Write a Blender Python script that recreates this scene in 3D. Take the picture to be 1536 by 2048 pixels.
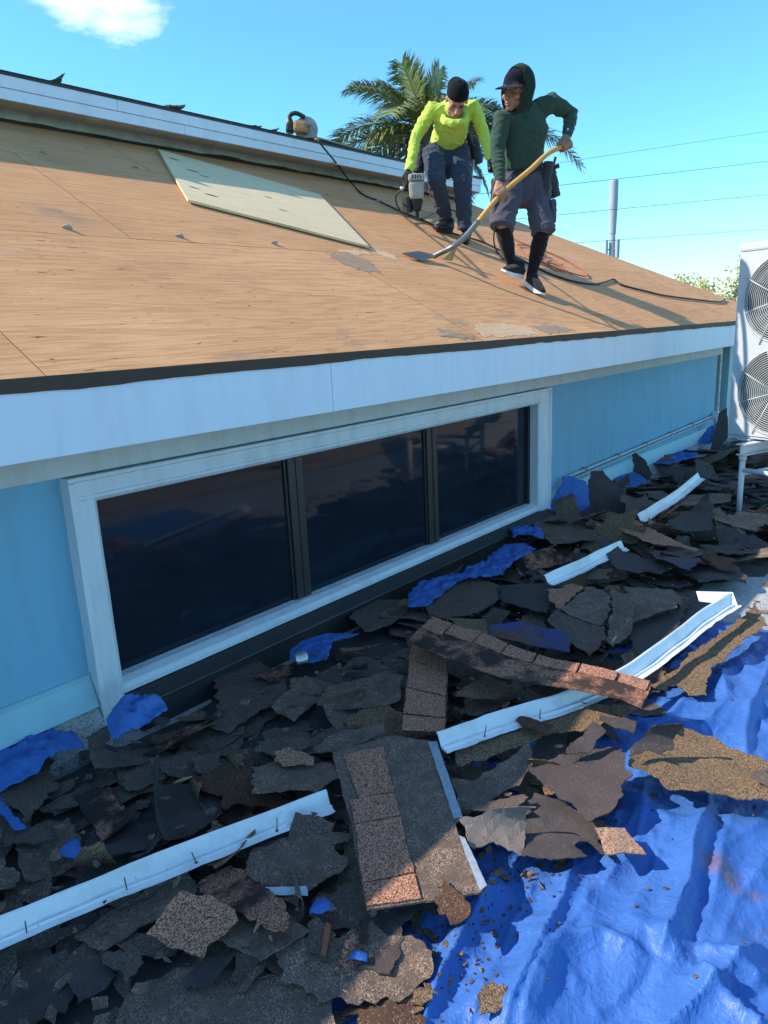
import bpy, bmesh, math, random
from mathutils import Vector, Matrix, noise, geometry
import numpy as np

for _o in list(bpy.data.objects):
    bpy.data.objects.remove(_o)
random.seed(7)
scn = bpy.context.scene
COL = scn.collection
V = Vector
rad = math.radians

# ------------------------------------------------------------------ camera
cam_data = bpy.data.cameras.new('camera')
cam = bpy.data.objects.new('camera', cam_data)
COL.objects.link(cam)
cam_data.sensor_fit = 'VERTICAL'
cam_data.sensor_height = 36.0
cam_data.lens = 36.0 * 1460.0 / 2048.0
cam_data.clip_start = 0.05
cam_data.clip_end = 2000.0
_right = V((0.6423, -0.7651, -0.0446)); _down = V((-0.2151, -0.1240, -0.9685)); _fwd = V((0.7355, 0.6318, -0.2448))
_right.normalize(); _fwd = (_fwd - _right * _fwd.dot(_right)).normalized(); _up = _right.cross(_fwd)
cam.matrix_world = Matrix(((_right.x, _up.x, -_fwd.x, 0.0), (_right.y, _up.y, -_fwd.y, 0.0), (_right.z, _up.z, -_fwd.z, 1.57), (0, 0, 0, 1)))
scn.camera = cam

# ------------------------------------------------------------------ sky and sun
SUN_FROM = V((-0.85, 0.88, 1.0)).normalized()
SUN_EL = math.asin(SUN_FROM.z)
world = bpy.data.worlds.new('World')
scn.world = world
world.use_nodes = True
wt = world.node_tree
wt.nodes.clear()
w_out = wt.nodes.new('ShaderNodeOutputWorld')
w_bg = wt.nodes.new('ShaderNodeBackground')
w_sky = wt.nodes.new('ShaderNodeTexSky')
w_sky.sky_type = 'NISHITA'
w_sky.sun_disc = False
w_sky.sun_elevation = SUN_EL
w_sky.sun_rotation = math.atan2(SUN_FROM.x, SUN_FROM.y)
w_sky.air_density = 1.0
w_sky.dust_density = 0.0
w_sky.ozone_density = 1.0
w_hs = wt.nodes.new('ShaderNodeHueSaturation')
w_hs.inputs['Saturation'].default_value = 1.12
w_hs.inputs['Hue'].default_value = 0.498
w_bg.inputs['Strength'].default_value = 0.15
# thin cumulus wisps: 3-D noise over the sky directions, thick in a small drifting bank
w_tc = wt.nodes.new('ShaderNodeTexCoord')
w_n = wt.nodes.new('ShaderNodeTexNoise'); w_n.inputs['Scale'].default_value = 6.0; w_n.inputs['Detail'].default_value = 9.0; w_n.inputs['Roughness'].default_value = 0.58
w_n2 = wt.nodes.new('ShaderNodeTexNoise'); w_n2.inputs['Scale'].default_value = 1.7; w_n2.inputs['Detail'].default_value = 2.0
w_dist = wt.nodes.new('ShaderNodeVectorMath'); w_dist.operation = 'DISTANCE'
w_dist.inputs[1].default_value = (0.490, 0.790, 0.372)
w_bank = wt.nodes.new('ShaderNodeMapRange'); w_bank.inputs[1].default_value = 0.02; w_bank.inputs[2].default_value = 0.15; w_bank.inputs[3].default_value = 0.50; w_bank.inputs[4].default_value = 0.0
w_add = wt.nodes.new('ShaderNodeMath'); w_add.operation = 'ADD'
w_rng = wt.nodes.new('ShaderNodeMapRange'); w_rng.inputs[1].default_value = 0.76; w_rng.inputs[2].default_value = 1.04
w_mix = wt.nodes.new('ShaderNodeMixRGB'); w_mix.inputs[2].default_value = (6.5, 6.7, 7.0, 1)
w_sep = wt.nodes.new('ShaderNodeSeparateXYZ')
w_tint = wt.nodes.new('ShaderNodeValToRGB')          # clear tropical air: cyan towards the horizon instead of white
_e = w_tint.color_ramp.elements
_e[0].position = 0.0; _e[0].color = (0.46, 0.81, 0.96, 1)
_e[1].position = 0.62; _e[1].color = (1, 1, 1, 1)
_m = _e.new(0.34); _m.color = (0.52, 0.90, 1.02, 1)
w_mul = wt.nodes.new('ShaderNodeMixRGB'); w_mul.blend_type = 'MULTIPLY'; w_mul.inputs[0].default_value = 1.0
w_flat = wt.nodes.new('ShaderNodeMapping'); w_flat.inputs['Scale'].default_value = (1, 1, 2.4); w_flat.inputs['Rotation'].default_value = (0, 0, 0.4)
wt.links.new(w_tc.outputs['Generated'], w_sep.inputs[0]); wt.links.new(w_sep.outputs['Z'], w_tint.inputs['Fac'])
wt.links.new(w_tc.outputs['Generated'], w_flat.inputs['Vector'])
for a, b in ((w_flat.outputs[0], w_n.inputs['Vector']), (w_tc.outputs['Generated'], w_dist.inputs[0]),
             (w_dist.outputs['Value'], w_bank.inputs[0]), (w_n.outputs['Fac'], w_add.inputs[0]), (w_bank.outputs[0], w_add.inputs[1]),
             (w_add.outputs[0], w_rng.inputs[0]), (w_rng.outputs[0], w_mix.inputs[0]), (w_sky.outputs[0], w_hs.inputs['Color']),
             (w_hs.outputs[0], w_mul.inputs[1]), (w_tint.outputs[0], w_mul.inputs[2]), (w_mul.outputs[0], w_mix.inputs[1]), (w_mix.outputs[0], w_bg.inputs['Color']), (w_bg.outputs[0], w_out.inputs['Surface'])):
    wt.links.new(a, b)

sun_data = bpy.data.lights.new('sun', 'SUN')
sun_data.energy = 3.5
sun_data.angle = rad(0.55)
sun_data.color = (1.0, 0.91, 0.78)
sun = bpy.data.objects.new('sun', sun_data)
COL.objects.link(sun)
sun.rotation_euler = (-SUN_FROM).to_track_quat('-Z', 'Y').to_euler()
sun.location = SUN_FROM * 30

vs = scn.view_settings
vs.view_transform = 'Standard'
vs.look = 'None'
vs.exposure = 0.97
vs.gamma = 1.0
scn.cycles.max_bounces = 6
scn.cycles.use_denoising = True

# measured positions, metres (x along the wall, y towards the house, z up)
DEBRIS = [('felt','dark felt sheet curled up into a roll above the long white flashing', (1.099, 1.927, 0.075),(0.0, 0.0, 1.0), [(-0.056, 0.195),(-0.011, 0.168),(0.075, 0.111),(0.124, 0.05),(0.132, -0.105),(0.1, -0.159),(-0.009, -0.174),(-0.113, -0.14),(-0.134, -0.037),(-0.109, 0.091)], (200, 0.1), 0.6),('felt','flat blackish felt patch beside the curled felt roll, above the long flashing', (0.905, 1.937, 0.05),(0.0, 0.0, 1.0), [(-0.008, 0.138),(0.088, 0.091),(0.144, -0.025),(0.09, -0.128),(-0.079, -0.08),(-0.148, -0.048),(-0.087, 0.052)], None, 0.6),('back','mottled grey shingle scrap above the curled felt roll, left of the heap', (1.147, 2.185, 0.06),(0.0, 0.0, 1.0), [(-0.032, 0.094),(0.111, 0.044),(0.056, -0.078),(-0.056, -0.058),(-0.08, -0.002)], None, 0.6),('back','grey shingle scrap with ragged top below the long window', (1.331, 2.05, 0.07),(0.0, 0.0, 1.0), [(-0.091, 0.165),(0.009, 0.138),(0.068, -0.026),(0.133, -0.032),(0.123, -0.102),(-0.029, -0.15),(-0.083, -0.052),(-0.129, 0.06)], None, 0.6),('back','small pitted grey scrap lying on larger grey shingle below the window', (1.335, 2.019, 0.095),(0.0, 0.0, 1.0), [(-0.035, 0.075),(0.06, 0.04),(0.093, 0.008),(0.004, -0.07),(-0.05, -0.048),(-0.072, -0.005)], None, 0.6),('rust','rust-tinged dark shingle overhanging the long white flashing near its end', (1.284, 1.768, 0.1),(0.0, 0.0, 1.0), [(-0.08, 0.192),(0.052, 0.185),(0.146, 0.134),(0.022, -0.016),(0.058, -0.11),(0.081, -0.185),(0.033, -0.184),(-0.007, -0.109),(-0.051, -0.039),(-0.101, -0.025),(-0.065, 0.034),(-0.089, 0.123)], None, 0.6),('granule', "thick doubled grey slab with a silver edge at the flashing's end", (1.421, 1.641, 0.14),(0.099, 0.099, 0.99), [(-0.063, 0.171),(0.039, 0.12),(0.073, 0.017),(0.16, -0.065),(0.104, -0.115),(-0.049, -0.13),(-0.098, -0.043),(-0.167, 0.045)], None, 0.6),('brown','small brown granule patch above the thick grey slab', (1.454, 1.715, 0.155),(0.0, 0.0, 1.0), [(-0.013, 0.08),(0.036, 0.038),(0.045, -0.053),(0.017, -0.088),(-0.036, -0.016),(-0.049, 0.039)], None, 0.6),('back','dark pointed scrap just above the small brown granule patch', (1.551, 1.852, 0.11),(0.0, 0.0, 1.0), [(-0.086, 0.083),(-0.006, 0.086),(0.072, 0.007),(0.064, -0.068),(0.018, -0.089),(-0.062, -0.018)], None, 0.6),('granule','long grey sliver above the big brown-banded shingle', (1.668, 1.672, 0.13),(0.0, 0.0, 1.0), [(-0.097, 0.064),(0.017, 0.075),(0.155, -0.057),(0.12, -0.097),(-0.073, -0.023),(-0.122, 0.039)], (60, 0.02), 0.6),('granule','wide speckled grey shingle left of the upright brown strip', (1.999, 1.906, 0.1),(0.0, 0.0, 1.0), [(-0.153, 0.091),(-0.005, 0.142),(0.192, 0.02),(0.202, -0.075),(0.045, -0.188),(-0.11, -0.056),(-0.172, 0.065)], (20, 0.03), 0.6),('back','large jagged dark shingle below the first window mullion', (1.817, 2.411, 0.07),(0.0, 0.0, 1.0), [(-0.019, 0.224),(0.171, 0.347),(0.2, 0.23),(0.192, 0.147),(0.173, 0.037),(0.168, -0.087),(0.005, -0.249),(-0.107, -0.235),(-0.309, -0.248),(-0.309, -0.153),(-0.164, -0.012)], None, 0.6),('back','leaf-shaped grey scrap beside the blue tarp at the frame corner', (1.143, 2.454, 0.1),(-0.188, -0.282, 0.941), [(-0.016, 0.069),(0.086, 0.052),(0.06, -0.01),(-0.02, -0.041),(-0.06, -0.063),(-0.05, -0.007)], None, 0.6),('felt','dark felt sheet in the bottom corner below the long flashing', (0.486, 1.596, 0.05),(0.0, 0.0, 1.0), [(0.003, 0.121),(0.104, 0.026),(0.083, -0.051),(0.038, -0.091),(-0.016, -0.068),(-0.061, -0.054),(-0.104, 0.001),(-0.046, 0.116)], None, 0.6),('felt','small dark felt patch overlapping the felt sheet in the bottom corner', (0.603, 1.539, 0.065),(0.0, 0.0, 1.0), [(-0.02, 0.07),(0.052, 0.038),(0.045, -0.039),(0.009, -0.061),(-0.049, -0.04),(-0.037, 0.032)], None, 0.6),('back','dark three-cornered scrap below the torn brown shingle square', (0.672, 1.49, 0.075),(0.0, 0.0, 1.0), [(-0.018, 0.083),(0.054, 0.015),(0.036, -0.036),(0.006, -0.044),(-0.023, -0.053),(-0.022, -0.008),(-0.034, 0.043)], None, 0.6),('granule','broad flat grey shingle sheet along the bottom edge', (0.786, 1.231, 0.06),(0.0, 0.0, 1.0), [(-0.232, 0.123),(-0.156, 0.188),(-0.069, 0.165),(-0.037, 0.159),(0.065, 0.035),(0.072, 0.005),(0.183, -0.151),(0.098, -0.25),(0.076, -0.274)], None, 0.35),('back','dark scrap above the broad flat grey sheet at the bottom', (0.912, 1.248, 0.075),(0.0, 0.0, 1.0), [(-0.027, 0.087),(0.009, 0.061),(0.037, -0.022),(0.047, -0.084),(-0.014, -0.087),(-0.052, 0.045)], None, 0.6),('rust','small rusty scrap left of the scrap with an orange strip', (0.948, 1.187, 0.09),(0.0, 0.0, 1.0), [(-0.019, 0.029),(0.019, 0.03),(0.037, -0.006),(-0.002, -0.042),(-0.035, -0.011)], None, 0.6),('back','dark scrap with an orange strip down its face', (1.016, 1.149, 0.095),(0.0, 0.0, 1.0), [(0.006, 0.052),(0.032, 0.051),(0.037, 0.011),(0.028, -0.029),(-0.034, -0.071),(-0.068, -0.015)], None, 0.6),('back','olive grey scrap tucked under the big brown-banded shingle, bottom corner side', (1.15, 1.183, 0.065),(0.0, 0.0, 1.0), [(-0.015, 0.078),(0.063, 0.067),(0.113, 0.065),(0.048, -0.092),(0.014, -0.117),(-0.063, -0.068),(-0.079, 0.006),(-0.08, 0.061)], None, 0.6),('granule', "large grey shingle with a scalloped edge below the long flashing's end", (1.178, 1.363, 0.085),(0.0, 0.0, 1.0), [(-0.121, 0.136),(-0.051, 0.181),(0.059, 0.125),(0.184, 0.014),(0.145, -0.027),(0.108, 0.004),(0.086, -0.072),(0.055, -0.096),(-0.062, -0.084),(-0.103, -0.073),(-0.147, -0.115),(-0.153, 0.007)], (-60, 0.015), 0.6),('brownfade','faded brown and black shingle flap behind the torn brown square', (0.974, 1.378, 0.108),(0.0, 0.243, 0.97), [(-0.018, 0.226),(0.082, 0.191),(0.085, 0.117),(0.021, -0.14),(0.008, -0.17),(-0.035, -0.196),(-0.06, -0.138),(-0.043, -0.022),(-0.04, 0.132)], None, 0.6),('brown','torn brown granule shingle square with a hole, front of the heap', (0.833, 1.379, 0.13),(-0.147, -0.147, 0.978), [(0.017, 0.121),(0.067, 0.045),(0.08, -0.029),(0.064, -0.063),(-0.025, -0.049),(-0.049, -0.065),(-0.055, -0.058),(-0.099, 0.098)], (100, 0.02), 0.3),('S3','big shingle with brown tabs and a silver sealing strip, centre front', (1.458, 1.172, 0.15),(0.0, 0.0, 1.0), [(0.109, 0.461),(0.316, 0.365),(0.371, 0.228),(0.085, -0.096),(0.059, -0.089),(0.02, -0.129),(-0.103, -0.301),(-0.134, -0.296),(-0.243, -0.194),(-0.347, -0.098),(-0.133, 0.149)], None, 0.15),('felt','smooth black felt sheet with ragged sunlit edge, above the small tan square', (1.961, 0.871, 0.14),(0.0, 0.0, 1.0), [(-0.058, 0.178),(0.049, 0.129),(0.205, 0.017),(0.194, -0.019),(0.058, -0.117),(-0.125, -0.137),(-0.2, -0.093),(-0.123, 0.042)], (-20, 0.03), 0.6),('felt','black felt sheet with a bitten corner beside the small tan square', (1.716, 0.835, 0.1),(0.0, 0.0, 1.0), [(0.073, 0.173),(0.114, 0.161),(0.136, 0.067),(0.096, -0.058),(0.028, -0.112),(-0.008, -0.132),(0.012, -0.073),(-0.019, -0.049),(-0.059, -0.106),(-0.127, -0.011),(-0.16, 0.045),(-0.087, 0.095)], (250, 0.015), 0.6),('feltgrey','curled grey felt flap right of the big brown-tabbed shingle', (1.59, 0.971, 0.12),(0.098, -0.195, 0.976), [(-0.064, 0.113),(0.028, 0.061),(0.134, 0.013),(0.086, -0.011),(0.035, -0.062),(-0.023, -0.083),(-0.04, -0.051),(-0.041, -0.001),(-0.114, 0.02)], (90, 0.08), 0.6),('felt','small black felt roll curling over the large tan sunlit sheet', (2.201, 0.755, 0.17),(0.0, 0.0, 1.0), [(-0.1, 0.042),(-0.03, 0.045),(0.056, 0.044),(0.113, -0.021),(0.03, -0.062),(-0.034, -0.048),(-0.034, 0.001)], (90, 0.07), 0.6),('tan','large tan granule sheet lying in the sun on the blue tarp', (2.27, 0.614, 0.12),(0.0, 0.0, 1.0), [(0.123, 0.194),(0.181, 0.156),(0.2, 0.016),(0.17, -0.05),(0.16, -0.162),(0.079, -0.238),(-0.026, -0.247),(-0.056, -0.209),(-0.101, -0.124),(-0.133, -0.059),(-0.196, 0.026),(-0.165, 0.117),(-0.174, 0.175),(-0.094, 0.212),(0.034, 0.192)], (190, 0.02), 0.6),('tanbrown','small clean-cut tan shingle square in the sun on the tarp', (1.753, 0.686, 0.13),(0.0, 0.0, 1.0), [(0.015, 0.075),(0.072, 0.009),(-0.008, -0.084),(-0.078, 0.0)], None, 0.12),('back','tiny dark scrap tucked behind the small tan square', (1.797, 0.756, 0.115),(0.0, 0.0, 1.0), [(0.01, 0.035),(0.038, 0.001),(0.021, -0.018),(-0.015, 0.008),(-0.055, -0.025)], None, 0.6),('tan','lone olive shingle chip lying on a tarp fold at the bottom', (1.151, 0.723, 0.075),(-0.192, -0.192, 0.962), [(-0.011, 0.032),(0.028, 0.026),(0.04, -0.007),(0.015, -0.028),(-0.02, -0.029),(-0.052, 0.007)], None, 0.6),('rust','ragged brown scrap hanging off the lower edge of the big brown-tabbed shingle', (1.247, 0.907, 0.16),(0.0, 0.0, 1.0), [(0.024, 0.072),(0.054, 0.061),(0.045, 0.001),(0.019, -0.047),(-0.008, -0.058),(-0.055, -0.035),(-0.032, -0.007),(-0.047, 0.013)], None, 0.6),('granule','dark curled shingle right of the silver sealing strip', (1.787, 1.117, 0.12),(0.0, 0.0, 1.0), [(-0.073, 0.122),(0.037, 0.043),(0.245, 0.009),(0.146, -0.058),(0.036, -0.071),(-0.042, -0.053),(-0.189, -0.019),(-0.162, 0.026)], (70, 0.03), 0.6),('back','narrow dark sliver right of the silver sealing strip', (1.674, 1.044, 0.14),(0.0, 0.0, 1.0), [(-0.062, 0.091),(-0.006, 0.036),(0.088, -0.05),(0.082, -0.073),(-0.002, -0.051),(-0.099, 0.048)], None, 0.6),('tan','long ragged olive strip below the bent white flashing', (2.133, 1.129, 0.13),(-0.098, -0.148, 0.984), [(-0.272, 0.204),(-0.067, 0.078),(0.088, 0.04),(0.27, -0.065),(0.384, -0.225),(0.204, -0.164),(0.083, -0.103),(-0.01, -0.012),(-0.112, 0.011),(-0.244, 0.093),(-0.324, 0.142)], None, 0.6),('felt','black crumpled felt scrap on top of the heap by the sunlit tan sheet', (2.052, 0.94, 0.19),(-0.276, -0.276, 0.921), [(-0.08, 0.04),(-0.009, 0.024),(0.078, 0.001),(0.079, -0.044),(-0.001, -0.035),(-0.067, 0.014)], (70, 0.04), 0.6),('felt','thin black felt sliver above the crumpled felt scrap', (2.272, 0.898, 0.18),(0.0, 0.0, 1.0), [(-0.009, 0.075),(0.042, 0.004),(0.035, -0.044),(-0.033, -0.062),(-0.036, 0.026)], None, 0.6),('rust','short rust-striped offcut on the ragged olive strip', (2.109, 1.161, 0.165),(0.0, 0.0, 1.0), [(-0.011, 0.058),(0.028, 0.065),(0.039, -0.07),(-0.021, -0.072),(-0.035, 0.019)], None, 0.15),('back','dark scrap with orange line lying on the large tan sunlit sheet', (2.299, 0.435, 0.14),(0.0, 0.0, 1.0), [(-0.003, 0.053),(0.053, 0.001),(0.037, -0.046),(-0.046, -0.022),(-0.041, 0.015)], None, 0.6),('back','narrow crooked scrap on the tarp left of the long folds', (1.146, 0.965, 0.06),(0.0, 0.0, 1.0), [(0.035, 0.047),(0.042, 0.012),(-0.002, -0.006),(-0.024, -0.038),(-0.038, -0.034),(-0.012, 0.018)], None, 0.6),('tan','small olive chip on the tarp at the bottom, left of the lone chip', (1.062, 0.866, 0.06),(0.0, 0.0, 1.0), [(-0.001, 0.028),(0.033, -0.005),(0.012, -0.022),(-0.014, -0.011),(-0.029, 0.01)], None, 0.6),('felt','dark felt piece below the big brown-tabbed shingle, edge of the tarp', (1.139, 1.019, 0.08),(0.0, 0.0, 1.0), [(-0.001, 0.109),(0.091, 0.031),(0.094, -0.0),(0.05, 0.003),(0.008, -0.035),(-0.029, -0.048),(-0.083, -0.061),(-0.13, 0.001)], None, 0.6),('rust','brown-streaked dark sheet on the bottom edge by the tarp', (1.001, 0.883, 0.05),(0.0, 0.0, 1.0), [(-0.025, 0.102),(0.056, 0.017),(0.053, -0.023),(0.017, -0.061),(-0.006, -0.075),(-0.095, 0.039)], None, 0.6),('S1','long bowed brown laminated shingle strip lying across the heap', (2.402, 1.333, 0.25),(0.0, 0.0, 1.0), [(0.147, 0.593),(-0.114, 0.525),(-0.175, 0.26),(-0.184, 0.024),(-0.119, -0.227),(-0.083, -0.42),(-0.104, -0.499),(0.089, -0.465),(0.095, -0.335),(0.083, -0.197),(0.054, -0.071),(0.069, 0.112),(0.123, 0.28),(0.118, 0.42)], None, 0.1),('S2','short upright brown shingle strip under the long bowed strip', (2.122, 1.64, 0.155),(0.0, 0.0, 1.0), [(0.302, 0.314),(0.261, 0.075),(-0.237, -0.263),(-0.325, -0.126)], None, 0.1),('granule','squarish grey shingle in the mid heap, left of the ragged folded one', (3.264, 1.456, 0.17),(0.0, 0.0, 1.0), [(-0.142, 0.1),(0.248, 0.145),(0.199, -0.005),(0.062, -0.075),(-0.186, -0.139),(-0.182, -0.027)], None, 0.6),('back','grey shingle between the blue-stained slab and the folded scrap', (2.968, 1.391, 0.16),(0.0, 0.0, 1.0), [(0.042, 0.189),(0.189, 0.191),(0.117, -0.07),(-0.003, -0.142),(-0.217, -0.156),(-0.129, -0.011)], None, 0.6),('granule','ragged folded grey scrap in the middle of the heap', (3.136, 1.267, 0.192),(-0.282, -0.188, 0.941), [(0.183, 0.113),(0.14, 0.026),(0.069, -0.045),(-0.078, -0.088),(-0.197, -0.047),(-0.153, -0.003),(0.036, 0.044)], (0, 0.05), 0.6),('granule', "grey shingle with a blue stripe beside the bent flashing's loop", (3.461, 1.223, 0.18),(0.0, 0.0, 1.0), [(0.126, 0.213),(0.223, -0.01),(0.134, -0.091),(-0.022, -0.122),(-0.298, -0.015),(-0.163, 0.025)], None, 0.6),('felt','dark grey felt triangle inside the bend of the white flashing', (3.228, 1.112, 0.14),(0.0, 0.0, 1.0), [(-0.006, 0.118),(0.292, 0.015),(0.584, 0.027),(-0.089, -0.091),(-0.312, -0.111),(-0.306, -0.026),(-0.162, 0.068)], None, 0.6),('felt','black sheet added for the dark interior of the bent flashing pocket', (3.655, 1.056, 0.1),(0.0, 0.0, 1.0), [(0.263, 0.115),(0.247, -0.048),(-0.046, -0.048),(-0.464, -0.019)], None, 0.6),('blue','blue-stained shingle slab above the long bowed strip', (2.749, 1.496, 0.19),(0.0, -0.119, 0.993), [(-0.059, 0.208),(0.067, 0.123),(0.146, -0.089),(0.099, -0.134),(-0.026, -0.182),(-0.077, -0.07),(-0.15, 0.144)], None, 0.2),('back','round-edged dark shingle next to the long tarp tongue under the window', (3.086, 2.118, 0.12),(0.0, 0.0, 1.0), [(-0.143, 0.14),(0.299, 0.229),(0.339, -0.008),(0.105, -0.162),(-0.079, -0.166),(-0.262, -0.07),(-0.258, 0.036)], None, 0.6),('felt','black felt flap right of the round-edged dark shingle', (3.287, 1.825, 0.135),(0.0, 0.0, 1.0), [(0.049, 0.222),(0.231, 0.023),(0.032, -0.134),(-0.16, -0.185),(-0.152, 0.074)], None, 0.6),('tan','olive scrap behind the left half of the long bowed strip', (2.76, 1.857, 0.15),(0.0, 0.0, 1.0), [(-0.003, 0.143),(0.115, -0.021),(-0.049, -0.142),(-0.063, 0.02)], None, 0.6),('brown','small brown scrap behind the squarish grey shingle', (3.353, 1.659, 0.165),(0.0, 0.0, 1.0), [(0.02, 0.104),(0.171, 0.028),(0.146, -0.051),(-0.191, -0.075),(-0.146, -0.007)], None, 0.6),('back','dark shingle hump at the left end of the tarp tongue', (2.757, 2.433, 0.09),(0.0, 0.0, 1.0), [(-0.163, 0.066),(0.029, 0.201),(0.145, 0.14),(0.222, -0.015),(0.1, -0.122),(-0.098, -0.159),(-0.234, -0.112)], None, 0.6),('tan','pointed olive scrap between the upright strip and bent flashing', (2.286, 1.454, 0.14),(0.0, -0.148, 0.989), [(-0.132, 0.072),(0.089, 0.066),(0.093, -0.078),(-0.05, -0.061)], None, 0.6),('rust','thin brown offcut lying across the bent flashing', (2.366, 1.207, 0.17),(0.0, 0.0, 1.0), [(-0.044, 0.114),(0.063, -0.031),(0.029, -0.066),(-0.048, -0.018)], None, 0.6),('tan','long tan ragged strip along the sunlit side of the bent flashing', (3.153, 0.846, 0.101),(-0.05, -0.099, 0.994), [(-0.389, 0.12),(0.065, 0.067),(0.532, -0.006),(0.683, -0.005),(0.474, -0.109),(0.101, -0.051),(-0.092, -0.027),(-0.314, -0.076),(-0.358, -0.024),(-0.314, 0.046),(-0.386, 0.065)], None, 0.6),('granule', "flat grey shingle by the window frame's lower corner", (4.673, 2.282, 0.12),(0.0, 0.0, 1.0), [(0.061, 0.356),(0.254, 0.265),(0.232, -0.012),(0.033, -0.251),(-0.181, -0.284),(-0.399, -0.075)], None, 0.6),('felt','dark slab leaning over the short flashing piece', (4.126, 1.615, 0.171),(-0.098, -0.195, 0.976), [(0.055, 0.239),(0.146, 0.198),(0.033, 0.059),(0.055, -0.25),(-0.074, -0.233),(-0.216, -0.013)], None, 0.6),('brown','brown-toned shingle strip behind the leaning dark slab', (4.54, 1.644, 0.2),(0.0, 0.0, 1.0), [(0.283, 0.326),(0.279, 0.188),(0.038, -0.066),(-0.192, -0.361),(-0.176, -0.176),(-0.207, -0.071),(-0.024, 0.16)], None, 0.6),('blueish','grey shingle with a pale blue seam in the back heap', (4.21, 1.359, 0.18),(0.0, 0.0, 1.0), [(0.024, 0.176),(0.175, -0.016),(0.053, -0.12),(-0.174, -0.129),(-0.078, 0.089)], None, 0.6),('felt','thin dark sliver below the air conditioner stand', (4.732, 1.209, 0.12),(0.0, 0.0, 1.0), [(-0.017, 0.188),(0.135, -0.001),(0.007, -0.179),(-0.125, -0.008)], None, 0.6),('felt','flat dark sheet next to the white gravel at the edge', (4.329, 1.194, 0.1),(0.0, 0.0, 1.0), [(-0.102, 0.172),(0.186, 0.106),(0.181, -0.084),(-0.033, -0.202),(-0.233, 0.007)], None, 0.6),('felt','large dark roll of felt in the back heap before the stand', (5.141, 1.577, 0.17),(0.0, 0.0, 1.0), [(-0.236, 0.116),(-0.07, 0.119),(0.469, 0.064),(0.343, -0.052),(-0.176, -0.187),(-0.329, -0.06)], (80, 0.1), 0.6),('granule','grey shingle leaning near the foot of the conditioner stand', (5.133, 1.308, 0.142),(-0.409, -0.091, 0.908), [(0.161, 0.169),(0.212, 0.134),(0.081, 0.029),(-0.097, -0.191),(-0.133, -0.18),(-0.166, -0.039),(-0.059, 0.077)], None, 0.6),('felt','black shingle propped upright beside the standing tarp bunch', (5.412, 2.337, 0.222),(-0.71, -0.521, 0.474), [(-0.047, 0.132),(0.137, 0.148),(0.176, 0.059),(0.056, -0.125),(-0.09, -0.252),(-0.233, 0.039)], None, 0.6),('felt','thin black spike sticking up over the standing tarp bunch', (5.779, 2.744, 0.26),(-0.609, -0.508, 0.609), [(0.032, 0.138),(0.02, 0.023),(0.0, -0.087),(-0.03, -0.107),(-0.022, 0.033)], None, 0.1),('felt','dark shingle standing against the blue wall in the far heap', (6.742, 2.555, 0.175),(-0.728, -0.485, 0.485), [(0.148, 0.128),(0.122, 0.021),(-0.037, -0.112),(-0.136, -0.08),(-0.097, 0.044)], None, 0.6),('granule','flat shingle at the far end beside the far flashing', (5.835, 2.044, 0.14),(0.0, 0.0, 1.0), [(0.051, 0.227),(0.184, 0.048),(-0.051, -0.19),(-0.184, -0.084)], None, 0.6),('granule','long grey shingle lying level in the far heap', (5.763, 1.703, 0.17),(0.0, 0.0, 1.0), [(-0.184, 0.17),(0.097, 0.14),(0.301, -0.13),(0.047, -0.203),(-0.261, 0.023)], None, 0.6),('felt','dark scrap right of the far white flashing', (6.342, 1.831, 0.15),(0.0, 0.0, 1.0), [(-0.021, 0.095),(0.45, 0.192),(-0.168, -0.177),(-0.261, -0.11)], None, 0.6),('back','small dark block below the short flashing piece', (3.809, 1.663, 0.14),(0.0, 0.0, 1.0), [(0.023, 0.087),(0.109, -0.029),(-0.033, -0.071),(-0.099, 0.013)], None, 0.6),('felt','tall black felt sheet leaning behind the air conditioner', (8.67, 2.408, 0.261),(-0.704, -0.503, 0.503), [(-0.267, 0.055),(0.228, 0.066),(0.318, -0.006),(-0.036, -0.097),(-0.243, -0.019)], None, 0.2)]  # the black sheet in the bent flashing's pocket stands for its dark interior
S3_BAND = [[(1.577, 1.589, 0.15),(1.694, 1.511, 0.15),(1.521, 1.319, 0.15),(1.428, 1.381, 0.15)],[(1.406, 1.401, 0.15),(1.516, 1.313, 0.15),(1.443, 1.231, 0.15),(1.331, 1.315, 0.15)],[(1.326, 1.309, 0.15),(1.438, 1.225, 0.15),(1.28, 1.053, 0.15),(1.17, 1.138, 0.15)],[(1.167, 1.134, 0.15),(1.276, 1.048, 0.15),(1.219, 0.981, 0.15),(1.117, 1.077, 0.15)]]
S3_SEAL = [[(1.81, 1.399, 0.15),(1.833, 1.379, 0.15),(1.547, 1.077, 0.15),(1.526, 1.094, 0.15)],[(1.474, 1.041, 0.15),(1.476, 1.02, 0.15),(1.359, 0.874, 0.15),(1.332, 0.877, 0.15)]]
ORANGE = [(1.052, 1.16, 0.1),(1.05, 1.142, 0.1),(0.974, 1.086, 0.1),(0.969, 1.099, 0.1)]
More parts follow.
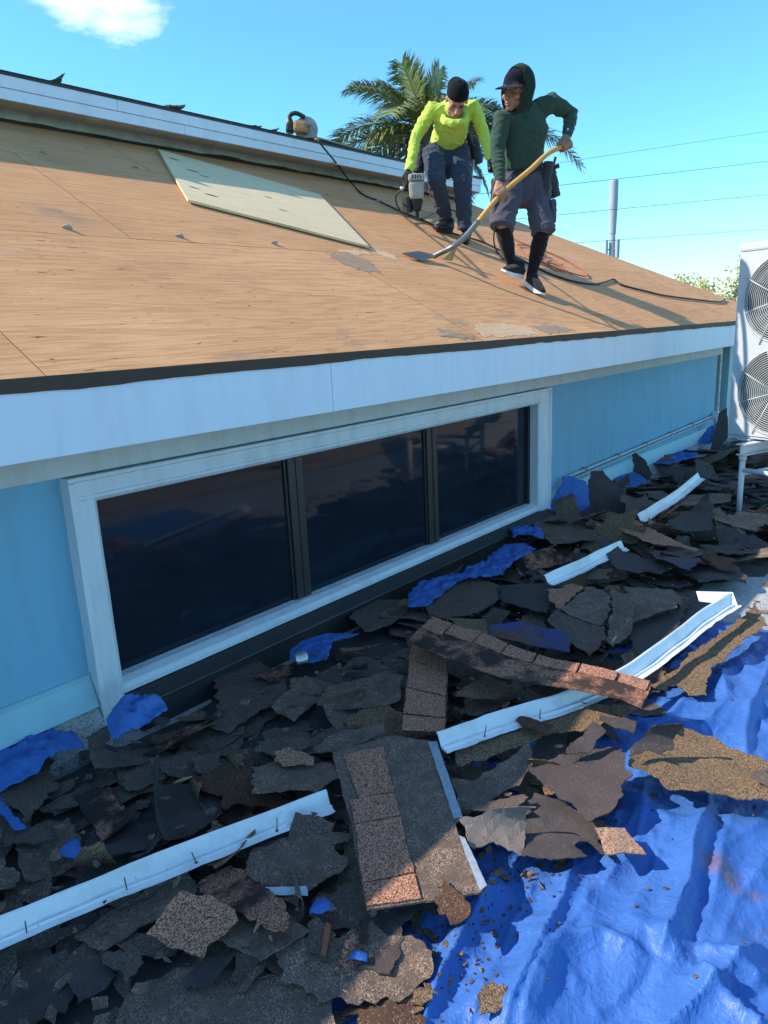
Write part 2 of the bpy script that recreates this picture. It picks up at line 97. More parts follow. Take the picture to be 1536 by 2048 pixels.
FLASH = [('long white metal edge flashing with nails lying across the shaded heap', [(0.425, 1.798, 0.11),(0.501, 1.778, 0.11),(0.783, 1.688, 0.11),(1.05, 1.594, 0.11),(1.391, 1.473, 0.11)], 0.86),('bent white metal edge flashing kinked around the middle of the heap', [(1.81, 1.341, 0.15),(1.938, 1.289, 0.15),(2.077, 1.233, 0.15),(2.277, 1.136, 0.15),(2.478, 1.065, 0.15),(2.672, 1.011, 0.155),(3.019, 0.958, 0.175),(3.347, 0.923, 0.19),(3.588, 0.876, 0.2)], 0.92),('short bent white flashing piece in the back heap below the window end', [(3.433, 1.787, 0.17),(3.714, 1.745, 0.17),(3.995, 1.723, 0.17),(4.257, 1.696, 0.17)], 0.9),('far white flashing piece tilted up beside the dark roll', [(4.955, 1.864, 0.16),(5.367, 1.86, 0.17),(5.725, 1.851, 0.19),(6.289, 1.875, 0.22)], 0.9)]
TARPB = [('bunched blue tarp at the foot of the light blue wall', (0.944, 2.574, 0.1),(0.0, 0.0, 1.0), [(-0.077, 0.256),(-0.022, 0.21),(0.08, 0.16),(0.163, 0.106),(0.179, 0.038),(0.145, -0.121),(0.046, -0.109),(-0.028, -0.149),(-0.099, -0.151),(-0.168, -0.138),(-0.219, -0.103)], 0.05),("crumpled blue tarp tuft at the frame's lower near corner", (1.275, 2.367, 0.182),(-0.259, -0.432, 0.864), [(-0.091, 0.076),(0.002, 0.085),(0.053, 0.061),(0.093, -0.007),(0.082, -0.069),(0.033, -0.078),(-0.043, -0.057),(-0.13, -0.011)], 0.06),('small blue tarp scrap poking out under the first mullion', (2.212, 2.351, 0.1),(0.0, 0.0, 1.0), [(-0.101, 0.09),(-0.008, 0.102),(0.154, 0.074),(0.25, -0.041),(0.076, -0.019),(-0.075, -0.133),(-0.137, -0.098),(-0.16, 0.026)], 0.02),('long tongue of blue tarp lying under the window sill', (3.468, 2.296, 0.12),(0.0, 0.0, 1.0), [(-0.513, 0.094),(-0.337, 0.142),(-0.084, 0.052),(0.195, 0.039),(0.603, 0.147),(0.696, 0.056),(0.604, -0.086),(0.239, -0.128),(0.013, -0.187),(-0.18, -0.033),(-0.588, -0.084),(-0.646, -0.011)], 0.03),("bunch of blue tarp standing up against the frame's far corner", (5.183, 2.529, 0.19),(-0.609, -0.609, 0.508), [(-0.197, 0.14),(0.033, 0.114),(0.187, 0.072),(0.204, -0.083),(-0.075, -0.205),(-0.151, -0.037)], 0.03),('tiny pointed blue tarp scrap above the long flashing', (0.798, 1.993, 0.075),(0.0, 0.0, 1.0), [(-0.037, -0.005),(0.003, 0.042),(0.029, 0.054),(0.021, -0.046),(-0.015, -0.046)], 0.02),('thin blue tarp strip running down beside the felt at the edge', (0.754, 2.33, 0.08),(0.0, 0.0, 1.0), [(0.035, 0.146),(0.002, -0.009),(-0.0, -0.069),(0.002, -0.132),(-0.028, -0.115),(-0.018, 0.018),(0.008, 0.16)], 0.02),('blue tarp patch between propped shingles in the far heap', (6.356, 2.527, 0.13),(0.0, 0.0, 1.0), [(0.082, 0.172),(0.433, 0.136),(-0.034, -0.192),(-0.279, -0.149),(-0.203, 0.032)], 0.02),('far blue tarp strip along the wall base', (7.669, 2.537, 0.12),(0.0, 0.0, 1.0), [(-0.444, 0.088),(-0.098, 0.173),(0.121, 0.057),(0.385, 0.037),(0.51, -0.075),(-0.046, -0.208),(-0.427, -0.071)], 0.03),('farthest blue tarp bunch below the end of the conduit', (8.758, 2.546, 0.2),(-0.539, -0.539, 0.647), [(-0.18, 0.104),(0.071, 0.056),(0.214, -0.026),(0.031, -0.104),(-0.137, -0.03)], 0.03),('small bright blue tarp patch below the scalloped grey shingle', (1.083, 1.209, 0.1),(0.0, 0.0, 1.0), [(-0.038, 0.014),(0.004, 0.029),(0.031, 0.009),(0.02, -0.034),(-0.016, -0.019)], 0.01),('tiny blue tarp patch beside the orange-striped scrap', (1.032, 1.034, 0.09),(0.0, 0.0, 1.0), [(-0.02, 0.013),(-0.001, 0.018),(0.016, -0.008),(0.006, -0.024)], 0.01),('dark blue tarp fold curling behind the tarp tongue', (4.371, 2.453, 0.12),(0.0, 0.0, 1.0), [(0.004, 0.128),(0.193, 0.125),(0.112, -0.051),(-0.052, -0.171),(-0.095, -0.038),(-0.162, 0.008)], 0.04)]
RIDGE = [([(2.116, 0.728),(1.75, 0.714),(1.418, 0.681),(1.148, 0.631)], 0.016, 0.02, 0),([(2.039, 0.621),(1.746, 0.589),(1.554, 0.581)], 0.014, 0.018, 0),([(2.249, 0.504),(1.941, 0.461),(1.668, 0.406)], 0.018, 0.03, 1),([(1.594, 0.855),(1.326, 0.801),(1.06, 0.744)], 0.014, 0.016, 0),([(1.722, 0.285),(1.531, 0.343),(1.329, 0.399)], 0.04, 0.025, 1),([(1.584, 0.952),(1.326, 0.907),(1.131, 0.863),(0.983, 0.824)], 0.045, 0.022, 0),([(1.517, 0.957),(1.258, 0.915),(1.116, 0.882),(0.963, 0.851)], 0.02, 0.02, 0),([(1.685, 0.784),(1.537, 0.744),(1.377, 0.709),(1.227, 0.694),(1.098, 0.677)], 0.05, 0.035, 1),([(2.202, 0.567),(1.895, 0.522),(1.732, 0.487),(1.599, 0.47),(1.502, 0.485)], 0.085, 0.05, 1),([(2.236, 0.799),(2.032, 0.713),(1.862, 0.67),(1.629, 0.683)], 0.03, 0.03, 0),([(1.481, 0.489),(1.485, 0.619),(1.375, 0.687),(1.229, 0.669),(1.125, 0.642)], 0.06, 0.06, 0),([(1.531, 0.411),(1.497, 0.344),(1.472, 0.273),(1.454, 0.218)], 0.06, 0.04, 1),([(1.583, 0.416),(1.611, 0.331),(1.601, 0.252)], 0.05, 0.04, 0),([(3.327, 0.64),(2.866, 0.616),(2.501, 0.536)], 0.05, 0.04, 1),([(3.251, 0.838),(2.898, 0.708),(2.607, 0.724),(2.567, 0.84)], 0.04, 0.04, 0),([(2.875, 0.847),(2.603, 0.853),(2.513, 0.916)], 0.03, 0.03, 0),([(2.043, 0.782),(1.72, 0.754),(1.492, 0.662)], 0.025, 0.05, 0),([(2.257, 0.409),(1.992, 0.462),(1.77, 0.437)], 0.03, 0.05, 0),([(2.068, 0.36),(1.836, 0.38),(1.619, 0.368)], 0.03, 0.04, 0)]
STAIN = [(1.893, 0.454),(1.874, 0.34),(1.764, 0.302),(1.859, 0.406)]
PLY = [(3.373, 4.871, 2.879),(2.855, 3.882, 2.359),(3.913, 3.387, 2.1),(4.473, 4.359, 2.61)]
CORD = [(4.897, 4.841, 3.275),(3.989, 3.857, 2.832),(5.022, 4.7, 2.992),(5.499, 4.957, 2.915),(5.262, 4.602, 2.729),(5.328, 4.458, 2.653),(5.369, 4.269, 2.554),(5.487, 4.087, 2.458),(5.58, 3.862, 2.34),(5.823, 3.737, 2.274),(5.879, 3.567, 2.185)]
HOSE = [(5.879, 3.567, 2.185),(5.934, 3.399, 2.097),(5.937, 3.23, 2.008),(5.999, 3.095, 1.937),(6.171, 2.992, 1.883),(6.497, 2.956, 1.864),(6.907, 3.018, 1.897),(7.173, 3.069, 1.924),(7.108, 2.954, 1.863),(7.383, 2.838, 1.803),(7.684, 2.748, 1.755),(8.471, 2.652, 1.705),(9.018, 2.604, 1.68),(9.443, 2.673, 1.716)]
HOSE2 = [(4.723, 2.905, 2.218),(5.674, 3.501, 2.25),(5.808, 3.559, 2.181),(5.604, 3.352, 2.072),(5.895, 3.376, 2.085)]
ORHOSE = [(6.689, 3.915, 2.368),(6.731, 3.744, 2.278),(6.886, 3.609, 2.207),(6.939, 3.421, 2.109),(6.854, 3.248, 2.018),(6.734, 3.14, 1.961),(6.571, 3.113, 1.947),(6.396, 3.201, 1.993),(6.278, 3.339, 2.066),(6.269, 3.487, 2.143),(6.396, 3.674, 2.241),(6.487, 3.737, 2.275),(6.731, 3.744, 2.278),(6.747, 3.617, 2.211),(6.263, 3.407, 2.101),(6.48, 3.345, 2.068),(6.475, 3.215, 2.001),(6.341, 3.198, 1.991),(6.217, 3.257, 2.023),(6.431, 3.421, 2.109),(6.64, 3.48, 2.14),(6.609, 3.334, 2.063)]
TABS = [(2.3, 4.452, 2.643),(1.802, 3.373, 2.077),(2.406, 3.371, 2.075),(3.055, 3.37, 2.075),(2.883, 4.433, 2.633),(4.676, 4.471, 2.653),(5.309, 4.471, 2.653)]
SCARS = []
HIPPT = [(10.174, 2.245, 1.461)]
SAW = (4.779, 4.85, 3.181)
UBITS = [(2.6, 4.826, 3.159),(3.494, 4.826, 3.134),(4.208, 4.826, 3.134),(4.42, 4.826, 3.16)]
UPLY = [(4.959, 4.796, 3.127),(6.139, 4.796, 3.129)]
TOWER = [(72.423, 31.332, 14.053),(71.174, 30.718, 8.717),(68.87, 29.442, -1.497)]
WIRES = [[(19.729, 16.704, 5.913),(32.299, 12.452, 8.186),(50.202, 8.71, 11.459)],[(20.179, 16.03, 5.526),(32.478, 11.855, 7.184),(49.824, 8.492, 9.761)],[(19.981, 15.915, 4.635),(32.203, 11.696, 5.95),(49.405, 8.25, 7.877)],[(19.804, 15.813, 3.838),(31.92, 11.532, 4.676),(48.974, 8.001, 5.94)]]
PALM = (15.176, 10.965, 6.017)
TREE = [(34.434, 10.781, 2.119),(34.694, 10.931, 3.286),(33.566, 12.023, 2.718)]
BASIS = [(0.642, -0.765, -0.045),(-0.215, -0.124, -0.969),(0.735, 0.632, -0.245)]
B = {'headc': (4.956, 2.863, 3.139), 'chin': (4.884, 2.849, 3.005), 'neck': (5.061, 2.88, 3.042), 'chest': (5.098, 2.872, 2.953), 'mid': (5.109, 2.894, 2.788), 'waist': (5.124, 2.911, 2.648), 'hip': (5.134, 2.916, 2.569), 'shR': (4.918, 2.966, 2.958), 'elR': (4.873, 2.973, 2.746), 'wrR': (4.794, 2.901, 2.536), 'shL': (5.239, 2.735, 3.072), 'elL': (5.407, 2.674, 3.011), 'wrL': (5.27, 2.634, 2.846), 'hpR': (5.051, 2.964, 2.533), 'knR': (4.896, 2.949, 2.259), 'anR': (5.075, 2.979, 1.991), 'hpL': (5.196, 2.843, 2.53), 'knL': (5.143, 2.754, 2.219), 'anL': (5.164, 2.855, 1.912), 'heR': (5.115, 2.947, 1.921), 'toR': (4.925, 2.976, 1.884), 'heL': (5.163, 2.888, 1.871), 'toL': (5.083, 2.722, 1.779), 'hdR': (4.764, 2.872, 2.447), 'hdL': (5.177, 2.61, 2.773)}
SHOVEL = [(4.493, 3.275, 2.052),(4.486, 3.107, 2.097),(4.552, 3.045, 2.16),(4.766, 2.877, 2.438),(4.935, 2.748, 2.593),(5.031, 2.684, 2.685),(5.105, 2.645, 2.73),(5.212, 2.585, 2.77)]
BLADE = [(4.173, 3.309, 2.059),(4.298, 3.233, 2.007),(4.508, 3.251, 2.051),(4.398, 3.337, 2.085)]
SHARD = [(4.607, 3.282, 2.033),(4.712, 3.266, 2.025),(4.791, 3.264, 2.145),(4.777, 3.281, 2.146)]
A = {'headc': (5.323, 3.61, 3.302), 'chin': (5.239, 3.571, 3.143), 'neck': (5.384, 3.673, 3.231), 'chest': (5.441, 3.742, 3.218), 'mid': (5.52, 3.815, 3.132), 'waist': (5.582, 3.906, 3.062), 'hip': (5.589, 3.928, 3.008), 'shR': (5.317, 3.857, 3.268), 'elR': (5.243, 3.972, 3.07), 'wrR': (5.114, 3.946, 2.815), 'shL': (5.558, 3.605, 3.277), 'elL': (5.637, 3.572, 3.082), 'wrL': (5.613, 3.491, 2.883), 'hpR': (5.492, 3.975, 2.979), 'knR': (5.32, 3.832, 2.726), 'anR': (5.528, 3.901, 2.459), 'hpL': (5.662, 3.84, 2.979), 'knL': (5.514, 3.7, 2.716), 'anL': (5.564, 3.72, 2.364), 'heR': (5.558, 3.893, 2.387), 'toR': (5.36, 3.898, 2.386), 'heL': (5.6, 3.74, 2.312), 'toL': (5.439, 3.664, 2.238), 'hdR': (5.082, 3.93, 2.723), 'hdL': (5.597, 3.473, 2.817)}
NG = [(5.093, 3.855, 2.75),(5.085, 3.862, 2.562),(5.075, 3.871, 2.418),(5.045, 3.926, 2.529),(5.054, 3.967, 2.661)]
NGHOSE = [(5.048, 3.974, 2.661),(5.032, 4.026, 2.625),(5.044, 4.044, 2.564),(5.11, 4.047, 2.496),(5.247, 4.092, 2.481),(5.54, 4.125, 2.487),(6.011, 4.345, 2.603),(6.52, 4.507, 2.688),(6.374, 4.26, 2.553),(5.858, 3.734, 2.276)]
AC = [(6.134, 1.656, 0.615),(5.927, 1.458, 0.0)]
TABS_S1 = [[(2.547, 1.916),(2.537, 1.855),(2.527, 1.794),(2.393, 1.763),(2.405, 1.823),(2.417, 1.882)],[(2.525, 1.784),(2.522, 1.709),(2.524, 1.634),(2.41, 1.612),(2.414, 1.686),(2.422, 1.76)],[(2.525, 1.623),(2.505, 1.551),(2.482, 1.48),(2.386, 1.458),(2.401, 1.53),(2.415, 1.603)],[(2.478, 1.469),(2.467, 1.401),(2.462, 1.331),(2.381, 1.312),(2.379, 1.38),(2.385, 1.448)],[(2.461, 1.321),(2.462, 1.236),(2.481, 1.152),(2.407, 1.134),(2.387, 1.217),(2.378, 1.301)],[(2.484, 1.142),(2.491, 1.072),(2.496, 1.003),(2.429, 0.988),(2.421, 1.056),(2.412, 1.125)],[(2.497, 0.992),(2.494, 0.936),(2.492, 0.879),(2.418, 0.866),(2.425, 0.921),(2.426, 0.976)]]
TABS_S2 = [[(2.41, 1.938),(2.373, 1.716),(2.278, 1.651),(2.292, 1.855)],[(2.279, 1.847),(2.268, 1.644),(2.107, 1.535),(2.079, 1.707)],[(2.067, 1.698),(2.097, 1.528),(1.972, 1.443),(1.911, 1.589)],[(1.899, 1.58),(1.962, 1.436),(1.892, 1.388),(1.811, 1.519)]]
VENEER = [([(3.689, 2.409, 1.566), (3.998, 2.411, 1.567), (4.207, 2.338, 1.529), (4.163, 2.261, 1.489), (3.784, 2.265, 1.491), (3.569, 2.281, 1.499)], 1, 'pale torn veneer patch near the eave below the green worker', 0), ([(3.275, 2.393, 1.558), (3.389, 2.359, 1.54), (3.501, 2.287, 1.502), (3.434, 2.26, 1.488), (3.202, 2.309, 1.514)], 2, 'grey splintered veneer patch at the eave left of the pale one', 1), ([(4.238, 2.355, 1.538), (4.564, 2.35, 1.535), (4.707, 2.276, 1.496), (4.306, 2.251, 1.483)], 3, 'faint grey veneer patch at the eave right of the pale one', 1), ([(3.391, 3.272, 2.019), (3.645, 3.318, 2.043), (3.724, 3.22, 1.992), (3.608, 3.043, 1.899), (3.45, 3.066, 1.911), (3.376, 3.159, 1.96)], 4, "grey worn veneer patch below the loose plywood sheet's corner", 1), ([(3.584, 3.347, 2.058), (3.858, 3.354, 2.062), (3.837, 3.316, 2.042), (3.619, 3.294, 2.031)], 5, "pale splintered strip just under the loose plywood sheet's corner", 0), ([(3.988, 3.443, 2.109), (4.112, 3.327, 2.048), (4.067, 3.249, 2.007), (3.895, 3.343, 2.057)], 6, 'pale strip of bare veneer between plywood sheet and shovel blade', 0)]

# ------------------------------------------------------------------ helpers
R2 = V((0.6423, -0.7651, 0)).normalized()      # picture-right on the ground
F2 = V((0.7651, 0.6423, 0)).normalized()       # away from the viewer on the ground
UP = V((0, 0, 1))


def tag(o, label=None, category=None, group=None, kind=None):
    if label: o['label'] = label
    if category: o['category'] = category
    if group: o['group'] = group
    if kind: o['kind'] = kind
    return o


def empty(name, loc=(0, 0, 0), rz=0.0):
    o = bpy.data.objects.new(name, None)
    o.empty_display_size = 0.1
    o.location = loc
    o.rotation_euler = (0, 0, rz)
    COL.objects.link(o)
    return o


def link(name, me, mat=None, parent=None, smooth=False):
    o = bpy.data.objects.new(name, me)
    COL.objects.link(o)
    if mat is not None and len(me.materials) == 0:
        me.materials.append(mat)
    if parent is not None:
        o.parent = parent
    if smooth:
        me.polygons.foreach_set('use_smooth', [True] * len(me.polygons))
    return o


def pydata(name, verts, faces, mat=None, parent=None, smooth=False):
    me = bpy.data.meshes.new(name)
    me.from_pydata([tuple(v) for v in verts], [], faces)
    me.update()
    return link(name, me, mat, parent, smooth)


def from_bm(name, bm, mat=None, parent=None, smooth=False):
    me = bpy.data.meshes.new(name)
    bmesh.ops.recalc_face_normals(bm, faces=bm.faces)
    bm.to_mesh(me)
    bm.free()
    return link(name, me, mat, parent, smooth)


def bm_box(bm, lo, hi, bevel=0.0):
    lo = V(lo); hi = V(hi)
    r = bmesh.ops.create_cube(bm, size=1.0)
    vs_ = r['verts']
    for v in vs_:
        v.co = V(((lo.x + hi.x) / 2 + v.co.x * (hi.x - lo.x), (lo.y + hi.y) / 2 + v.co.y * (hi.y - lo.y), (lo.z + hi.z) / 2 + v.co.z * (hi.z - lo.z)))
    if bevel > 0:
        es = list({e for v in vs_ for e in v.link_edges})
        bmesh.ops.bevel(bm, geom=es, offset=bevel, segments=2, affect='EDGES', profile=0.6)


def box(name, lo, hi, mat, parent=None, bevel=0.0):
    bm = bmesh.new()
    bm_box(bm, lo, hi, bevel)
    return from_bm(name, bm, mat, parent)


def _frame(t, ref):
    t = t.normalized()
    s = ref - t * ref.dot(t)
    if s.length < 1e-4:
        s = t.orthogonal()
    s.normalize()
    return s, t.cross(s)


def loft(bm, pts, radii, n=12, side=None, cap='round'):
    """A closed tapered tube along pts; radii are numbers or (a, b) with a along side."""
    pts = [V(p) for p in pts]
    rr = [(r, r) if not isinstance(r, (tuple, list)) else r for r in radii]
    ref = V(side) if side is not None else None
    rings = []
    k = len(pts)
    last = None
    secs = []
    for i in range(k):
        t = (pts[min(i + 1, k - 1)] - pts[max(i - 1, 0)])
        if ref is None:
            s0 = last if last is not None else t.orthogonal()
        else:
            s0 = ref
        s, b = _frame(t, s0)
        last = s
        secs.append((pts[i], s, b, rr[i][0], rr[i][1], t.normalized()))
    seq = []
    c0, s, b, ra, rb, t = secs[0]
    capr = ((0.5, 0.86), (0.86, 0.5)) if cap == 'round' else ()
    if cap == 'round':
        for h, w in ((0.86, 0.5), (0.5, 0.86)):
            seq.append((c0 - t * min(ra, rb) * h, s, b, ra * w, rb * w))
    seq += [x[:5] for x in secs]
    c1, s, b, ra, rb, t1 = secs[-1]
    if cap == 'round':
        for h, w in ((0.5, 0.86), (0.86, 0.5)):
            seq.append((c1 + t1 * min(ra, rb) * h, s, b, ra * w, rb * w))
    for c, s, b, ra, rb in seq:
        rings.append([bm.verts.new(c + s * (ra * math.cos(2 * math.pi * j / n)) + b * (rb * math.sin(2 * math.pi * j / n))) for j in range(n)])
    for a, b2 in zip(rings, rings[1:]):
        for j in range(n):
            bm.faces.new((a[j], a[(j + 1) % n], b2[(j + 1) % n], b2[j]))
    e = min(secs[0][3], secs[0][4]) if cap == 'round' else 0.0
    p0 = bm.verts.new(secs[0][0] - secs[0][5] * e)
    e = min(secs[-1][3], secs[-1][4]) if cap == 'round' else 0.0
    p1 = bm.verts.new(secs[-1][0] + secs[-1][5] * e)
    for j in range(n):
        bm.faces.new((rings[0][(j + 1) % n], rings[0][j], p0))
        bm.faces.new((rings[-1][j], rings[-1][(j + 1) % n], p1))


def spline(pts, per=6):
    pts = [V(p) for p in pts]
    if len(pts) < 3:
        return [pts[0].lerp(pts[-1], i / per) for i in range(per + 1)]
    out = []
    for i in range(len(pts) - 1):
        p0 = pts[max(i - 1, 0)]; p1 = pts[i]; p2 = pts[i + 1]; p3 = pts[min(i + 2, len(pts) - 1)]
        for k in range(per):
            t = k / per
            out.append(0.5 * ((2 * p1) + (p2 - p0) * t + (2 * p0 - 5 * p1 + 4 * p2 - p3) * t * t + (3 * p1 - p0 - 3 * p2 + p3) * t ** 3))
    out.append(pts[-1])
    return out


def tube(name, pts, r, mat, parent=None, n=8, per=6):
    p = spline(pts, per) if per else [V(q) for q in pts]
    bm = bmesh.new()
    loft(bm, p, [r] * len(p), n=n, cap='flat')
    return from_bm(name, bm, mat, parent, True)


def ellipsoid(bm, c, rad3, M=None, n=16):
    r = bmesh.ops.create_uvsphere(bm, u_segments=n, v_segments=max(8, n // 2 + 2), radius=1.0)
    for v in r['verts']:
        q = V((v.co.x * rad3[0], v.co.y * rad3[1], v.co.z * rad3[2]))
        if M is not None:
            q = M @ q
        v.co = V(c) + q


def union(name, bm, voxel, mat, parent=None, smooth=3, fn=None):
    """Fuse overlapping closed shapes into one continuous skin."""
    me = bpy.data.meshes.new(name)
    bm.to_mesh(me)
    bm.free()
    tmp = bpy.data.objects.new('fuse', me)
    COL.objects.link(tmp)
    md = tmp.modifiers.new('r', 'REMESH'); md.mode = 'VOXEL'; md.voxel_size = voxel; md.adaptivity = 0
    if smooth:
        ms = tmp.modifiers.new('s', 'SMOOTH'); ms.factor = 0.5; ms.iterations = smooth
    dg = bpy.context.evaluated_depsgraph_get()
    new = bpy.data.meshes.new_from_object(tmp.evaluated_get(dg))
    bpy.data.objects.remove(tmp)
    bpy.data.meshes.remove(me)
    new.name = name
    if fn:
        co = np.empty(len(new.vertices) * 3); new.vertices.foreach_get('co', co); co = co.reshape(-1, 3)
        no = np.empty(len(new.vertices) * 3); new.vertices.foreach_get('normal', no); no = no.reshape(-1, 3)
        co2 = np.array([fn(V(c), V(q)) for c, q in zip(co, no)])
        new.vertices.foreach_set('co', co2.ravel()); new.update()
    new.materials.clear()
    return link(name, new, mat, parent, True)


# ------------------------------------------------------------------ materials
class NT:
    def __init__(self, name):
        self.m = bpy.data.materials.new(name)
        self.m.use_nodes = True
        self.t = self.m.node_tree
        self.b = self.t.nodes['Principled BSDF']

    def n(self, typ, **kw):
        x = self.t.nodes.new('ShaderNode' + typ)
        for k, v in kw.items():
            if k[0] == '_':
                setattr(x, k[1:], v)
            else:
                x.inputs[k.replace('_', ' ')].default_value = v
        return x

    def l(self, a, b):
        self.t.links.new(a, b)

    def coord(self, scale=(1, 1, 1), kind='Object', rand=False, loc=(0, 0, 0)):
        tc = self.n('TexCoord')
        mp = self.n('Mapping')
        mp.inputs['Scale'].default_value = scale
        mp.inputs['Location'].default_value = loc
        src = tc.outputs[kind]
        if rand:
            oi = self.n('ObjectInfo')
            ml = self.n('Math', _operation='MULTIPLY'); self.l(oi.outputs['Random'], ml.inputs[0]); ml.inputs[1].default_value = 37.0
            ad = self.n('VectorMath', _operation='ADD'); self.l(src, ad.inputs[0]); self.l(ml.outputs[0], ad.inputs[1])
            src = ad.outputs[0]
        self.l(src, mp.inputs['Vector'])
        return mp.outputs[0]

    def world_pos(self, scale=(1, 1, 1), loc=(0, 0, 0)):
        g = self.n('NewGeometry')
        mp = self.n('Mapping'); mp.inputs['Scale'].default_value = scale; mp.inputs['Location'].default_value = loc
        self.l(g.outputs['Position'], mp.inputs['Vector'])
        return mp.outputs[0]

    def noise(self, vec, scale, detail=4, rough=0.55, dist=0.0):
        x = self.n('TexNoise', Scale=scale, Detail=detail, Roughness=rough, Distortion=dist)
        self.l(vec, x.inputs['Vector'])
        return x.outputs['Fac']

    def vor(self, vec, scale, feature='F1', out='Distance'):
        x = self.n('TexVoronoi', Scale=scale); x.feature = feature
        self.l(vec, x.inputs['Vector'])
        return x.outputs[out]

    def ramp(self, fac, stops):
        x = self.n('ValToRGB')
        e = x.color_ramp.elements
        while len(e) < len(stops):
            e.new(0.5)
        for i, (p, c) in enumerate(stops):
            e[i].position = p
            e[i].color = (c[0], c[1], c[2], 1) if isinstance(c, (tuple, list)) else (c, c, c, 1)
        self.l(fac, x.inputs['Fac'])
        return x.outputs['Color']

    def mix(self, fac, a, b, mode='MIX'):
        x = self.n('MixRGB'); x.blend_type = mode
        for s, v in ((x.inputs[0], fac), (x.inputs[1], a), (x.inputs[2], b)):
            if isinstance(v, (int, float)):
                s.default_value = v
            elif isinstance(v, (tuple, list)):
                s.default_value = (v[0], v[1], v[2], 1)
            else:
                self.l(v, s)
        return x.outputs[0]

    def math(self, op, a, b=0.0):
        x = self.n('Math'); x.operation = op
        for s, v in ((x.inputs[0], a), (x.inputs[1], b)):
            if isinstance(v, (int, float)):
                s.default_value = v
            else:
                self.l(v, s)
        return x.outputs[0]

    def bump(self, h, strength=0.3, dist=0.01):
        x = self.n('Bump', Strength=strength, Distance=dist)
        self.l(h, x.inputs['Height'])
        prev = self.b.inputs['Normal'].links
        if prev:
            self.l(prev[0].from_socket, x.inputs['Normal'])
        self.l(x.outputs[0], self.b.inputs['Normal'])

    def done(self, color, rough=0.7, metal=0.0, spec=None):
        for s, v in ((self.b.inputs['Base Color'], color), (self.b.inputs['Roughness'], rough)):
            if isinstance(v, (int, float)):
                s.default_value = v
            elif isinstance(v, (tuple, list)):
                s.default_value = (v[0], v[1], v[2], 1)
            else:
                self.l(v, s)
        self.b.inputs['Metallic'].default_value = metal
        if spec is not None:
            self.b.inputs['Specular IOR Level'].default_value = spec
        return self.m


def plain(name, col, rough=0.6, metal=0.0, var=0.12, scale=18.0, bump=0.0, spec=None):
    t = NT(name)
    v = t.coord(rand=True)
    n = t.noise(v, scale, 5, 0.6)
    c = t.mix(n, tuple(x * (1 - var) for x in col), tuple(min(1, x * (1 + var)) for x in col))
    if bump:
        t.bump(t.noise(v, scale * 4, 4, 0.6), bump, 0.004)
    return t.done(c, rough, metal, spec)


def shingle_mat(name, stops, base_lo, base_hi, speck=0.10, speck_col=(0.30, 0.20, 0.12), rough=0.93, rust=0.0, blue=0.0, fade=None):
    """Mineral granules: fine voronoi cells with dark gaps, scattered pale grains, worn patches."""
    t = NT(name)
    v = t.coord(rand=True)
    g = t.n('TexVoronoi', Scale=330.0); t.l(v, g.inputs['Vector'])
    cell = t.n('SeparateColor'); t.l(g.outputs['Color'], cell.inputs[0])
    gran = t.ramp(cell.outputs[0], stops)
    big = t.noise(v, 9.0, 6, 0.62)
    wear = t.ramp(t.noise(v, 16.0, 8, 0.7), ((0.40, 0.0), (0.60, 1.0)))
    basec = t.mix(big, base_lo, base_hi)
    c = t.mix(wear, gran, basec) if speck < 0.5 else t.mix(t.math('MULTIPLY', wear, 0.45), gran, basec)
    sp = t.ramp(cell.outputs[1], ((1 - speck * 0.5, 0.0), (1 - speck * 0.5 + 0.02, 1.0)))
    c = t.mix(t.math('MULTIPLY', sp, 0.8), c, speck_col)
    if rust:
        rm = t.ramp(t.noise(v, 6.0, 5, 0.6), ((0.45, 0.0), (0.65, 1.0)))
        c = t.mix(t.math('MULTIPLY', rm, rust), c, (0.10, 0.035, 0.014))
    if blue:
        rm = t.ramp(t.noise(v, 5.0, 3, 0.5), ((0.38, 0.0), (0.6, 1.0)))
        c = t.mix(t.math('MULTIPLY', rm, blue), c, (0.02, 0.07, 0.25))
    if fade:
        fm = t.ramp(t.noise(v, 4.0, 6, 0.7), ((0.44, 0.0), (0.54, 1.0)))
        c = t.mix(fm, c, fade)
    t.bump(t.math('SUBTRACT', 1.0, g.outputs['Distance']), 0.6, 0.003)
    t.bump(big, 0.25, 0.01)
    return t.done(c, rough, 0.0, 0.25)


MAT = {}
MAT['granule'] = shingle_mat('granule_grey', ((0.0, (0.0627, 0.0480, 0.0414)), (0.5, (0.1566, 0.1129, 0.0902)), (1.0, (0.4519, 0.2963, 0.1949))), (0.0695, 0.0536, 0.0487), (0.1913, 0.1328, 0.0975), 0.10)
MAT['back'] = shingle_mat('granule_back', ((0.0, (0.0417, 0.0339, 0.0341)), (0.6, (0.1218, 0.0932, 0.0780)), (1.0, (0.2956, 0.1975, 0.1342))), (0.0487, 0.0394, 0.0414), (0.1738, 0.1214, 0.0902), 0.06)
MAT['felt'] = shingle_mat('granule_felt', ((0.0, (0.0487, 0.0394, 0.0414)), (1.0, (0.1043, 0.0819, 0.0754))), (0.0417, 0.0339, 0.0366), (0.1043, 0.0791, 0.0707), 0.018, rough=0.78)
MAT['feltgrey'] = shingle_mat('granule_felt_grey', ((0.0, (0.1473, 0.1196, 0.1095)), (1.0, (0.2652, 0.2105, 0.1757))), (0.1473, 0.1196, 0.1095), (0.2946, 0.2320, 0.1900), 0.03, rough=0.8)
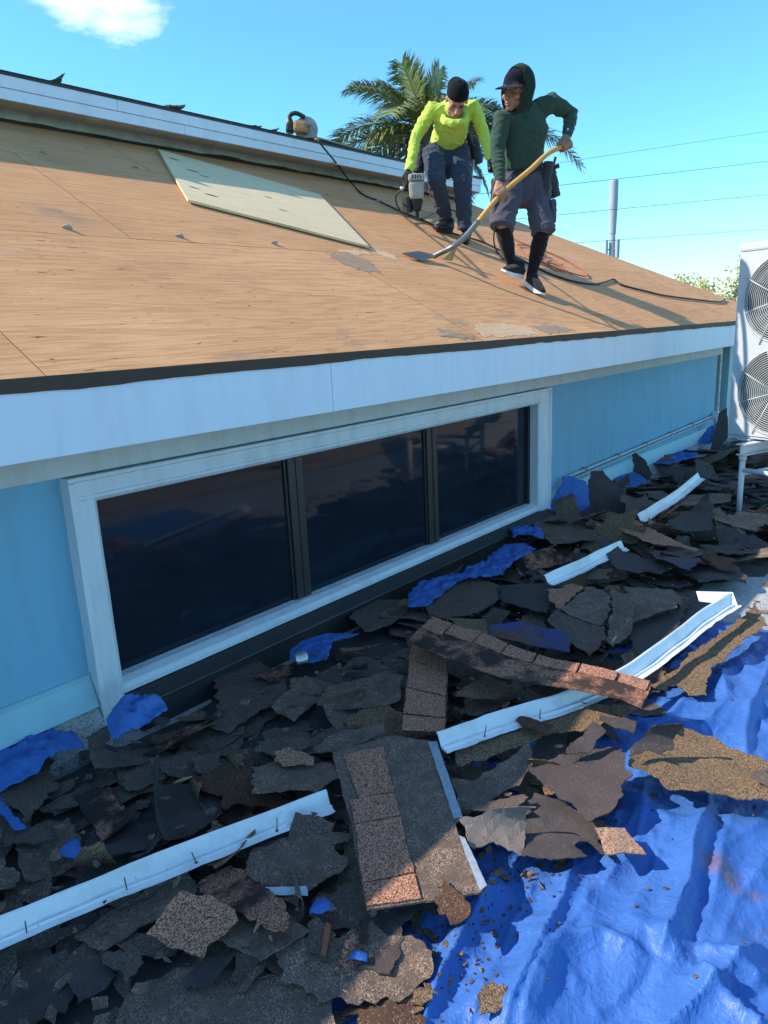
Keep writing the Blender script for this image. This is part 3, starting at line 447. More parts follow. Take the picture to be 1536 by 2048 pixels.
MAT['brown'] = shingle_mat('granule_brown', ((0.0, (0.0458, 0.0193, 0.0112)), (0.4, (0.1987, 0.0806, 0.0466)), (0.75, (0.3974, 0.1773, 0.1072)), (1.0, (0.6879, 0.3652, 0.2516))), (0.1987, 0.0859, 0.0512), (0.2903, 0.1343, 0.0838), 0.7, (0.6113, 0.3116, 0.1957))
MAT['tanbrown'] = shingle_mat('granule_tanbrown', ((0.0, (0.0922, 0.0484, 0.0297)), (0.5, (0.3162, 0.1666, 0.1041)), (1.0, (0.6061, 0.3652, 0.2479))), (0.2372, 0.1289, 0.0793), (0.3426, 0.1826, 0.1190), 0.7, (0.5534, 0.3437, 0.2379))
MAT['tan'] = shingle_mat('granule_tan', ((0.0, (0.0454, 0.0312, 0.0199)), (0.5, (0.1289, 0.0855, 0.0515)), (1.0, (0.3030, 0.1906, 0.1091))), (0.0758, 0.0520, 0.0337), (0.1667, 0.1075, 0.0645), 0.55, (0.3637, 0.2195, 0.1190))
MAT['rust'] = shingle_mat('granule_rust', ((0.0, (0.0382, 0.0234, 0.0173)), (0.6, (0.0955, 0.0553, 0.0372)), (1.0, (0.2389, 0.1257, 0.0732))), (0.0477, 0.0286, 0.0213), (0.1194, 0.0603, 0.0372), 0.08, rust=0.55)
MAT['brownfade'] = shingle_mat('granule_brown_worn', ((0.0, (0.0554, 0.0249, 0.0163)), (0.5, (0.2217, 0.0965, 0.0568)), (1.0, (0.5983, 0.2959, 0.1892))), (0.0886, 0.0436, 0.0297), (0.2217, 0.0965, 0.0608), 0.5, (0.6649, 0.3116, 0.1892), fade=(0.0488, 0.0312, 0.0270))
MAT['blue'] = shingle_mat('granule_blue_stain', ((0.0, (0.0334, 0.0234, 0.0213)), (0.6, (0.0955, 0.0603, 0.0440)), (1.0, (0.2866, 0.1507, 0.0799))), (0.0477, 0.0318, 0.0266), (0.1194, 0.0719, 0.0493), 0.08, blue=0.75)
MAT['blueish'] = shingle_mat('granule_blue_seam', ((0.0, (0.0477, 0.0336, 0.0293)), (0.6, (0.1194, 0.0788, 0.0599)), (1.0, (0.2866, 0.1674, 0.1065))), (0.0598, 0.0419, 0.0359), (0.1432, 0.0887, 0.0639), 0.08, blue=0.25)
MAT['S3'] = MAT['granule']; MAT['S1'] = MAT['brownfade']; MAT['S2'] = MAT['brownfade']


def tarp_mat():
    t = NT('tarp_blue')
    v = t.world_pos()
    n = t.noise(v, 5.0, 5, 0.6)
    c = t.mix(n, (0.036, 0.118, 0.38), (0.056, 0.165, 0.49))
    worn = t.ramp(t.noise(v, 26.0, 8, 0.75), ((0.56, 0.0), (0.72, 1.0)))
    c = t.mix(t.math('MULTIPLY', worn, 0.30), c, (0.16, 0.31, 0.62))
    dirt = t.ramp(t.noise(v, 11.0, 9, 0.72), ((0.60, 0.0), (0.74, 1.0)))
    c = t.mix(t.math('MULTIPLY', dirt, 0.40), c, (0.17, 0.13, 0.12))
    for (x, y), r in zip(STAIN, (0.075, 0.04, 0.05, 0.045)):
        d = t.n('VectorMath', _operation='DISTANCE'); d.inputs[1].default_value = (x, y, 0.06); t.l(v, d.inputs[0])
        e = t.math('ADD', t.math('DIVIDE', d.outputs['Value'], r), t.math('MULTIPLY', t.math('SUBTRACT', t.noise(v, 30.0, 6, 0.7), 0.5), 2.2))
        mk = t.ramp(e, ((0.35, 1.0), (0.95, 0.0)))
        c = t.mix(t.math('MULTIPLY', t.math('MULTIPLY', mk, t.ramp(t.noise(v, 60.0, 5, 0.7), ((0.4, 0.25), (0.6, 1.0)))), 0.8), c, (0.26, 0.115, 0.045))
    # woven tape and sharp creases
    w1 = t.n('TexWave', Scale=95.0); w1.bands_direction = 'X'; t.l(v, w1.inputs['Vector'])
    w2 = t.n('TexWave', Scale=95.0); w2.bands_direction = 'Y'; t.l(v, w2.inputs['Vector'])
    t.bump(t.math('ADD', w1.outputs['Fac'], w2.outputs['Fac']), 0.08, 0.001)
    for sc, st, ds in ((17.0, 0.20, 0.010), (38.0, 0.26, 0.004), (85.0, 0.18, 0.0015)):
        nn = t.noise(v, sc, 2, 0.5, 0.6)
        cr = t.math('ABSOLUTE', t.math('SUBTRACT', nn, 0.5))
        t.bump(t.ramp(cr, ((0.0, 1.0), (0.10, 0.35), (0.3, 0.0))), st, ds)
    return t.done(c, t.ramp(n, ((0.3, 0.40), (0.7, 0.58))), 0.0, 0.32)


def plywood_mat(name, lo, mid, hi, stain=True, grain=1.0):
    t = NT(name)
    v = t.coord(rand=True)
    mp = t.n('Mapping'); mp.inputs['Scale'].default_value = (0.30, 3.6, 1.0); t.l(v, mp.inputs['Vector'])
    flow = t.noise(mp.outputs[0], 1.3, 5, 0.5, 0.3)
    bands = t.math('SINE', t.math('MULTIPLY', flow, 95.0))
    bands = t.math('ADD', t.math('MULTIPLY', bands, 0.5), 0.5)
    mp2 = t.n('Mapping'); mp2.inputs['Scale'].default_value = (3.0, 95.0, 1.0); t.l(v, mp2.inputs['Vector'])
    fib = t.noise(mp2.outputs[0], 1.6, 5, 0.65)
    c = t.mix(flow, lo, hi)
    c = t.mix(t.math('MULTIPLY', t.ramp(bands, ((0.45, 0.0), (1.0, 1.0))), 0.38 * grain), c, mid)
    c = t.mix(t.math('MULTIPLY', t.ramp(fib, ((0.50, 0.0), (0.70, 1.0))), 0.6), c, tuple(x * 0.42 for x in lo))
    c = t.mix(t.math('MULTIPLY', t.ramp(fib, ((0.24, 1.0), (0.42, 0.0))), 0.4), c, tuple(min(1, x * 1.55) for x in hi))
    # broad weathering, panel tone
    pw = t.world_pos()
    ww = t.ramp(t.noise(pw, 0.9, 5, 0.6), ((0.35, 0.0), (0.7, 1.0)))
    c = t.mix(t.math('MULTIPLY', ww, 0.28), c, tuple(x * 0.75 for x in mid))
    oi = t.n('ObjectInfo')
    c = t.mix(t.math('MULTIPLY', oi.outputs['Random'], 0.22), c, tuple(x * 0.75 for x in lo))
    if stain:
        # grey weathered blotches and short dark tears
        st = t.ramp(t.noise(t.world_pos((1, 1.6, 1)), 1.9, 7, 0.66), ((0.57, 0.0), (0.72, 1.0)))
        c = t.mix(t.math('MULTIPLY', st, 0.5), c, (0.20, 0.165, 0.14))
        mp3 = t.n('Mapping'); mp3.inputs['Scale'].default_value = (5.0, 22.0, 1.0); mp3.inputs['Rotation'].default_value = (0, 0, 0.25); t.l(v, mp3.inputs['Vector'])
        tears = t.ramp(t.noise(mp3.outputs[0], 2.4, 3, 0.5), ((0.70, 0.0), (0.73, 1.0)))
        c = t.mix(t.math('MULTIPLY', tears, 0.8), c, (0.035, 0.022, 0.015))
        mp4 = t.n('Mapping'); mp4.inputs['Scale'].default_value = (26.0, 7.0, 1.0); mp4.inputs['Rotation'].default_value = (0, 0, 0.6); t.l(v, mp4.inputs['Vector'])
        pale = t.ramp(t.noise(mp4.outputs[0], 2.0, 3, 0.5), ((0.66, 0.0), (0.71, 1.0)))
        c = t.mix(t.math('MULTIPLY', pale, 0.25), c, (0.72, 0.53, 0.34))
        t.bump(tears, -0.5, 0.004)
    t.bump(t.math('ADD', fib, t.math('MULTIPLY', bands, 0.4)), 0.35, 0.003)
    return t.done(c, 0.85, 0.0, 0.2)


def paint_mat(name, col, dirt=(0.25, 0.27, 0.25), amount=0.35, rough=0.5, streak=True, bump=0.12, speck=0.0):
    t = NT(name)
    v = t.world_pos((1.6, 1.6, 0.35) if streak else (1, 1, 1))
    s = t.ramp(t.noise(v, 6.0, 8, 0.66), ((0.46, 0.0), (0.75, 1.0)))
    p = t.world_pos()
    b = t.ramp(t.noise(p, 1.4, 5, 0.6), ((0.35, 0.0), (0.75, 1.0)))
    c = t.mix(t.math('MULTIPLY', s, amount), col, dirt)
    c = t.mix(t.math('MULTIPLY', b, amount * 0.5), c, tuple(x * 0.8 for x in col))
    if speck:
        sp = t.ramp(t.noise(p, 95.0, 3, 0.5), ((0.70, 0.0), (0.74, 1.0)))
        c = t.mix(t.math('MULTIPLY', sp, speck), c, (0.10, 0.10, 0.10))
    t.bump(t.noise(p, 60.0, 4, 0.6), bump, 0.004)
    t.bump(t.noise(p, 3.0, 3, 0.5), 0.08, 0.02)
    return t.done(c, rough, 0.0, 0.4)


def glass_mat():
    t = NT('dark_window_glass')
    p = t.world_pos()
    dust = t.ramp(t.noise(p, 60.0, 3, 0.5), ((0.78, 0.0), (0.80, 1.0)))
    painted_sheen = t.noise(p, 2.2, 4, 0.6)
    c = t.mix(painted_sheen, (0.005, 0.008, 0.013), (0.020, 0.028, 0.046))  # blue-grey reflection sheen painted into the glass colour
    c = t.mix(t.math('MULTIPLY', dust, 0.5), c, (0.12, 0.11, 0.10))
    t.bump(t.noise(p, 1.6, 2, 0.5), 0.02, 0.02)
    return t.done(c, t.ramp(t.math('ADD', painted_sheen, dust), ((0.3, 0.03), (1.0, 0.10))), 0.0, 0.26)


def cloth_mat(name, col, scale=160.0, var=0.25, rough=0.9, fold=0.35):
    t = NT(name)
    v = t.coord()
    n = t.noise(v, 14.0, 5, 0.6)
    c = t.mix(n, tuple(x * (1 - var) for x in col), tuple(min(1, x * (1 + var)) for x in col))
    t.bump(t.noise(v, 26.0, 5, 0.6), fold, 0.02)
    t.bump(t.noise(v, scale * 3, 2, 0.5), 0.15, 0.002)
    m = t.done(c, rough, 0.0, 0.2)
    t.b.inputs['Sheen Weight'].default_value = 0.15
    return m

# ================================================================== THE PLACE
WALL_Y, EAVE_Y, EAVE_Z, PITCH = 2.67, 2.245, 1.4776, 0.525
CORNER_X = 10.17
UP_WALL_Y, UP_FAS_Y = 5.015, 4.773
ROOF_A = math.atan(PITCH)


def roof_z(y):
    return EAVE_Z + PITCH * (y - EAVE_Y)


M_PLY = plywood_mat('old_plywood', (0.67, 0.330, 0.150), (0.46, 0.190, 0.076), (0.79, 0.435, 0.215))
M_PLYNEW = plywood_mat('new_plywood', (0.82, 0.62, 0.37), (0.66, 0.48, 0.28), (0.88, 0.72, 0.47), stain=False, grain=0.5)
M_PLYGREY = plywood_mat('weathered_plywood', (0.46, 0.34, 0.235), (0.32, 0.23, 0.16), (0.56, 0.43, 0.31), stain=False)
M_FASCIA = paint_mat('white_fascia_paint', (0.68, 0.75, 0.84), (0.36, 0.40, 0.42), 0.22)
M_FRIEZE = paint_mat('cream_stucco', (0.60, 0.63, 0.64), (0.26, 0.27, 0.27), 0.34, 0.8, bump=0.35, speck=0.6)
M_TRIM = paint_mat('white_trim_paint', (0.68, 0.73, 0.78), (0.25, 0.27, 0.28), 0.32, 0.5, bump=0.25, speck=0.25)
M_WALL = paint_mat('light_blue_stucco', (0.20, 0.44, 0.61), (0.19, 0.30, 0.36), 0.55, 0.75, bump=0.55, speck=0.2)
M_WALLTRIM = paint_mat('light_blue_metal', (0.30, 0.52, 0.60), (0.2, 0.3, 0.3), 0.3, 0.5)
M_DRIP = plain('dark_brown_board', (0.045, 0.026, 0.018), 0.6, var=0.6, scale=9.0, bump=0.3)
M_BRONZE = plain('bronze_aluminium', (0.030, 0.026, 0.026), 0.45, 0.1, var=0.3)
M_LEDGE = plain('dark_ledge_metal', (0.035, 0.033, 0.034), 0.55, var=0.4, scale=7, bump=0.2)
M_GLASS = glass_mat()
M_TARP = tarp_mat()
M_WHITEMETAL = paint_mat('white_flashing_metal', (0.78, 0.80, 0.82), (0.16, 0.17, 0.18), 0.42, 0.35, streak=False, bump=0.05, speck=0.6)
M_GALV = plain('galvanised_metal', (0.40, 0.40, 0.41), 0.45, 0.6, var=0.15)
M_CONDUIT = paint_mat('grey_conduit_paint', (0.42, 0.50, 0.54), (0.2, 0.22, 0.22), 0.3, 0.5, streak=False)
M_BLACK = plain('black_rubber', (0.012, 0.012, 0.013), 0.55, var=0.3)
M_ORANGE = plain('orange_rubber', (0.42, 0.085, 0.045), 0.55, var=0.25)
M_NAIL = plain('rusty_nail', (0.10, 0.06, 0.045), 0.6, 0.4, var=0.4, scale=60)
M_TAR = plain('flashing_tar', (0.02, 0.022, 0.022), 0.5, var=0.5, scale=20, bump=0.5)
M_UPMETAL = paint_mat('greenish_flashing', (0.42, 0.48, 0.46), (0.06, 0.065, 0.06), 0.7, 0.6, streak=False)
M_SOFFIT = paint_mat('cream_soffit', (0.55, 0.52, 0.45), (0.2, 0.19, 0.17), 0.35, 0.8, streak=False, speck=0.3)

# ---- ground far below, reaching the horizon
t = NT('far_ground')
v_ = t.world_pos()
M_GROUND = t.done(t.mix(t.noise(v_, 0.12, 8, 0.65), (0.045, 0.075, 0.028), (0.13, 0.12, 0.085)), 0.95)
g = pydata('ground', [(-900, -900, -3.4), (900, -900, -3.4), (900, 900, -3.4), (-900, 900, -3.4)], [(0, 1, 2, 3)], M_GROUND)
tag(g, kind='structure')

# ---- the flat lower roof everyone's debris lies on
t = NT('mineral_cap_sheet')
v_ = t.world_pos()
gr = t.n('TexVoronoi', Scale=260.0); t.l(v_, gr.inputs['Vector'])
sp_ = t.n('SeparateColor'); t.l(gr.outputs['Color'], sp_.inputs[0])
c_ = t.ramp(sp_.outputs[0], ((0.0, (0.16, 0.16, 0.16)), (0.4, (0.36, 0.36, 0.35)), (1.0, (0.62, 0.61, 0.59))))
c_ = t.mix(t.math('MULTIPLY', t.ramp(t.noise(v_, 2.5, 7, 0.7), ((0.4, 0.0), (0.7, 1.0))), 0.5), c_, (0.13, 0.12, 0.11))
t.bump(gr.outputs['Distance'], 0.5, 0.004)
M_CAP = t.done(c_, 0.95)
g = box('lower_roof', (-7, -9, -0.35), (15, 2.95, 0.0), M_CAP)
tag(g, kind='structure')

# ---- the house
house = empty('house', (5.0, WALL_Y, 0.0))
tag(house, 'light blue house with a bare plywood hip roof and long dark window', 'house')
HI = Matrix.Translation((-5.0, -WALL_Y, 0.0))


def hpart(o):
    o.parent = house
    o.matrix_parent_inverse = HI
    return o


FX0, FX1, FZ0, FZ1 = 1.253, 5.03, 0.075, 1.08      # outer edge of the window surround
bm = bmesh.new()
WX1 = 9.30
bm_box(bm, (-3, WALL_Y, -0.02), (FX0 + 0.04, WALL_Y + 0.2, 1.36))
bm_box(bm, (FX1 - 0.04, WALL_Y, -0.02), (WX1, WALL_Y + 0.2, 1.36))
bm_box(bm, (FX0 + 0.042, WALL_Y, FZ1 - 0.04), (FX1 - 0.042, WALL_Y + 0.2, 1.36))
bm_box(bm, (FX0 + 0.042, WALL_Y, -0.02), (FX1 - 0.042, WALL_Y + 0.2, FZ0 + 0.03))
hpart(from_bm('wall', bm, M_WALL))
# return wall and metal corner beyond
hpart(box('corner_panel', (WX1 + 0.002, WALL_Y + 0.06, -0.02), (WX1 + 0.42, WALL_Y + 0.2, 1.36), paint_mat('taupe_metal', (0.33, 0.30, 0.29), (0.15, 0.13, 0.12), 0.3, 0.5)))
cb = hpart(box('corner_strip', (WX1 + 0.24, WALL_Y + 0.03, -0.02), (WX1 + 0.31, WALL_Y + 0.058, 1.36), M_CONDUIT))
for k in range(9):
    s_ = box('rivet', (WX1 + 0.265, WALL_Y + 0.022, 0.2 + k * 0.13), (WX1 + 0.28, WALL_Y + 0.031, 0.215 + k * 0.13), M_GALV, cb)
hpart(box('end_panel', (WX1 + 0.43, WALL_Y - 0.02, -0.02), (WX1 + 0.80, WALL_Y + 0.2, 1.36), M_WALLTRIM))

# frieze under the fascia
hpart(box('frieze_board', (-3, WALL_Y - 0.035, 1.085), (WX1 + 0.06, WALL_Y - 0.002, 1.40), M_FRIEZE))
# fascia boards, butt joints where the photograph shows them
xs = [-3.0, 2.307, 5.311, 8.209, CORNER_X + 0.0]
for a, b in zip(xs, xs[1:]):
    bm = bmesh.new()
    bm_box(bm, (a + 0.0015, EAVE_Y, 1.222), (b - 0.0015, EAVE_Y + 0.022, 1.462), 0.003)
    hpart(from_bm('fascia_board', bm, M_FASCIA))
hpart(box('soffit', (-3, EAVE_Y + 0.024, 1.245), (CORNER_X - 0.03, WALL_Y - 0.037, 1.257), M_SOFFIT))
# brown exposed drip board, wavering lower edge where the paint stops
bm = bmesh.new()
N = 260
x0, x1 = -3.0, CORNER_X - 0.002
top = []; bot = []
for i in range(N + 1):
    x = x0 + (x1 - x0) * i / N
    zb = 1.432 + 0.010 * noise.noise(V((x * 1.3, 0, 0))) + 0.006 * noise.noise(V((x * 9, 3, 0)))
    top.append(bm.verts.new((x, EAVE_Y - 0.010, EAVE_Z - 0.004)))
    bot.append(bm.verts.new((x, EAVE_Y - 0.006, zb)))
for i in range(N):
    bm.faces.new((top[i], top[i + 1], bot[i + 1], bot[i]))
ret = bmesh.ops.extrude_face_region(bm, geom=bm.faces[:])
for e_ in ret['geom']:
    if isinstance(e_, bmesh.types.BMVert):
        e_.co.y += 0.0085 if e_.co.z > 1.46 else 0.005
hpart(from_bm('drip_board', bm, M_DRIP))

# ---- roof deck and its plywood sheets
ca, sa = math.cos(ROOF_A), math.sin(ROOF_A)
SL = (UP_WALL_Y - EAVE_Y) / ca + 0.05
deck = empty('roof_deck', (0, EAVE_Y - 0.012, EAVE_Z - 0.006))
deck.rotation_euler = (ROOF_A, 0, 0)
hpart(deck)
dv = [(-3, 0.02, -0.03), (CORNER_X - 0.06, 0.02, -0.03), (CORNER_X - 0.06 - SL * ca, SL, -0.03), (-3, SL, -0.03)]
dv2 = [(a, b, -0.10) for a, b, c in dv]
pydata('rafter_bed', dv + dv2, [(0, 1, 2, 3), (7, 6, 5, 4), (0, 4, 5, 1), (1, 5, 6, 2), (2, 6, 7, 3), (3, 7, 4, 0)], M_DRIP, deck)


def clip_hip(poly):
    """keep x + v*ca <= CORNER_X"""
    out = []
    for i in range(len(poly)):
        p, q = poly[i], poly[(i + 1) % len(poly)]
        fp = CORNER_X - p[0] - p[1] * ca; fq = CORNER_X - q[0] - q[1] * ca
        if fp >= 0: out.append(p)
        if (fp >= 0) != (fq >= 0):
            k = fp / (fp - fq); out.append((p[0] + (q[0] - p[0]) * k, p[1] + (q[1] - p[1]) * k))
    return out


rows = [(0.0, 1.22, -1.38), (1.22, 2.44, -0.35), (2.44, SL - 0.02, -1.9)]
for v0, v1, off in rows:
    x = off - 2.44
    while x < CORNER_X:
        poly = clip_hip([(x + 0.0015, v0 + 0.0015), (x + 2.4385, v0 + 0.0015), (x + 2.4385, v1 - 0.0015), (x + 0.0015, v1 - 0.0015)])
        if len(poly) >= 3 and x > -3.5:
            h = random.uniform(-0.0006, 0.0006)
            cx, cy = x + 1.22, (v0 + v1) / 2
            tw = 0.0
            vs1 = [(p[0] - cx, p[1] - cy, 0.0 + tw * (p[0] - cx)) for p in poly]; vs0 = [(a, b, c - 0.016) for a, b, c in vs1]
            n_ = len(poly)
            fs = [tuple(range(n_)), tuple(range(2 * n_ - 1, n_ - 1, -1))] + [(i, n_ + i, n_ + (i + 1) % n_, (i + 1) % n_) for i in range(n_)]
            o = pydata('sheathing_panel', vs1 + vs0, fs, M_PLY, deck)
            o.data.materials.append(M_DRIP)  # panel sides coloured dark so sun doesn't brighten the seams
            for pf in list(o.data.polygons)[1:]: pf.material_index = 1
            o.location = (cx, cy, h)
        x += 2.44
# the slope beyond the hip
bm = bmesh.new()
a_ = V((CORNER_X, EAVE_Y - 0.01, EAVE_Z - 0.02)); b_ = V((CORNER_X - (UP_WALL_Y - EAVE_Y), UP_WALL_Y, roof_z(UP_WALL_Y) - 0.02))
q_ = [a_, b_, b_ + V((0, 5, 0)), a_ + V((0, 9, 0))]
vv = [bm.verts.new(p) for p in q_]; bm.faces.new(vv)
r_ = bmesh.ops.extrude_face_region(bm, geom=bm.faces[:])
for e_ in r_['geom']:
    if isinstance(e_, bmesh.types.BMVert): e_.co.z -= 0.05
hpart(from_bm('far_roof_slope', bm, M_PLYGREY))
hpart(box('end_fascia', (CORNER_X + 0.002, EAVE_Y + 0.01, 1.222), (CORNER_X + 0.024, EAVE_Y + 8, 1.44), M_FASCIA))

# ---- upper storey edge: wall strip, flashing, soffit, fascia
UX1 = CORNER_X - (UP_WALL_Y - EAVE_Y) - 0.10
UZ0 = roof_z(UP_WALL_Y)
hpart(box('upper_wall', (-3, UP_WALL_Y, UZ0 - 0.3), (UX1, UP_WALL_Y + 0.2, 3.03), M_UPMETAL))
bm = bmesh.new()
pts = []
N = 160
for i in range(N + 1):
    x = -3 + (UX1 + 3) * i / N
    h = 0.014 + 0.016 * (noise.noise(V((x * 2.3, 5, 0))) + 0.6 * noise.noise(V((x * 9, 1, 0))))
    pts.append((x, max(0.004, h)))
va = [bm.verts.new((x, UP_WALL_Y - 0.008, UZ0 + h)) for x, h in pts]
vb = [bm.verts.new((x, UP_WALL_Y - 0.05, UZ0 - 0.012)) for x, h in pts]
vc = [bm.verts.new((x, UP_WALL_Y + 0.002, UZ0 + h)) for x, h in pts]
for i in range(N):
    bm.faces.new((vb[i], vb[i + 1], va[i + 1], va[i])); bm.faces.new((va[i], va[i + 1], vc[i + 1], vc[i]))
hpart(from_bm('flashing_tar_line', bm, M_TAR))
so = hpart(box('upper_soffit', (-3, UP_FAS_Y + 0.024, 2.997), (UX1 + 0.15, UP_WALL_Y + 0.2, 3.012), M_SOFFIT))
for x in (2.9, 3.95, 5.05):
    bm = bmesh.new()
    loft(bm, [(x, UP_FAS_Y + 0.12, 2.997), (x, UP_FAS_Y + 0.12, 2.990)], [0.055, 0.05], n=20, cap='flat')
    o = from_bm('soffit_vent', bm, M_SOFFIT, so)
for k, (z0, z1, dy) in enumerate(((2.985, 3.047, 0.0), (3.0495, 3.118, -0.006))):
    xs = [-3.0, 3.55, 5.28, UX1 + 0.17] if k == 0 else [-3.0, 3.02, 4.62, UX1 + 0.17]
    for a, b in zip(xs, xs[1:]):
        bm = bmesh.new()
        bm_box(bm, (a + 0.0015, UP_FAS_Y + dy, z0), (b - 0.0015, UP_FAS_Y + 0.022, z1), 0.002)
        hpart(from_bm('upper_fascia_board', bm, M_FASCIA))
hpart(box('upper_drip_edge', (-3, UP_FAS_Y - 0.012, 3.119), (UX1 + 0.18, UP_FAS_Y + 0.03, 3.129), M_TAR))
M_ROOFTOP = shingle_mat('upper_roofing', ((0.0, (0.02, 0.02, 0.02)), (1.0, (0.08, 0.07, 0.06))), (0.02, 0.02, 0.02), (0.05, 0.045, 0.04), 0.08)
bm = bmesh.new()
vv = [bm.verts.new(p) for p in [(-3, UP_FAS_Y - 0.01, 3.130), (UX1 + 0.18, UP_FAS_Y - 0.01, 3.130), (UX1 + 0.18, UP_FAS_Y + 7, 3.20), (-3, UP_FAS_Y + 7, 3.20)]]
bm.faces.new(vv)
r_ = bmesh.ops.extrude_face_region(bm, geom=bm.faces[:])
for e_ in r_['geom']:
    if isinstance(e_, bmesh.types.BMVert): e_.co.z += 0.012
hpart(from_bm('upper_roof', bm, M_ROOFTOP))
hpart(box('upper_end_fascia', (UX1 + 0.172, UP_FAS_Y + 0.024, 2.985), (UX1 + 0.19, UP_FAS_Y + 7, 3.118), M_FASCIA))

# ---- the window
win = empty('window', (FX0, WALL_Y, FZ0))
hpart(win)
WI = Matrix.Translation((-FX0, -WALL_Y, -FZ0))


def wpart(o):
    o.parent = win
    o.matrix_parent_inverse = WI
    return o


FY = WALL_Y - 0.05          # face of the surround
GY = WALL_Y + 0.055         # glass
GX0, GX1, GZ0, GZ1 = 1.372, 4.88, 0.205, 0.975


def moulding(name, prof, a, b, axis, mat):
    """sweep a 2-D profile (across, out) along x or z"""
    bm = bmesh.new()
    n_ = len(prof)
    seg = 40
    rings = []
    for i in range(seg + 1):
        k = a + (b - a) * i / seg
        ring = []
        for (c, o) in prof:
            jit = 0.0025 * noise.noise(V((k * 6, c * 30, o * 30)))
            if axis == 'x': ring.append(bm.verts.new((k, FY + o + jit, c)))
            else: ring.append(bm.verts.new((c + jit, FY + o, k)))
        rings.append(ring)
    for r0, r1 in zip(rings, rings[1:]):
        for j in range(n_):
            bm.faces.new((r0[j], r0[(j + 1) % n_], r1[(j + 1) % n_], r1[j]))
    bm.faces.new(rings[0]); bm.faces.new(rings[-1])
    return wpart(from_bm(name, bm, mat))


# head: outer bead, flat, inner bead, then the reveal back to the glass
moulding('head_casing', [(FZ1 - 0.002, 0.06), (FZ1 - 0.002, -0.014), (FZ1 - 0.016, -0.016), (FZ1 - 0.022, -0.002), (FZ1 - 0.075, 0.0), (FZ1 - 0.079, -0.006), (FZ1 - 0.09, -0.006), (GZ1, 0.006), (GZ1, 0.13), (FZ1 - 0.002, 0.13)], FX0 + 0.002, FX1 - 0.002, 'x', M_TRIM)
moulding('jamb_casing', [(FX0, 0.06), (FX0, -0.016), (FX0 + 0.022, -0.018), (FX0 + 0.03, -0.003), (FX0 + 0.06, 0.0), (FX0 + 0.075, -0.005), (FX0 + 0.095, -0.004), (GX0 - 0.012, 0.008), (GX0, 0.02), (GX0, 0.13), (FX0, 0.13)], FZ0 - 0.02, FZ1 - 0.024, 'z', M_TRIM)
moulding('jamb_casing', [(FX1, 0.06), (FX1, -0.016), (FX1 - 0.02, -0.018), (FX1 - 0.028, -0.003), (FX1 - 0.06, 0.0), (FX1 - 0.08, -0.005), (FX1 - 0.10, -0.004), (GX1 + 0.01, 0.01), (GX1, 0.02), (GX1, 0.13), (FX1, 0.13)], FZ0 - 0.0, FZ1 - 0.024, 'z', M_TRIM)
moulding('sill', [(GZ0, 0.13), (GZ0 + 0.002, 0.06), (GZ0 - 0.012, 0.02), (GZ0 - 0.03, 0.005), (GZ0 - 0.048, 0.006), (GZ0 - 0.05, 0.02), (GZ0 - 0.05, 0.13)], FX0 + 0.085, FX1 - 0.06, 'x', M_TRIM)
# dark ledge and kerb below the sill
moulding('sill_ledge', [(GZ0 - 0.052, 0.10), (GZ0 - 0.054, 0.0), (GZ0 - 0.085, -0.075), (GZ0 - 0.092, -0.078), (GZ0 - 0.10, -0.07), (GZ0 - 0.10, 0.10)], FX0 + 0.13, FX1 - 0.02, 'x', M_LEDGE)
moulding('kerb_face', [(GZ0 - 0.102, 0.04), (GZ0 - 0.102, -0.045), (GZ0 - 0.20, -0.06), (GZ0 - 0.22, -0.12), (-0.02, -0.14), (-0.02, 0.04)], FX0 + 0.13, FX1 - 0.02, 'x', M_BRONZE)
wpart(box('pane_surround', (GX0 + 0.001, GY - 0.02, GZ0 + 0.004), (GX0 + 0.018, GY + 0.004, GZ1 - 0.001), M_BRONZE))
wpart(box('pane_surround', (GX1 - 0.03, GY - 0.02, GZ0 + 0.004), (GX1 - 0.001, GY + 0.004, GZ1 - 0.001), M_BRONZE))
wpart(box('pane_surround', (GX0 + 0.019, GY - 0.02, GZ1 - 0.022), (GX1 - 0.031, GY + 0.004, GZ1 - 0.001), M_BRONZE))
mull = [(2.425, 2.525), (3.585, 3.688)]
for a, b in mull:
    mo = wpart(box('mullion', (a, GY - 0.022, GZ0 + 0.003), (b, GY + 0.016, GZ1 - 0.001), M_BRONZE, bevel=0.003))
    box('mullion_rib', (a + 0.050, GY - 0.026, GZ0 + 0.01), (a + 0.055, GY - 0.0222, GZ1 - 0.002), M_BRONZE, mo).matrix_parent_inverse = Matrix()
    box('mullion_rib', (b - 0.045, GY - 0.026, GZ0 + 0.01), (b - 0.04, GY - 0.0222, GZ1 - 0.002), M_BRONZE, mo)
edges = [(GX0 + 0.019, mull[0][0] - 0.001), (mull[0][1] + 0.001, mull[1][0] - 0.001), (mull[1][1] + 0.001, GX1 - 0.031)]
for i, (a, b) in enumerate(edges):
    wpart(box('pane', (a, GY, GZ0 + 0.004), (b, GY + 0.012, GZ1 - 0.023), M_GLASS))
    if i < 2:
        wpart(box('sash_stile', (b - 0.016, GY - 0.010, GZ0 + 0.004), (b - 0.001, GY - 0.001, GZ1 - 0.023), M_BRONZE))

# ---- base flashing and conduit
def strip_along(name, prof, x0, x1, mat, y0):
    bm = bmesh.new(); seg = 60; rings = []
    for i in range(seg + 1):
        x = x0 + (x1 - x0) * i / seg
        rings.append([bm.verts.new((x, y0 + o + 0.002 * noise.noise(V((x * 5, z * 20, 0))), z)) for z, o in prof])
    n_ = len(prof)
    for r0, r1 in zip(rings, rings[1:]):
        for j in range(n_):
            bm.faces.new((r0[j], r0[(j + 1) % n_], r1[(j + 1) % n_], r1[j]))
    bm.faces.new(rings[0]); bm.faces.new(rings[-1])
    return hpart(from_bm(name, bm, mat))


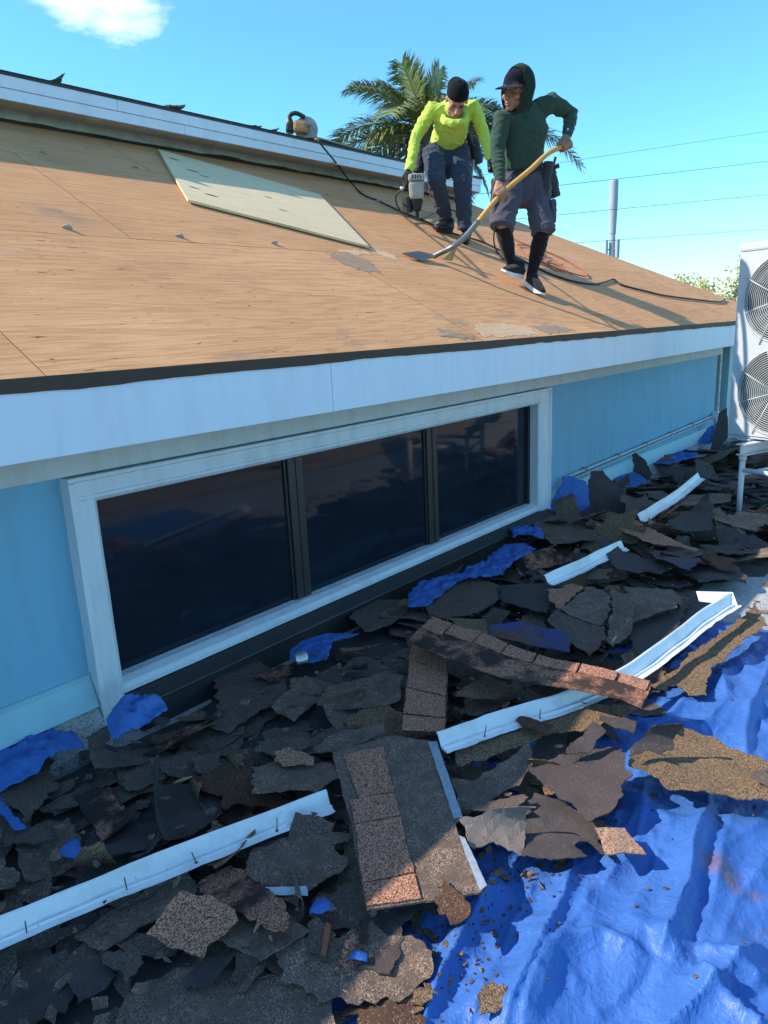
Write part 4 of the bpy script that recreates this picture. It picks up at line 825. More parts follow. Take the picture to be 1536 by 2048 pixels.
strip_along('base_flashing', [(0.285, 0.0), (0.283, -0.012), (0.262, -0.012), (0.17, -0.05), (0.155, -0.055), (0.15, -0.02), (0.15, 0.0)], -3, FX0 - 0.004, M_WALLTRIM, WALL_Y - 0.001)
strip_along('base_flashing', [(0.265, 0.0), (0.263, -0.012), (0.245, -0.012), (0.15, -0.05), (0.135, -0.055), (0.13, -0.02), (0.13, 0.0)], FX1 + 0.004, WX1, M_WALLTRIM, WALL_Y - 0.001)
strip_along('cant_strip', [(0.149, 0.0), (0.149, -0.04), (0.0, -0.13), (-0.02, -0.13), (-0.02, 0.0)], -3, FX0 - 0.004, M_CAP, WALL_Y - 0.001)
strip_along('cant_strip', [(0.129, 0.0), (0.129, -0.04), (0.0, -0.13), (-0.02, -0.13), (-0.02, 0.0)], FX1 + 0.004, WX1, M_CAP, WALL_Y - 0.001)
cd = tube('conduit', [(5.35, WALL_Y - 0.025, 0.325), (7.0, WALL_Y - 0.03, 0.345), (9.28, WALL_Y - 0.025, 0.372)], 0.014, M_CONDUIT, per=10)
hpart(cd)
cd2 = tube('conduit', [(5.5, WALL_Y - 0.022, 0.292), (7.0, WALL_Y - 0.026, 0.312), (9.28, WALL_Y - 0.022, 0.338)], 0.009, M_CONDUIT, per=10)
hpart(cd2)
for k in range(6):
    x = 5.7 + k * 0.68
    z = 0.325 + (x - 5.35) * 0.012
    box('conduit_clip', (x, WALL_Y - 0.047, z - 0.02), (x + 0.022, WALL_Y - 0.001, z + 0.022), M_GALV, cd)
jb = hpart(box('junction_box', (9.21, WALL_Y - 0.075, 0.33), (9.29, WALL_Y - 0.002, 0.42), M_TRIM, bevel=0.006))

# dark sheet added under the heap so the gaps between pieces read dark
t = NT('black_gap_backing')
v_ = t.world_pos()
t.bump(t.noise(v_, 30.0, 6, 0.65), 0.5, 0.01)
M_UNDER = t.done(t.mix(t.noise(v_, 7.0, 7, 0.7), (0.028, 0.026, 0.026), (0.08, 0.072, 0.066)), 0.9)
bm = bmesh.new(); N = 70
lo_ = []; hi_ = []
for i in range(N + 1):
    x = -1.0 + 11.0 * i / N
    yb = 0.98 + 0.06 * noise.noise(V((x * 2.1, 0, 0))) + (0.25 if 3.6 < x < 4.6 else 0)
    lo_.append(bm.verts.new((x, yb, 0.004))); hi_.append(bm.verts.new((x, 2.50 + 0.03 * noise.noise(V((x * 3, 4, 0))), 0.004)))
for i in range(N): bm.faces.new((lo_[i], lo_[i + 1], hi_[i + 1], hi_[i]))
r_ = bmesh.ops.extrude_face_region(bm, geom=bm.faces[:])
for e_ in r_['geom']:
    if isinstance(e_, bmesh.types.BMVert): e_.co.z += 0.004
tag(from_bm('gap_backing', bm, M_UNDER), 'black sheet added beneath the whole debris heap to darken its gaps', 'gap_backing')
# old sheets pulled off the deck, lying out on the flat roof beyond the tarp (mirrored in the panes)
for i, (x, y, a, z) in enumerate(((4.3, -1.3, 0.12, 0.02), (6.9, -1.2, -0.08, 0.02), (5.4, -1.75, 0.35, 0.04), (9.2, -1.3, 0.05, 0.02))):
    o = box('plywood_sheet', (-1.2, -0.6, -0.008), (1.2, 0.6, 0.008), M_PLYGREY)
    o.location = (x, y, z); o.rotation_euler = (0.03 if i == 2 else 0, 0, a)
    tag(o, 'old weathered plywood sheet out on the flat roof, mirrored in the panes', 'plywood', 'old plywood sheets beyond the tarp')

# ================================================================== TARP AND DEBRIS
def fbm(x, y, z=0.0, o=4):
    s = 0.0; a = 1.0
    for _ in range(o):
        s += a * noise.noise(V((x, y, z))); x *= 2.07; y *= 2.07; z += 3.1; a *= 0.5
    return s


def ridged(x, y, z=0.0, o=4):
    s = 0.0; a = 1.0
    for _ in range(o):
        s += a * (1 - abs(noise.noise(V((x, y, z)))) * 2); x *= 2.1; y *= 2.1; z += 5.7; a *= 0.5
    return s


def polydist(p, line):
    """distance to a polyline, the signed side, and position along it (0..1)"""
    best = (9, 1, 0); n_ = len(line) - 1
    for i in range(n_):
        ax, ay = line[i]; bx, by = line[i + 1]
        dx, dy = bx - ax, by - ay; L = dx * dx + dy * dy
        t_ = max(0, min(1, ((p[0] - ax) * dx + (p[1] - ay) * dy) / L))
        qx, qy = ax + dx * t_ - p[0], ay + dy * t_ - p[1]
        d_ = math.hypot(qx, qy)
        if d_ < best[0]:
            best = (d_, 1 if dx * (p[1] - ay) - dy * (p[0] - ax) > 0 else -1, (i + t_) / n_)
    return best


tx0, tx1, ty0, ty1 = -0.10, 3.82, -0.35, 1.32
nx, ny = 440, 240
TU = np.linspace(0, 1, nx + 1); TU = TU * 0.6 + 0.4 * TU * TU
TX = tx0 + (tx1 - tx0) * TU; TY = np.linspace(ty0, ty1, ny + 1)
GXm, GYm = np.meshgrid(TX, TY)


def seg_dist(px, py, ax, ay, bx, by):
    dx, dy = bx - ax, by - ay; L = dx * dx + dy * dy + 1e-9
    t_ = ((px - ax) * dx + (py - ay) * dy) / L
    tc_ = np.clip(t_, 0, 1)
    d_ = np.hypot(ax + dx * tc_ - px, ay + dy * tc_ - py)
    return d_, np.sign(dx * (py - ay) - dy * (px - ax)), tc_


_warp = np.array([[noise.noise(V((x * 5, y * 5, 1))) for x in TX] for y in TY]); _warp2 = np.array([[noise.noise(V((x * 5, y * 5, 7))) for x in TX] for y in TY])
WXm, WYm = GXm + 0.012 * _warp, GYm + 0.012 * _warp2
TH = 0.014 + 0.009 * np.array([[fbm(x * 2.2, y * 2.2, 4.0, 2) for x in TX] for y in TY])
for line, hh, w, asym in RIDGE:
    best = np.full(GXm.shape, 9.0); side = np.zeros(GXm.shape); pos = np.zeros(GXm.shape)
    for i in range(len(line) - 1):
        d_, s_, t_ = seg_dist(WXm, WYm, *line[i], *line[i + 1])
        m_ = d_ < best
        best[m_] = d_[m_]; side[m_] = s_[m_]; pos[m_] = ((i + t_) / (len(line) - 1))[m_]
    ww = np.where(side > 0, w * 0.5, w * 1.7) if asym else np.full(GXm.shape, w * 1.15)
    fade = np.minimum(1, 6 * pos + 0.25) * np.minimum(1, 6 * (1 - pos) + 0.25)
    TH += hh * fade * np.exp(-np.abs(best / ww) ** 0.92)
# sharp straight creases: tents along random short lines, most of them following the pull of the folds
rng = random.Random(5)
for k in range(1100):
    x, y = rng.uniform(0.8, 3.7), rng.uniform(-0.2, 1.15)
    an = rng.gauss(math.atan2(-0.207, -0.978), 0.5 if k % 3 else 1.4); L = rng.uniform(0.08, 0.42) * (1 if k % 3 else 0.5) * (1 if k < 420 else 0.45); w = rng.uniform(0.010, 0.055) if k < 420 else rng.uniform(0.006, 0.02); hh = rng.choice((1, 1, -0.7)) * w * rng.uniform(0.16, 0.42)
    ax, ay, bx, by = x - math.cos(an) * L / 2, y - math.sin(an) * L / 2, x + math.cos(an) * L / 2, y + math.sin(an) * L / 2
    i0, i1 = np.searchsorted(TX, (min(ax, bx) - w, max(ax, bx) + w)); j0, j1 = np.searchsorted(TY, (min(ay, by) - w, max(ay, by) + w))
    if i1 - i0 < 2 or j1 - j0 < 2: continue
    sl = (slice(j0, j1), slice(i0, i1))
    d_, s_, t_ = seg_dist(WXm[sl], WYm[sl], ax, ay, bx, by)
    TH[sl] += hh * np.maximum(0, 1 - d_ / w) * np.sin(np.pi * (0.08 + 0.84 * t_))
TH = np.maximum(TH, 0.008)


def tarp_height(x, y):
    i = int(np.clip(np.searchsorted(TX, x) - 1, 0, nx - 1)); j = int(np.clip((y - ty0) / (ty1 - ty0) * ny, 0, ny - 1))
    return float(TH[j, i])


vs_ = []
for j in range(ny + 1):
    for i in range(nx + 1):
        x, y = float(TX[i]), float(TY[j])
        ex = min(1.0, (x - tx0) / 0.06, (tx1 + 0.06 * noise.noise(V((y * 7, 0, 0))) - x) / 0.06)
        vs_.append((x + (0.05 * noise.noise(V((0, y * 5, 3))) if i == nx else 0), y, 0.005 + (float(TH[j, i]) - 0.005) * max(0.1, ex)))
fs_ = [(j * (nx + 1) + i, j * (nx + 1) + i + 1, (j + 1) * (nx + 1) + i + 1, (j + 1) * (nx + 1) + i) for j in range(ny) for i in range(nx)]
tarp = pydata('tarp', vs_, fs_, M_TARP, None, True)
tag(tarp, 'large wrinkled blue tarp spread in the sun beside the debris heap', 'tarp')
md = tarp.modifiers.new('thick', 'SOLIDIFY'); md.thickness = 0.002; md.offset = -1


def torn_outline(poly, torn, step=0.012, seed=0):
    """resample a polygon and roughen its edge like torn asphalt"""
    out = []
    n_ = len(poly)
    area = sum(poly[i][0] * poly[(i + 1) % n_][1] - poly[(i + 1) % n_][0] * poly[i][1] for i in range(n_))
    if area > 0: poly = list(reversed(poly))
    for i in range(n_):
        a = V((poly[i][0], poly[i][1], 0)); b = V((poly[(i + 1) % n_][0], poly[(i + 1) % n_][1], 0))
        L = (b - a).length
        if L < 1e-5: continue
        k = max(1, int(L / step))
        nrm = V((-(b - a).y, (b - a).x, 0)).normalized()
        for j in range(k):
            q = a.lerp(b, j / k)
            d_ = torn * (0.026 * noise.noise(V((q.x * 20 + seed, q.y * 20, seed * 1.7))) + 0.014 * noise.noise(V((q.x * 60, q.y * 60 + seed, 3))) + 0.007 * noise.noise(V((q.x * 150, q.y * 150 + seed, 5))))
            bite = noise.noise(V((q.x * 9 + seed * 2.3, q.y * 9, seed)))
            if bite > 0.35: d_ -= torn * 0.10 * (bite - 0.35)
            out.append(q + nrm * d_)
    return out


def slab_mesh(name, poly, torn=0.6, thick=0.005, curl=None, seed=0, wave=0.006, step=0.012, grid=None, basis=None):
    ol = torn_outline(poly, torn, step, seed)
    xs_ = [p.x for p in ol]; ys_ = [p.y for p in ol]
    size = max(max(xs_) - min(xs_), max(ys_) - min(ys_))
    gs = grid or max(0.02, size / 9)
    pts = [(p.x, p.y) for p in ol]
    n_ = len(pts)

    def inside(x, y):
        c = False
        for i in range(n_):
            x1, y1 = pts[i]; x2, y2 = pts[i - 1]
            if (y1 > y) != (y2 > y) and x < (x2 - x1) * (y - y1) / (y2 - y1) + x1: c = not c
        return c
    inner = []
    y = min(ys_) + gs * 0.5
    r_ = 0
    while y < max(ys_):
        x = min(xs_) + gs * (0.5 if r_ % 2 else 0.25)
        while x < max(xs_):
            if inside(x, y) and min((x - a) ** 2 + (y - b) ** 2 for a, b in pts) > (gs * 0.35) ** 2:
                inner.append((x, y))
            x += gs
        y += gs; r_ += 1
    vin = [V((a, b)) for a, b in pts + inner]
    cv, ce, cf, *_ = geometry.delaunay_2d_cdt(vin, [], [list(range(n_))], 1, 1e-5)
    co = []
    if curl:
        a_ = rad(curl[0])
        d3 = R2 * math.cos(a_) + F2 * math.sin(a_)
        if basis:
            dv_ = V((d3.dot(basis[0]), d3.dot(basis[1])))
        else:
            dv_ = V((d3.x, d3.y))
        dv_.normalize()
        smax = max(p.dot(dv_) for p in cv); amt = curl[1]
    for p in cv:
        x, y = p.x, p.y
        z = wave * fbm(x * 5 + seed, y * 5, seed, 2) + 0.3 * wave * fbm(x * 22, y * 22 + seed, 1.0, 2)
        if curl:
            s_ = p.dot(dv_)
            if amt >= 0.06:
                s0 = smax - 2.6 * amt * 0.7
                if s_ > s0:
                    Rr = amt * 0.7; an = min((s_ - s0) / Rr, 3.6)
                    ns = s0 + Rr * math.sin(an)
                    x += dv_.x * (ns - s_); y += dv_.y * (ns - s_); z += Rr * (1 - math.cos(an))
            else:
                tt = max(0, (s_ + smax * 0.2) / (smax * 1.2)); z += amt * tt * tt
        co.append((x, y, z))
    nv = len(co)
    fc = [tuple(f_) for f_ in cf]
    # orient upward
    fo = []
    for f_ in fc:
        a, b, c = (cv[f_[0]], cv[f_[1]], cv[f_[2]])
        if (b - a).cross(c - a) < 0: f_ = tuple(reversed(f_))
        fo.append(f_)
    cnt = {}
    for f_ in fo:
        for i in range(len(f_)):
            cnt[(f_[i], f_[(i + 1) % len(f_)])] = 1
    faces = list(fo) + [tuple(i + nv for i in reversed(f_)) for f_ in fo]
    for (a, b) in list(cnt):
        if (b, a) not in cnt:
            faces.append((a, a + nv, b + nv, b))
    co += [(x, y, z - thick) for x, y, z in co]
    me = bpy.data.meshes.new(name)
    me.from_pydata(co, [], faces)
    me.update()
    return me


def basis_of(n_):
    n_ = V(n_).normalized(); u = V((0, 1, 0)).cross(n_).normalized(); v_ = n_.cross(u)
    return u, v_, n_


def place(o, loc, n_):
    u, v_, n_ = basis_of(n_)
    o.matrix_world = Matrix(((u.x, v_.x, n_.x, loc[0]), (u.y, v_.y, n_.y, loc[1]), (u.z, v_.z, n_.z, loc[2]), (0, 0, 0, 1)))


KINDNAME = {'felt': 'felt_sheet', 'feltgrey': 'felt_sheet'}
named = {}
for i, (mat, label, o_, n_, poly, curl, torn) in enumerate(DEBRIS):
    b_ = basis_of(n_)
    flat = mat in ('S1', 'S2', 'S3')
    me = slab_mesh('shingle', poly, torn, 0.006 if flat else 0.0035, curl, i * 3.7, 0.0 if flat else 0.012, basis=b_)
    ob = link(KINDNAME.get(mat, 'shingle'), me, MAT[mat])
    place(ob, o_, n_)
    if flat: named[mat] = ob
    tag(ob, label, 'felt' if mat in KINDNAME else 'shingle', 'torn roofing pieces in the heap')


def overlay(name, poly, z, mat, par, thick=0.004, torn=0.15, seed=1):
    cx = sum(p[0] for p in poly) / len(poly); cy = sum(p[1] for p in poly) / len(poly)
    me = slab_mesh(name, [(p[0] - cx, p[1] - cy) for p in poly], torn, thick, None, seed, 0.0)
    ob = link(name, me, mat)
    ob.parent = par
    ob.matrix_parent_inverse = par.matrix_world.inverted()
    ob.location = (cx, cy, z)
    return ob


for k, p in enumerate(TABS_S1): overlay('shingle_tab', p, 0.256, MAT['brown'], named['S1'], seed=k)
for k, p in enumerate(TABS_S2): overlay('shingle_tab', p, 0.161, MAT['brown'], named['S2'], seed=k)
for k, p in enumerate(S3_BAND): overlay('shingle_tab', p, 0.156, MAT['brown'], named['S3'], seed=k)
M_SEAL = plain('silver_sealing_strip', (0.30, 0.34, 0.40), 0.35, 0.0, var=0.6, scale=80)
for k, p in enumerate(S3_SEAL): overlay('sealing_strip', p, 0.154, M_SEAL, named['S3'], 0.002, 0.08, k)
M_RUSTSTRIP = plain('orange_strip_paint', (0.30, 0.085, 0.04), 0.7, var=0.3, scale=60)
for ob in list(COL.objects):
    if ob.get('label', '').startswith('dark scrap with an orange strip'):
        overlay('orange_strip', ORANGE, 0.108, M_RUSTSTRIP, ob, 0.002, 0.1)

# small bunches of tarp coming through
for i, (label, o_, n_, poly, hh) in enumerate(TARPB):
    me = slab_mesh('tarp_bunch', poly, 0.35, 0.002, None, i * 5.1, 0.0, grid=0.0105)
    nv = len(me.vertices) // 2
    xs_ = [v.co.x for v in me.vertices]; ys_ = [v.co.y for v in me.vertices]
    ex = max(max(xs_) - min(xs_), max(ys_) - min(ys_)) / 2
    for k, v in enumerate(me.vertices):
        x, y = v.co.x, v.co.y
        e_ = max(0.0, 1 - (x * x + y * y) / (ex * ex))
        v.co.z += hh * (0.25 + e_) * (0.45 + 0.55 * ridged(x * 8 + i, y * 13, i * 2.0, 2) + 0.3 * ridged(x * 30, y * 22 + i, 3.0, 2)) * 0.75
    me.update()
    ob = link('tarp_bunch', me, M_TARP, None, True)
    place(ob, o_, n_)
    tag(ob, label, 'tarp')

# loose scraps between: every one its own object, a dozen shared outlines
protos = []
for k in range(26):
    m_ = random.choice(['back', 'back', 'granule', 'granule', 'felt', 'rust', 'tan', 'brownfade'])
    n_ = random.randint(7, 11); r0 = random.uniform(0.09, 0.21); asp = random.uniform(0.35, 0.9)
    poly = [(r0 * random.uniform(0.55, 1.2) * math.cos(2 * math.pi * i / n_), asp * r0 * random.uniform(0.55, 1.2) * math.sin(2 * math.pi * i / n_)) for i in range(n_)]
    if k % 3 == 0:      # straight-edged strips and tabs
        L_, W_ = random.uniform(0.12, 0.24), random.uniform(0.05, 0.10)
        poly = [(-L_, -W_), (L_, -W_ * random.uniform(0.8, 1)), (L_ * random.uniform(0.8, 1), W_), (-L_ * random.uniform(0.7, 1), W_)]
    cu = (random.uniform(0, 360), random.choice([0.015, 0.025, 0.04, 0.055, 0.07])) if random.random() < 0.75 else None
    me = slab_mesh('scrap', poly, 0.9 if k % 3 else 0.3, 0.0032, cu, k * 7.3, 0.014, step=0.012)
    me.materials.append(MAT[m_])
    protos.append(me)
SCRAP_LABEL = 'small torn dark shingle scrap lying loose in the shaded heap'
SCRAP_FAR = 'torn shingle scrap in the far heap towards the conditioner stand'
n_s = 0
tries = 0
while n_s < 250 and tries < 4000:
    tries += 1
    far = random.random() < 0.42
    if far:
        x = random.uniform(4.3, 9.6); y = random.uniform(1.05 if x < 5.2 else 0.5, 2.52)
        z = random.uniform(0.02, 0.13) + 0.05 * max(0, 1 - abs(y - 1.9)); tl = 0.30
    else:
        x = random.uniform(-0.3, 4.4); y = random.uniform(1.0, 2.45); z = random.uniform(0.03, 0.09); tl = 0.14
    if x > 3.6 and y < 1.15 and not far: continue
    # leave the tarp tongue and the kerb strip under the window clear
    if 1.45 < x < 4.9 and y > 2.38 and random.random() < 0.85: continue
    if not far and 1.5 < x < 4.6 and y > 2.16 and random.random() < 0.6: continue
    ob = bpy.data.objects.new('shingle_scrap', random.choice(protos))
    COL.objects.link(ob)
    s_ = random.uniform(0.55, 1.35) * (1.2 if far else 0.9)
    ob.rotation_euler = (random.gauss(0, tl), random.gauss(0, tl), random.uniform(0, 6.28))
    ob.location = (x, y, z); ob.scale = (s_, s_, 1)
    tag(ob, SCRAP_FAR if far else SCRAP_LABEL, 'shingle scrap', 'loose scraps in the far heap' if far else 'loose scraps in the near heap')
    n_s += 1


def litter(name, count, region, size, mat, label, zf, flat=0.25):
    bm = bmesh.new()
    for _ in range(count):
        x, y = region()
        z = zf(x, y)
        n_ = random.randint(4, 6) if size[1] < 0.05 else random.randint(9, 13); r0 = random.uniform(*size)
        M = Matrix.Rotation(random.uniform(0, 6.28), 3, 'Z') @ Matrix.Rotation(random.gauss(0, flat), 3, 'X') @ Matrix.Rotation(random.gauss(0, flat), 3, 'Y')
        asp = random.uniform(0.3, 0.9); th = 0.0025
        tp = []
        for i in range(n_):
            a = 2 * math.pi * i / n_
            tp.append(V((r0 * random.uniform(0.6, 1.2) * math.cos(a), asp * r0 * random.uniform(0.6, 1.2) * math.sin(a), 0)))
        va = [bm.verts.new(M @ p + V((x, y, z))) for p in tp]; vb = [bm.verts.new(M @ (p - V((0, 0, th))) + V((x, y, z))) for p in tp]
        bm.faces.new(va); bm.faces.new(list(reversed(vb)))
        for i in range(n_): bm.faces.new((va[i], vb[i], vb[(i + 1) % n_], va[(i + 1) % n_]))
    o = from_bm(name, bm, mat)
    tag(o, label, 'debris', None, 'stuff')
    return o


def reg_heap():
    while True:
        x = random.uniform(-0.7, 9.8); y = random.uniform(0.98, 2.5)
        if random.random() > 1.25 - x * 0.07: continue
        if 1.5 < x < 4.8 and y > 2.3: continue
        if x > 3.3 and y < 1.12 and x < 5: continue
        return x, y


litter('shingle_debris', 1300, reg_heap, (0.04, 0.13), MAT['back'], 'dense bed of torn dark shingles under the heap', lambda x, y: random.uniform(0.014, 0.045), 0.10)
litter('shingle_debris', 1100, reg_heap, (0.008, 0.030), MAT['granule'], 'small broken shingle bits scattered over the heap', lambda x, y: random.uniform(0.05, 0.13), 0.3)
litter('shingle_debris', 260, reg_heap, (0.006, 0.016), MAT['tan'], 'pale grit and chips sprinkled over the heap', lambda x, y: random.uniform(0.09, 0.17), 0.4)


def reg_tarp():
    x = random.uniform(0.9, 3.6); y = random.uniform(0.1, 1.1)
    return x, y


litter('shingle_debris', 120, reg_tarp, (0.003, 0.011), MAT['back'], 'dark shingle crumbs lying on the sunlit tarp', lambda x, y: tarp_height(x, y) + 0.004, 0.3)


def reg_tarp_edge():
    return random.uniform(0.95, 2.2), random.gauss(0.93, 0.09)


litter('shingle_debris', 420, reg_tarp_edge, (0.0015, 0.007), MAT['rust'], 'brown granule crumbs sprinkled along the shaded edge of the tarp', lambda x, y: tarp_height(x, y) + 0.003, 0.3)
litter('shingle_debris', 60, reg_tarp_edge, (0.010, 0.028), MAT['tan'], 'small olive shingle chips along the shaded edge of the tarp', lambda x, y: tarp_height(x, y) + 0.005, 0.3)


def reg_edge():
    while True:
        x = random.uniform(3.2, 6.0); y = random.uniform(0.35, 1.15)
        return x, y


litter('shingle_debris', 90, reg_edge, (0.01, 0.06), MAT['granule'], 'shingle bits scattered on the white mineral roof sheet', lambda x, y: 0.008, 0.1)

# ---- white metal flashings: creased L profile with wobble
PROF = [(-0.030, 0.046), (-0.036, 0.047), (-0.033, 0.054), (-0.026, 0.050), (-0.006, 0.008), (0.001, 0.000), (0.006, 0.009), (0.012, 0.010), (0.015, 0.002), (0.038, 0.001), (0.038, -0.001), (0.0, -0.002)]
for fi, (label, path, sc) in enumerate(FLASH):
    p = spline(path, 10)
    bm = bmesh.new(); rings = []
    for i, q in enumerate(p):
        t_ = (p[min(i + 1, len(p) - 1)] - p[max(i - 1, 0)]).normalized()
        sd = V((t_.y, -t_.x, 0)).normalized()          # towards the viewer
        if sd.dot(F2) > 0: sd = -sd
        ring = []
        for k, (a, b) in enumerate(PROF):
            w_ = 1.0
            if k in (9, 10): w_ = 1.0 + 0.16 * noise.noise(V((i * 0.55, fi * 3, 0)))
            ring.append(bm.verts.new(q + sd * (a * sc * w_) + UP * (b * sc + 0.005 * noise.noise(V((i * 0.23, k * 0.3, fi))))))
        rings.append(ring)
    for a, b in zip(rings, rings[1:]):
        for j in range(len(PROF)):
            bm.faces.new((a[j], a[(j + 1) % len(PROF)], b[(j + 1) % len(PROF)], b[j]))
    bm.faces.new(rings[0]); bm.faces.new(rings[-1])
    if fi == 1:
        # far end folded back on itself
        e0, e1 = p[-1], p[-1] - R2 * 0.16 + F2 * 0.05 + UP * 0.012
        va = [bm.verts.new(q) for q in (e0 + UP * 0.050 + F2 * 0.03, e0 + UP * 0.002 - F2 * 0.03, e1 + UP * 0.0 - F2 * 0.02, e1 + UP * 0.035 + F2 * 0.02)]
        vb = [bm.verts.new(v.co - UP * 0.003) for v in va]
        bm.faces.new(va); bm.faces.new(list(reversed(vb)))
        for q in range(4): bm.faces.new((va[q], vb[q], vb[(q + 1) % 4], va[(q + 1) % 4]))
    fl = from_bm('edge_flashing', bm, M_WHITEMETAL)
    tag(fl, label, 'flashing', 'white metal flashings in the heap')
    if fi < 2:
        for k in range(5 if fi == 0 else 3):
            q = p[int((k + 0.8) / 5.6 * (len(p) - 1))]
            bm = bmesh.new()
            hq = q + V((0.01, -0.02, 0.0))
            loft(bm, [hq, hq + V((random.uniform(-0.012, 0.012), random.uniform(-0.01, 0.01), 0.042))], [0.0016, 0.0016], n=6, cap='flat')
            loft(bm, [hq, hq + V((0, 0, 0.002))], [0.0045, 0.0045], n=8, cap='flat')
            from_bm('nail', bm, M_NAIL, fl)

# small bright odds and ends in the heap
M_CAN = plain('drink_can_metal', (0.55, 0.62, 0.60), 0.3, 0.7, var=0.3, scale=40)
canp = V((2.02, 2.30, 0.14))
bm = bmesh.new(); ax = V((0.8, -0.55, 0.1)).normalized()
loft(bm, [canp, canp + ax * 0.005, canp + ax * 0.03, canp + ax * 0.05, canp + ax * 0.055], [0.02, (0.028, 0.02), (0.027, 0.014), (0.028, 0.021), 0.02], n=20, cap='flat')
tag(from_bm('drink_can', bm, M_CAN, None, True), 'crushed pale drink can lying on the small tarp scrap under the window', 'can')
M_WOOD = plywood_mat('splinter_wood', (0.50, 0.30, 0.14), (0.40, 0.22, 0.10), (0.6, 0.4, 0.22), stain=False)
for q, an, L, lb in (((0.955, 1.30, 0.11), 0.4, 0.085, 'orange wood splinter lying below the torn brown shingle square'), ((1.19, 1.98, 0.11), -0.5, 0.06, 'thin wood splinter above the curled felt roll'), ((2.93, 1.20, 0.18), 0.1, 0.07, 'wood splinter inside the bend of the white flashing')):
    bm = bmesh.new(); dv_ = V((math.cos(an), math.sin(an), 0.1))
    loft(bm, [V(q) - dv_ * L / 2, V(q) - dv_ * L * 0.1, V(q) + dv_ * L / 2], [0.002, 0.007, 0.003], n=6)
    tag(from_bm('wood_splinter', bm, M_WOOD), lb, 'splinter', 'wood splinters')
M_PLASTIC = plain('cloudy_plastic', (0.45, 0.52, 0.58), 0.25, var=0.3, scale=30)
ppoly = [(-0.06, -0.012), (0.065, -0.02), (0.06, 0.01), (-0.05, 0.014)]
ob = link('plastic_strip', slab_mesh('plastic_strip', ppoly, 0.2, 0.002, None, 3, 0.004), M_PLASTIC)
ob.location = (1.06, 1.33, 0.105); ob.rotation_euler = (0.1, 0.1, -0.75)
tag(ob, 'cloudy plastic strip under the faded brown shingle flap', 'plastic strip')

# ================================================================== AIR CONDITIONER
AC0 = V(AC[0]); NF = V((-0.938, 0.347, 0)).normalized(); AL = V((-0.347, -0.938, 0)).normalized(); DP = -NF
AW, AH, AD = 0.98, 1.44, 0.37
ac = empty('air_conditioner', AC0)
ac.matrix_world = Matrix(((AL.x, DP.x, 0, AC0.x), (AL.y, DP.y, 0, AC0.y), (0, 0, 1, AC0.z), (0, 0, 0, 1)))
tag(ac, 'tall white two-fan air conditioner on a pipe stand at the edge', 'air conditioner')
M_ACW = paint_mat('white_ac_paint', (0.50, 0.525, 0.54), (0.36, 0.37, 0.37), 0.18, 0.4, bump=0.03)
M_ACD = plain('dark_fan_cavity', (0.02, 0.022, 0.022), 0.6, var=0.3)
M_GRILLE = plain('grille_wire', (0.50, 0.52, 0.52), 0.4, var=0.1)
M_FAN = plain('fan_blade_plastic', (0.09, 0.10, 0.10), 0.5, var=0.2)
bm = bmesh.new()
bm_box(bm, (0.0, 0.02, 0.02), (AW, AD, AH - 0.06), 0.018)
from_bm('cabinet', bm, M_ACW, ac)
bm = bmesh.new(); bm_box(bm, (-0.008, 0.005, AH - 0.058), (AW + 0.008, AD + 0.01, AH), 0.014); from_bm('top_cover', bm, M_ACW, ac)
bm = bmesh.new(); bm_box(bm, (0.003, 0.01, 0.0), (AW - 0.003, AD - 0.005, 0.019), 0.004); from_bm('base_pan', bm, M_ACW, ac)
# front panel with two round openings
FC = [(0.388, 0.362), (0.388, 1.03)]; FR = 0.31
bm = bmesh.new()
NS = 56
outer = []
for ci, (cx, cz) in enumerate(FC):
    z0 = 0.022 if ci == 0 else (FC[0][1] + FC[1][1]) / 2; z1 = (FC[0][1] + FC[1][1]) / 2 if ci == 0 else AH - 0.062
    x0, x1 = 0.012, AW - 0.012
    inner = []; out_ = []; back = []
    for k in range(NS):
        a = 2 * math.pi * (k + 0.5) / NS; c, s = math.cos(a), math.sin(a)
        inner.append(bm.verts.new((cx + FR * c, 0.0, cz + FR * s))); back.append(bm.verts.new((cx + FR * 0.97 * c, 0.05, cz + FR * 0.97 * s)))
        tx = ((x1 - cx) / c if c > 0 else (x0 - cx) / c) if abs(c) > 1e-6 else 1e9
        tz = ((z1 - cz) / s if s > 0 else (z0 - cz) / s) if abs(s) > 1e-6 else 1e9
        tt = min(tx, tz); out_.append(bm.verts.new((cx + c * tt, 0.0, cz + s * tt)))
    for k in range(NS):
        k2 = (k + 1) % NS
        bm.faces.new((inner[k], inner[k2], out_[k2], out_[k])); bm.faces.new((inner[k], back[k], back[k2], inner[k2]))
    for xx, zz in ((x0, z0), (x1, z0), (x1, z1), (x0, z1)):
        pass
    outer.append((out_, (x0, x1, z0, z1), cx, cz))
for out_, (x0, x1, z0, z1), cx, cz in outer:
    for (xx, zz) in ((x0, z0), (x1, z0), (x1, z1), (x0, z1)):
        a = math.atan2(zz - cz, xx - cx) % (2 * math.pi)
        k = int((a / (2 * math.pi)) * NS - 0.5) % NS
        cv_ = bm.verts.new((xx, 0.0, zz))
        try: bm.faces.new((out_[k], out_[(k + 1) % NS], cv_))
        except Exception: pass
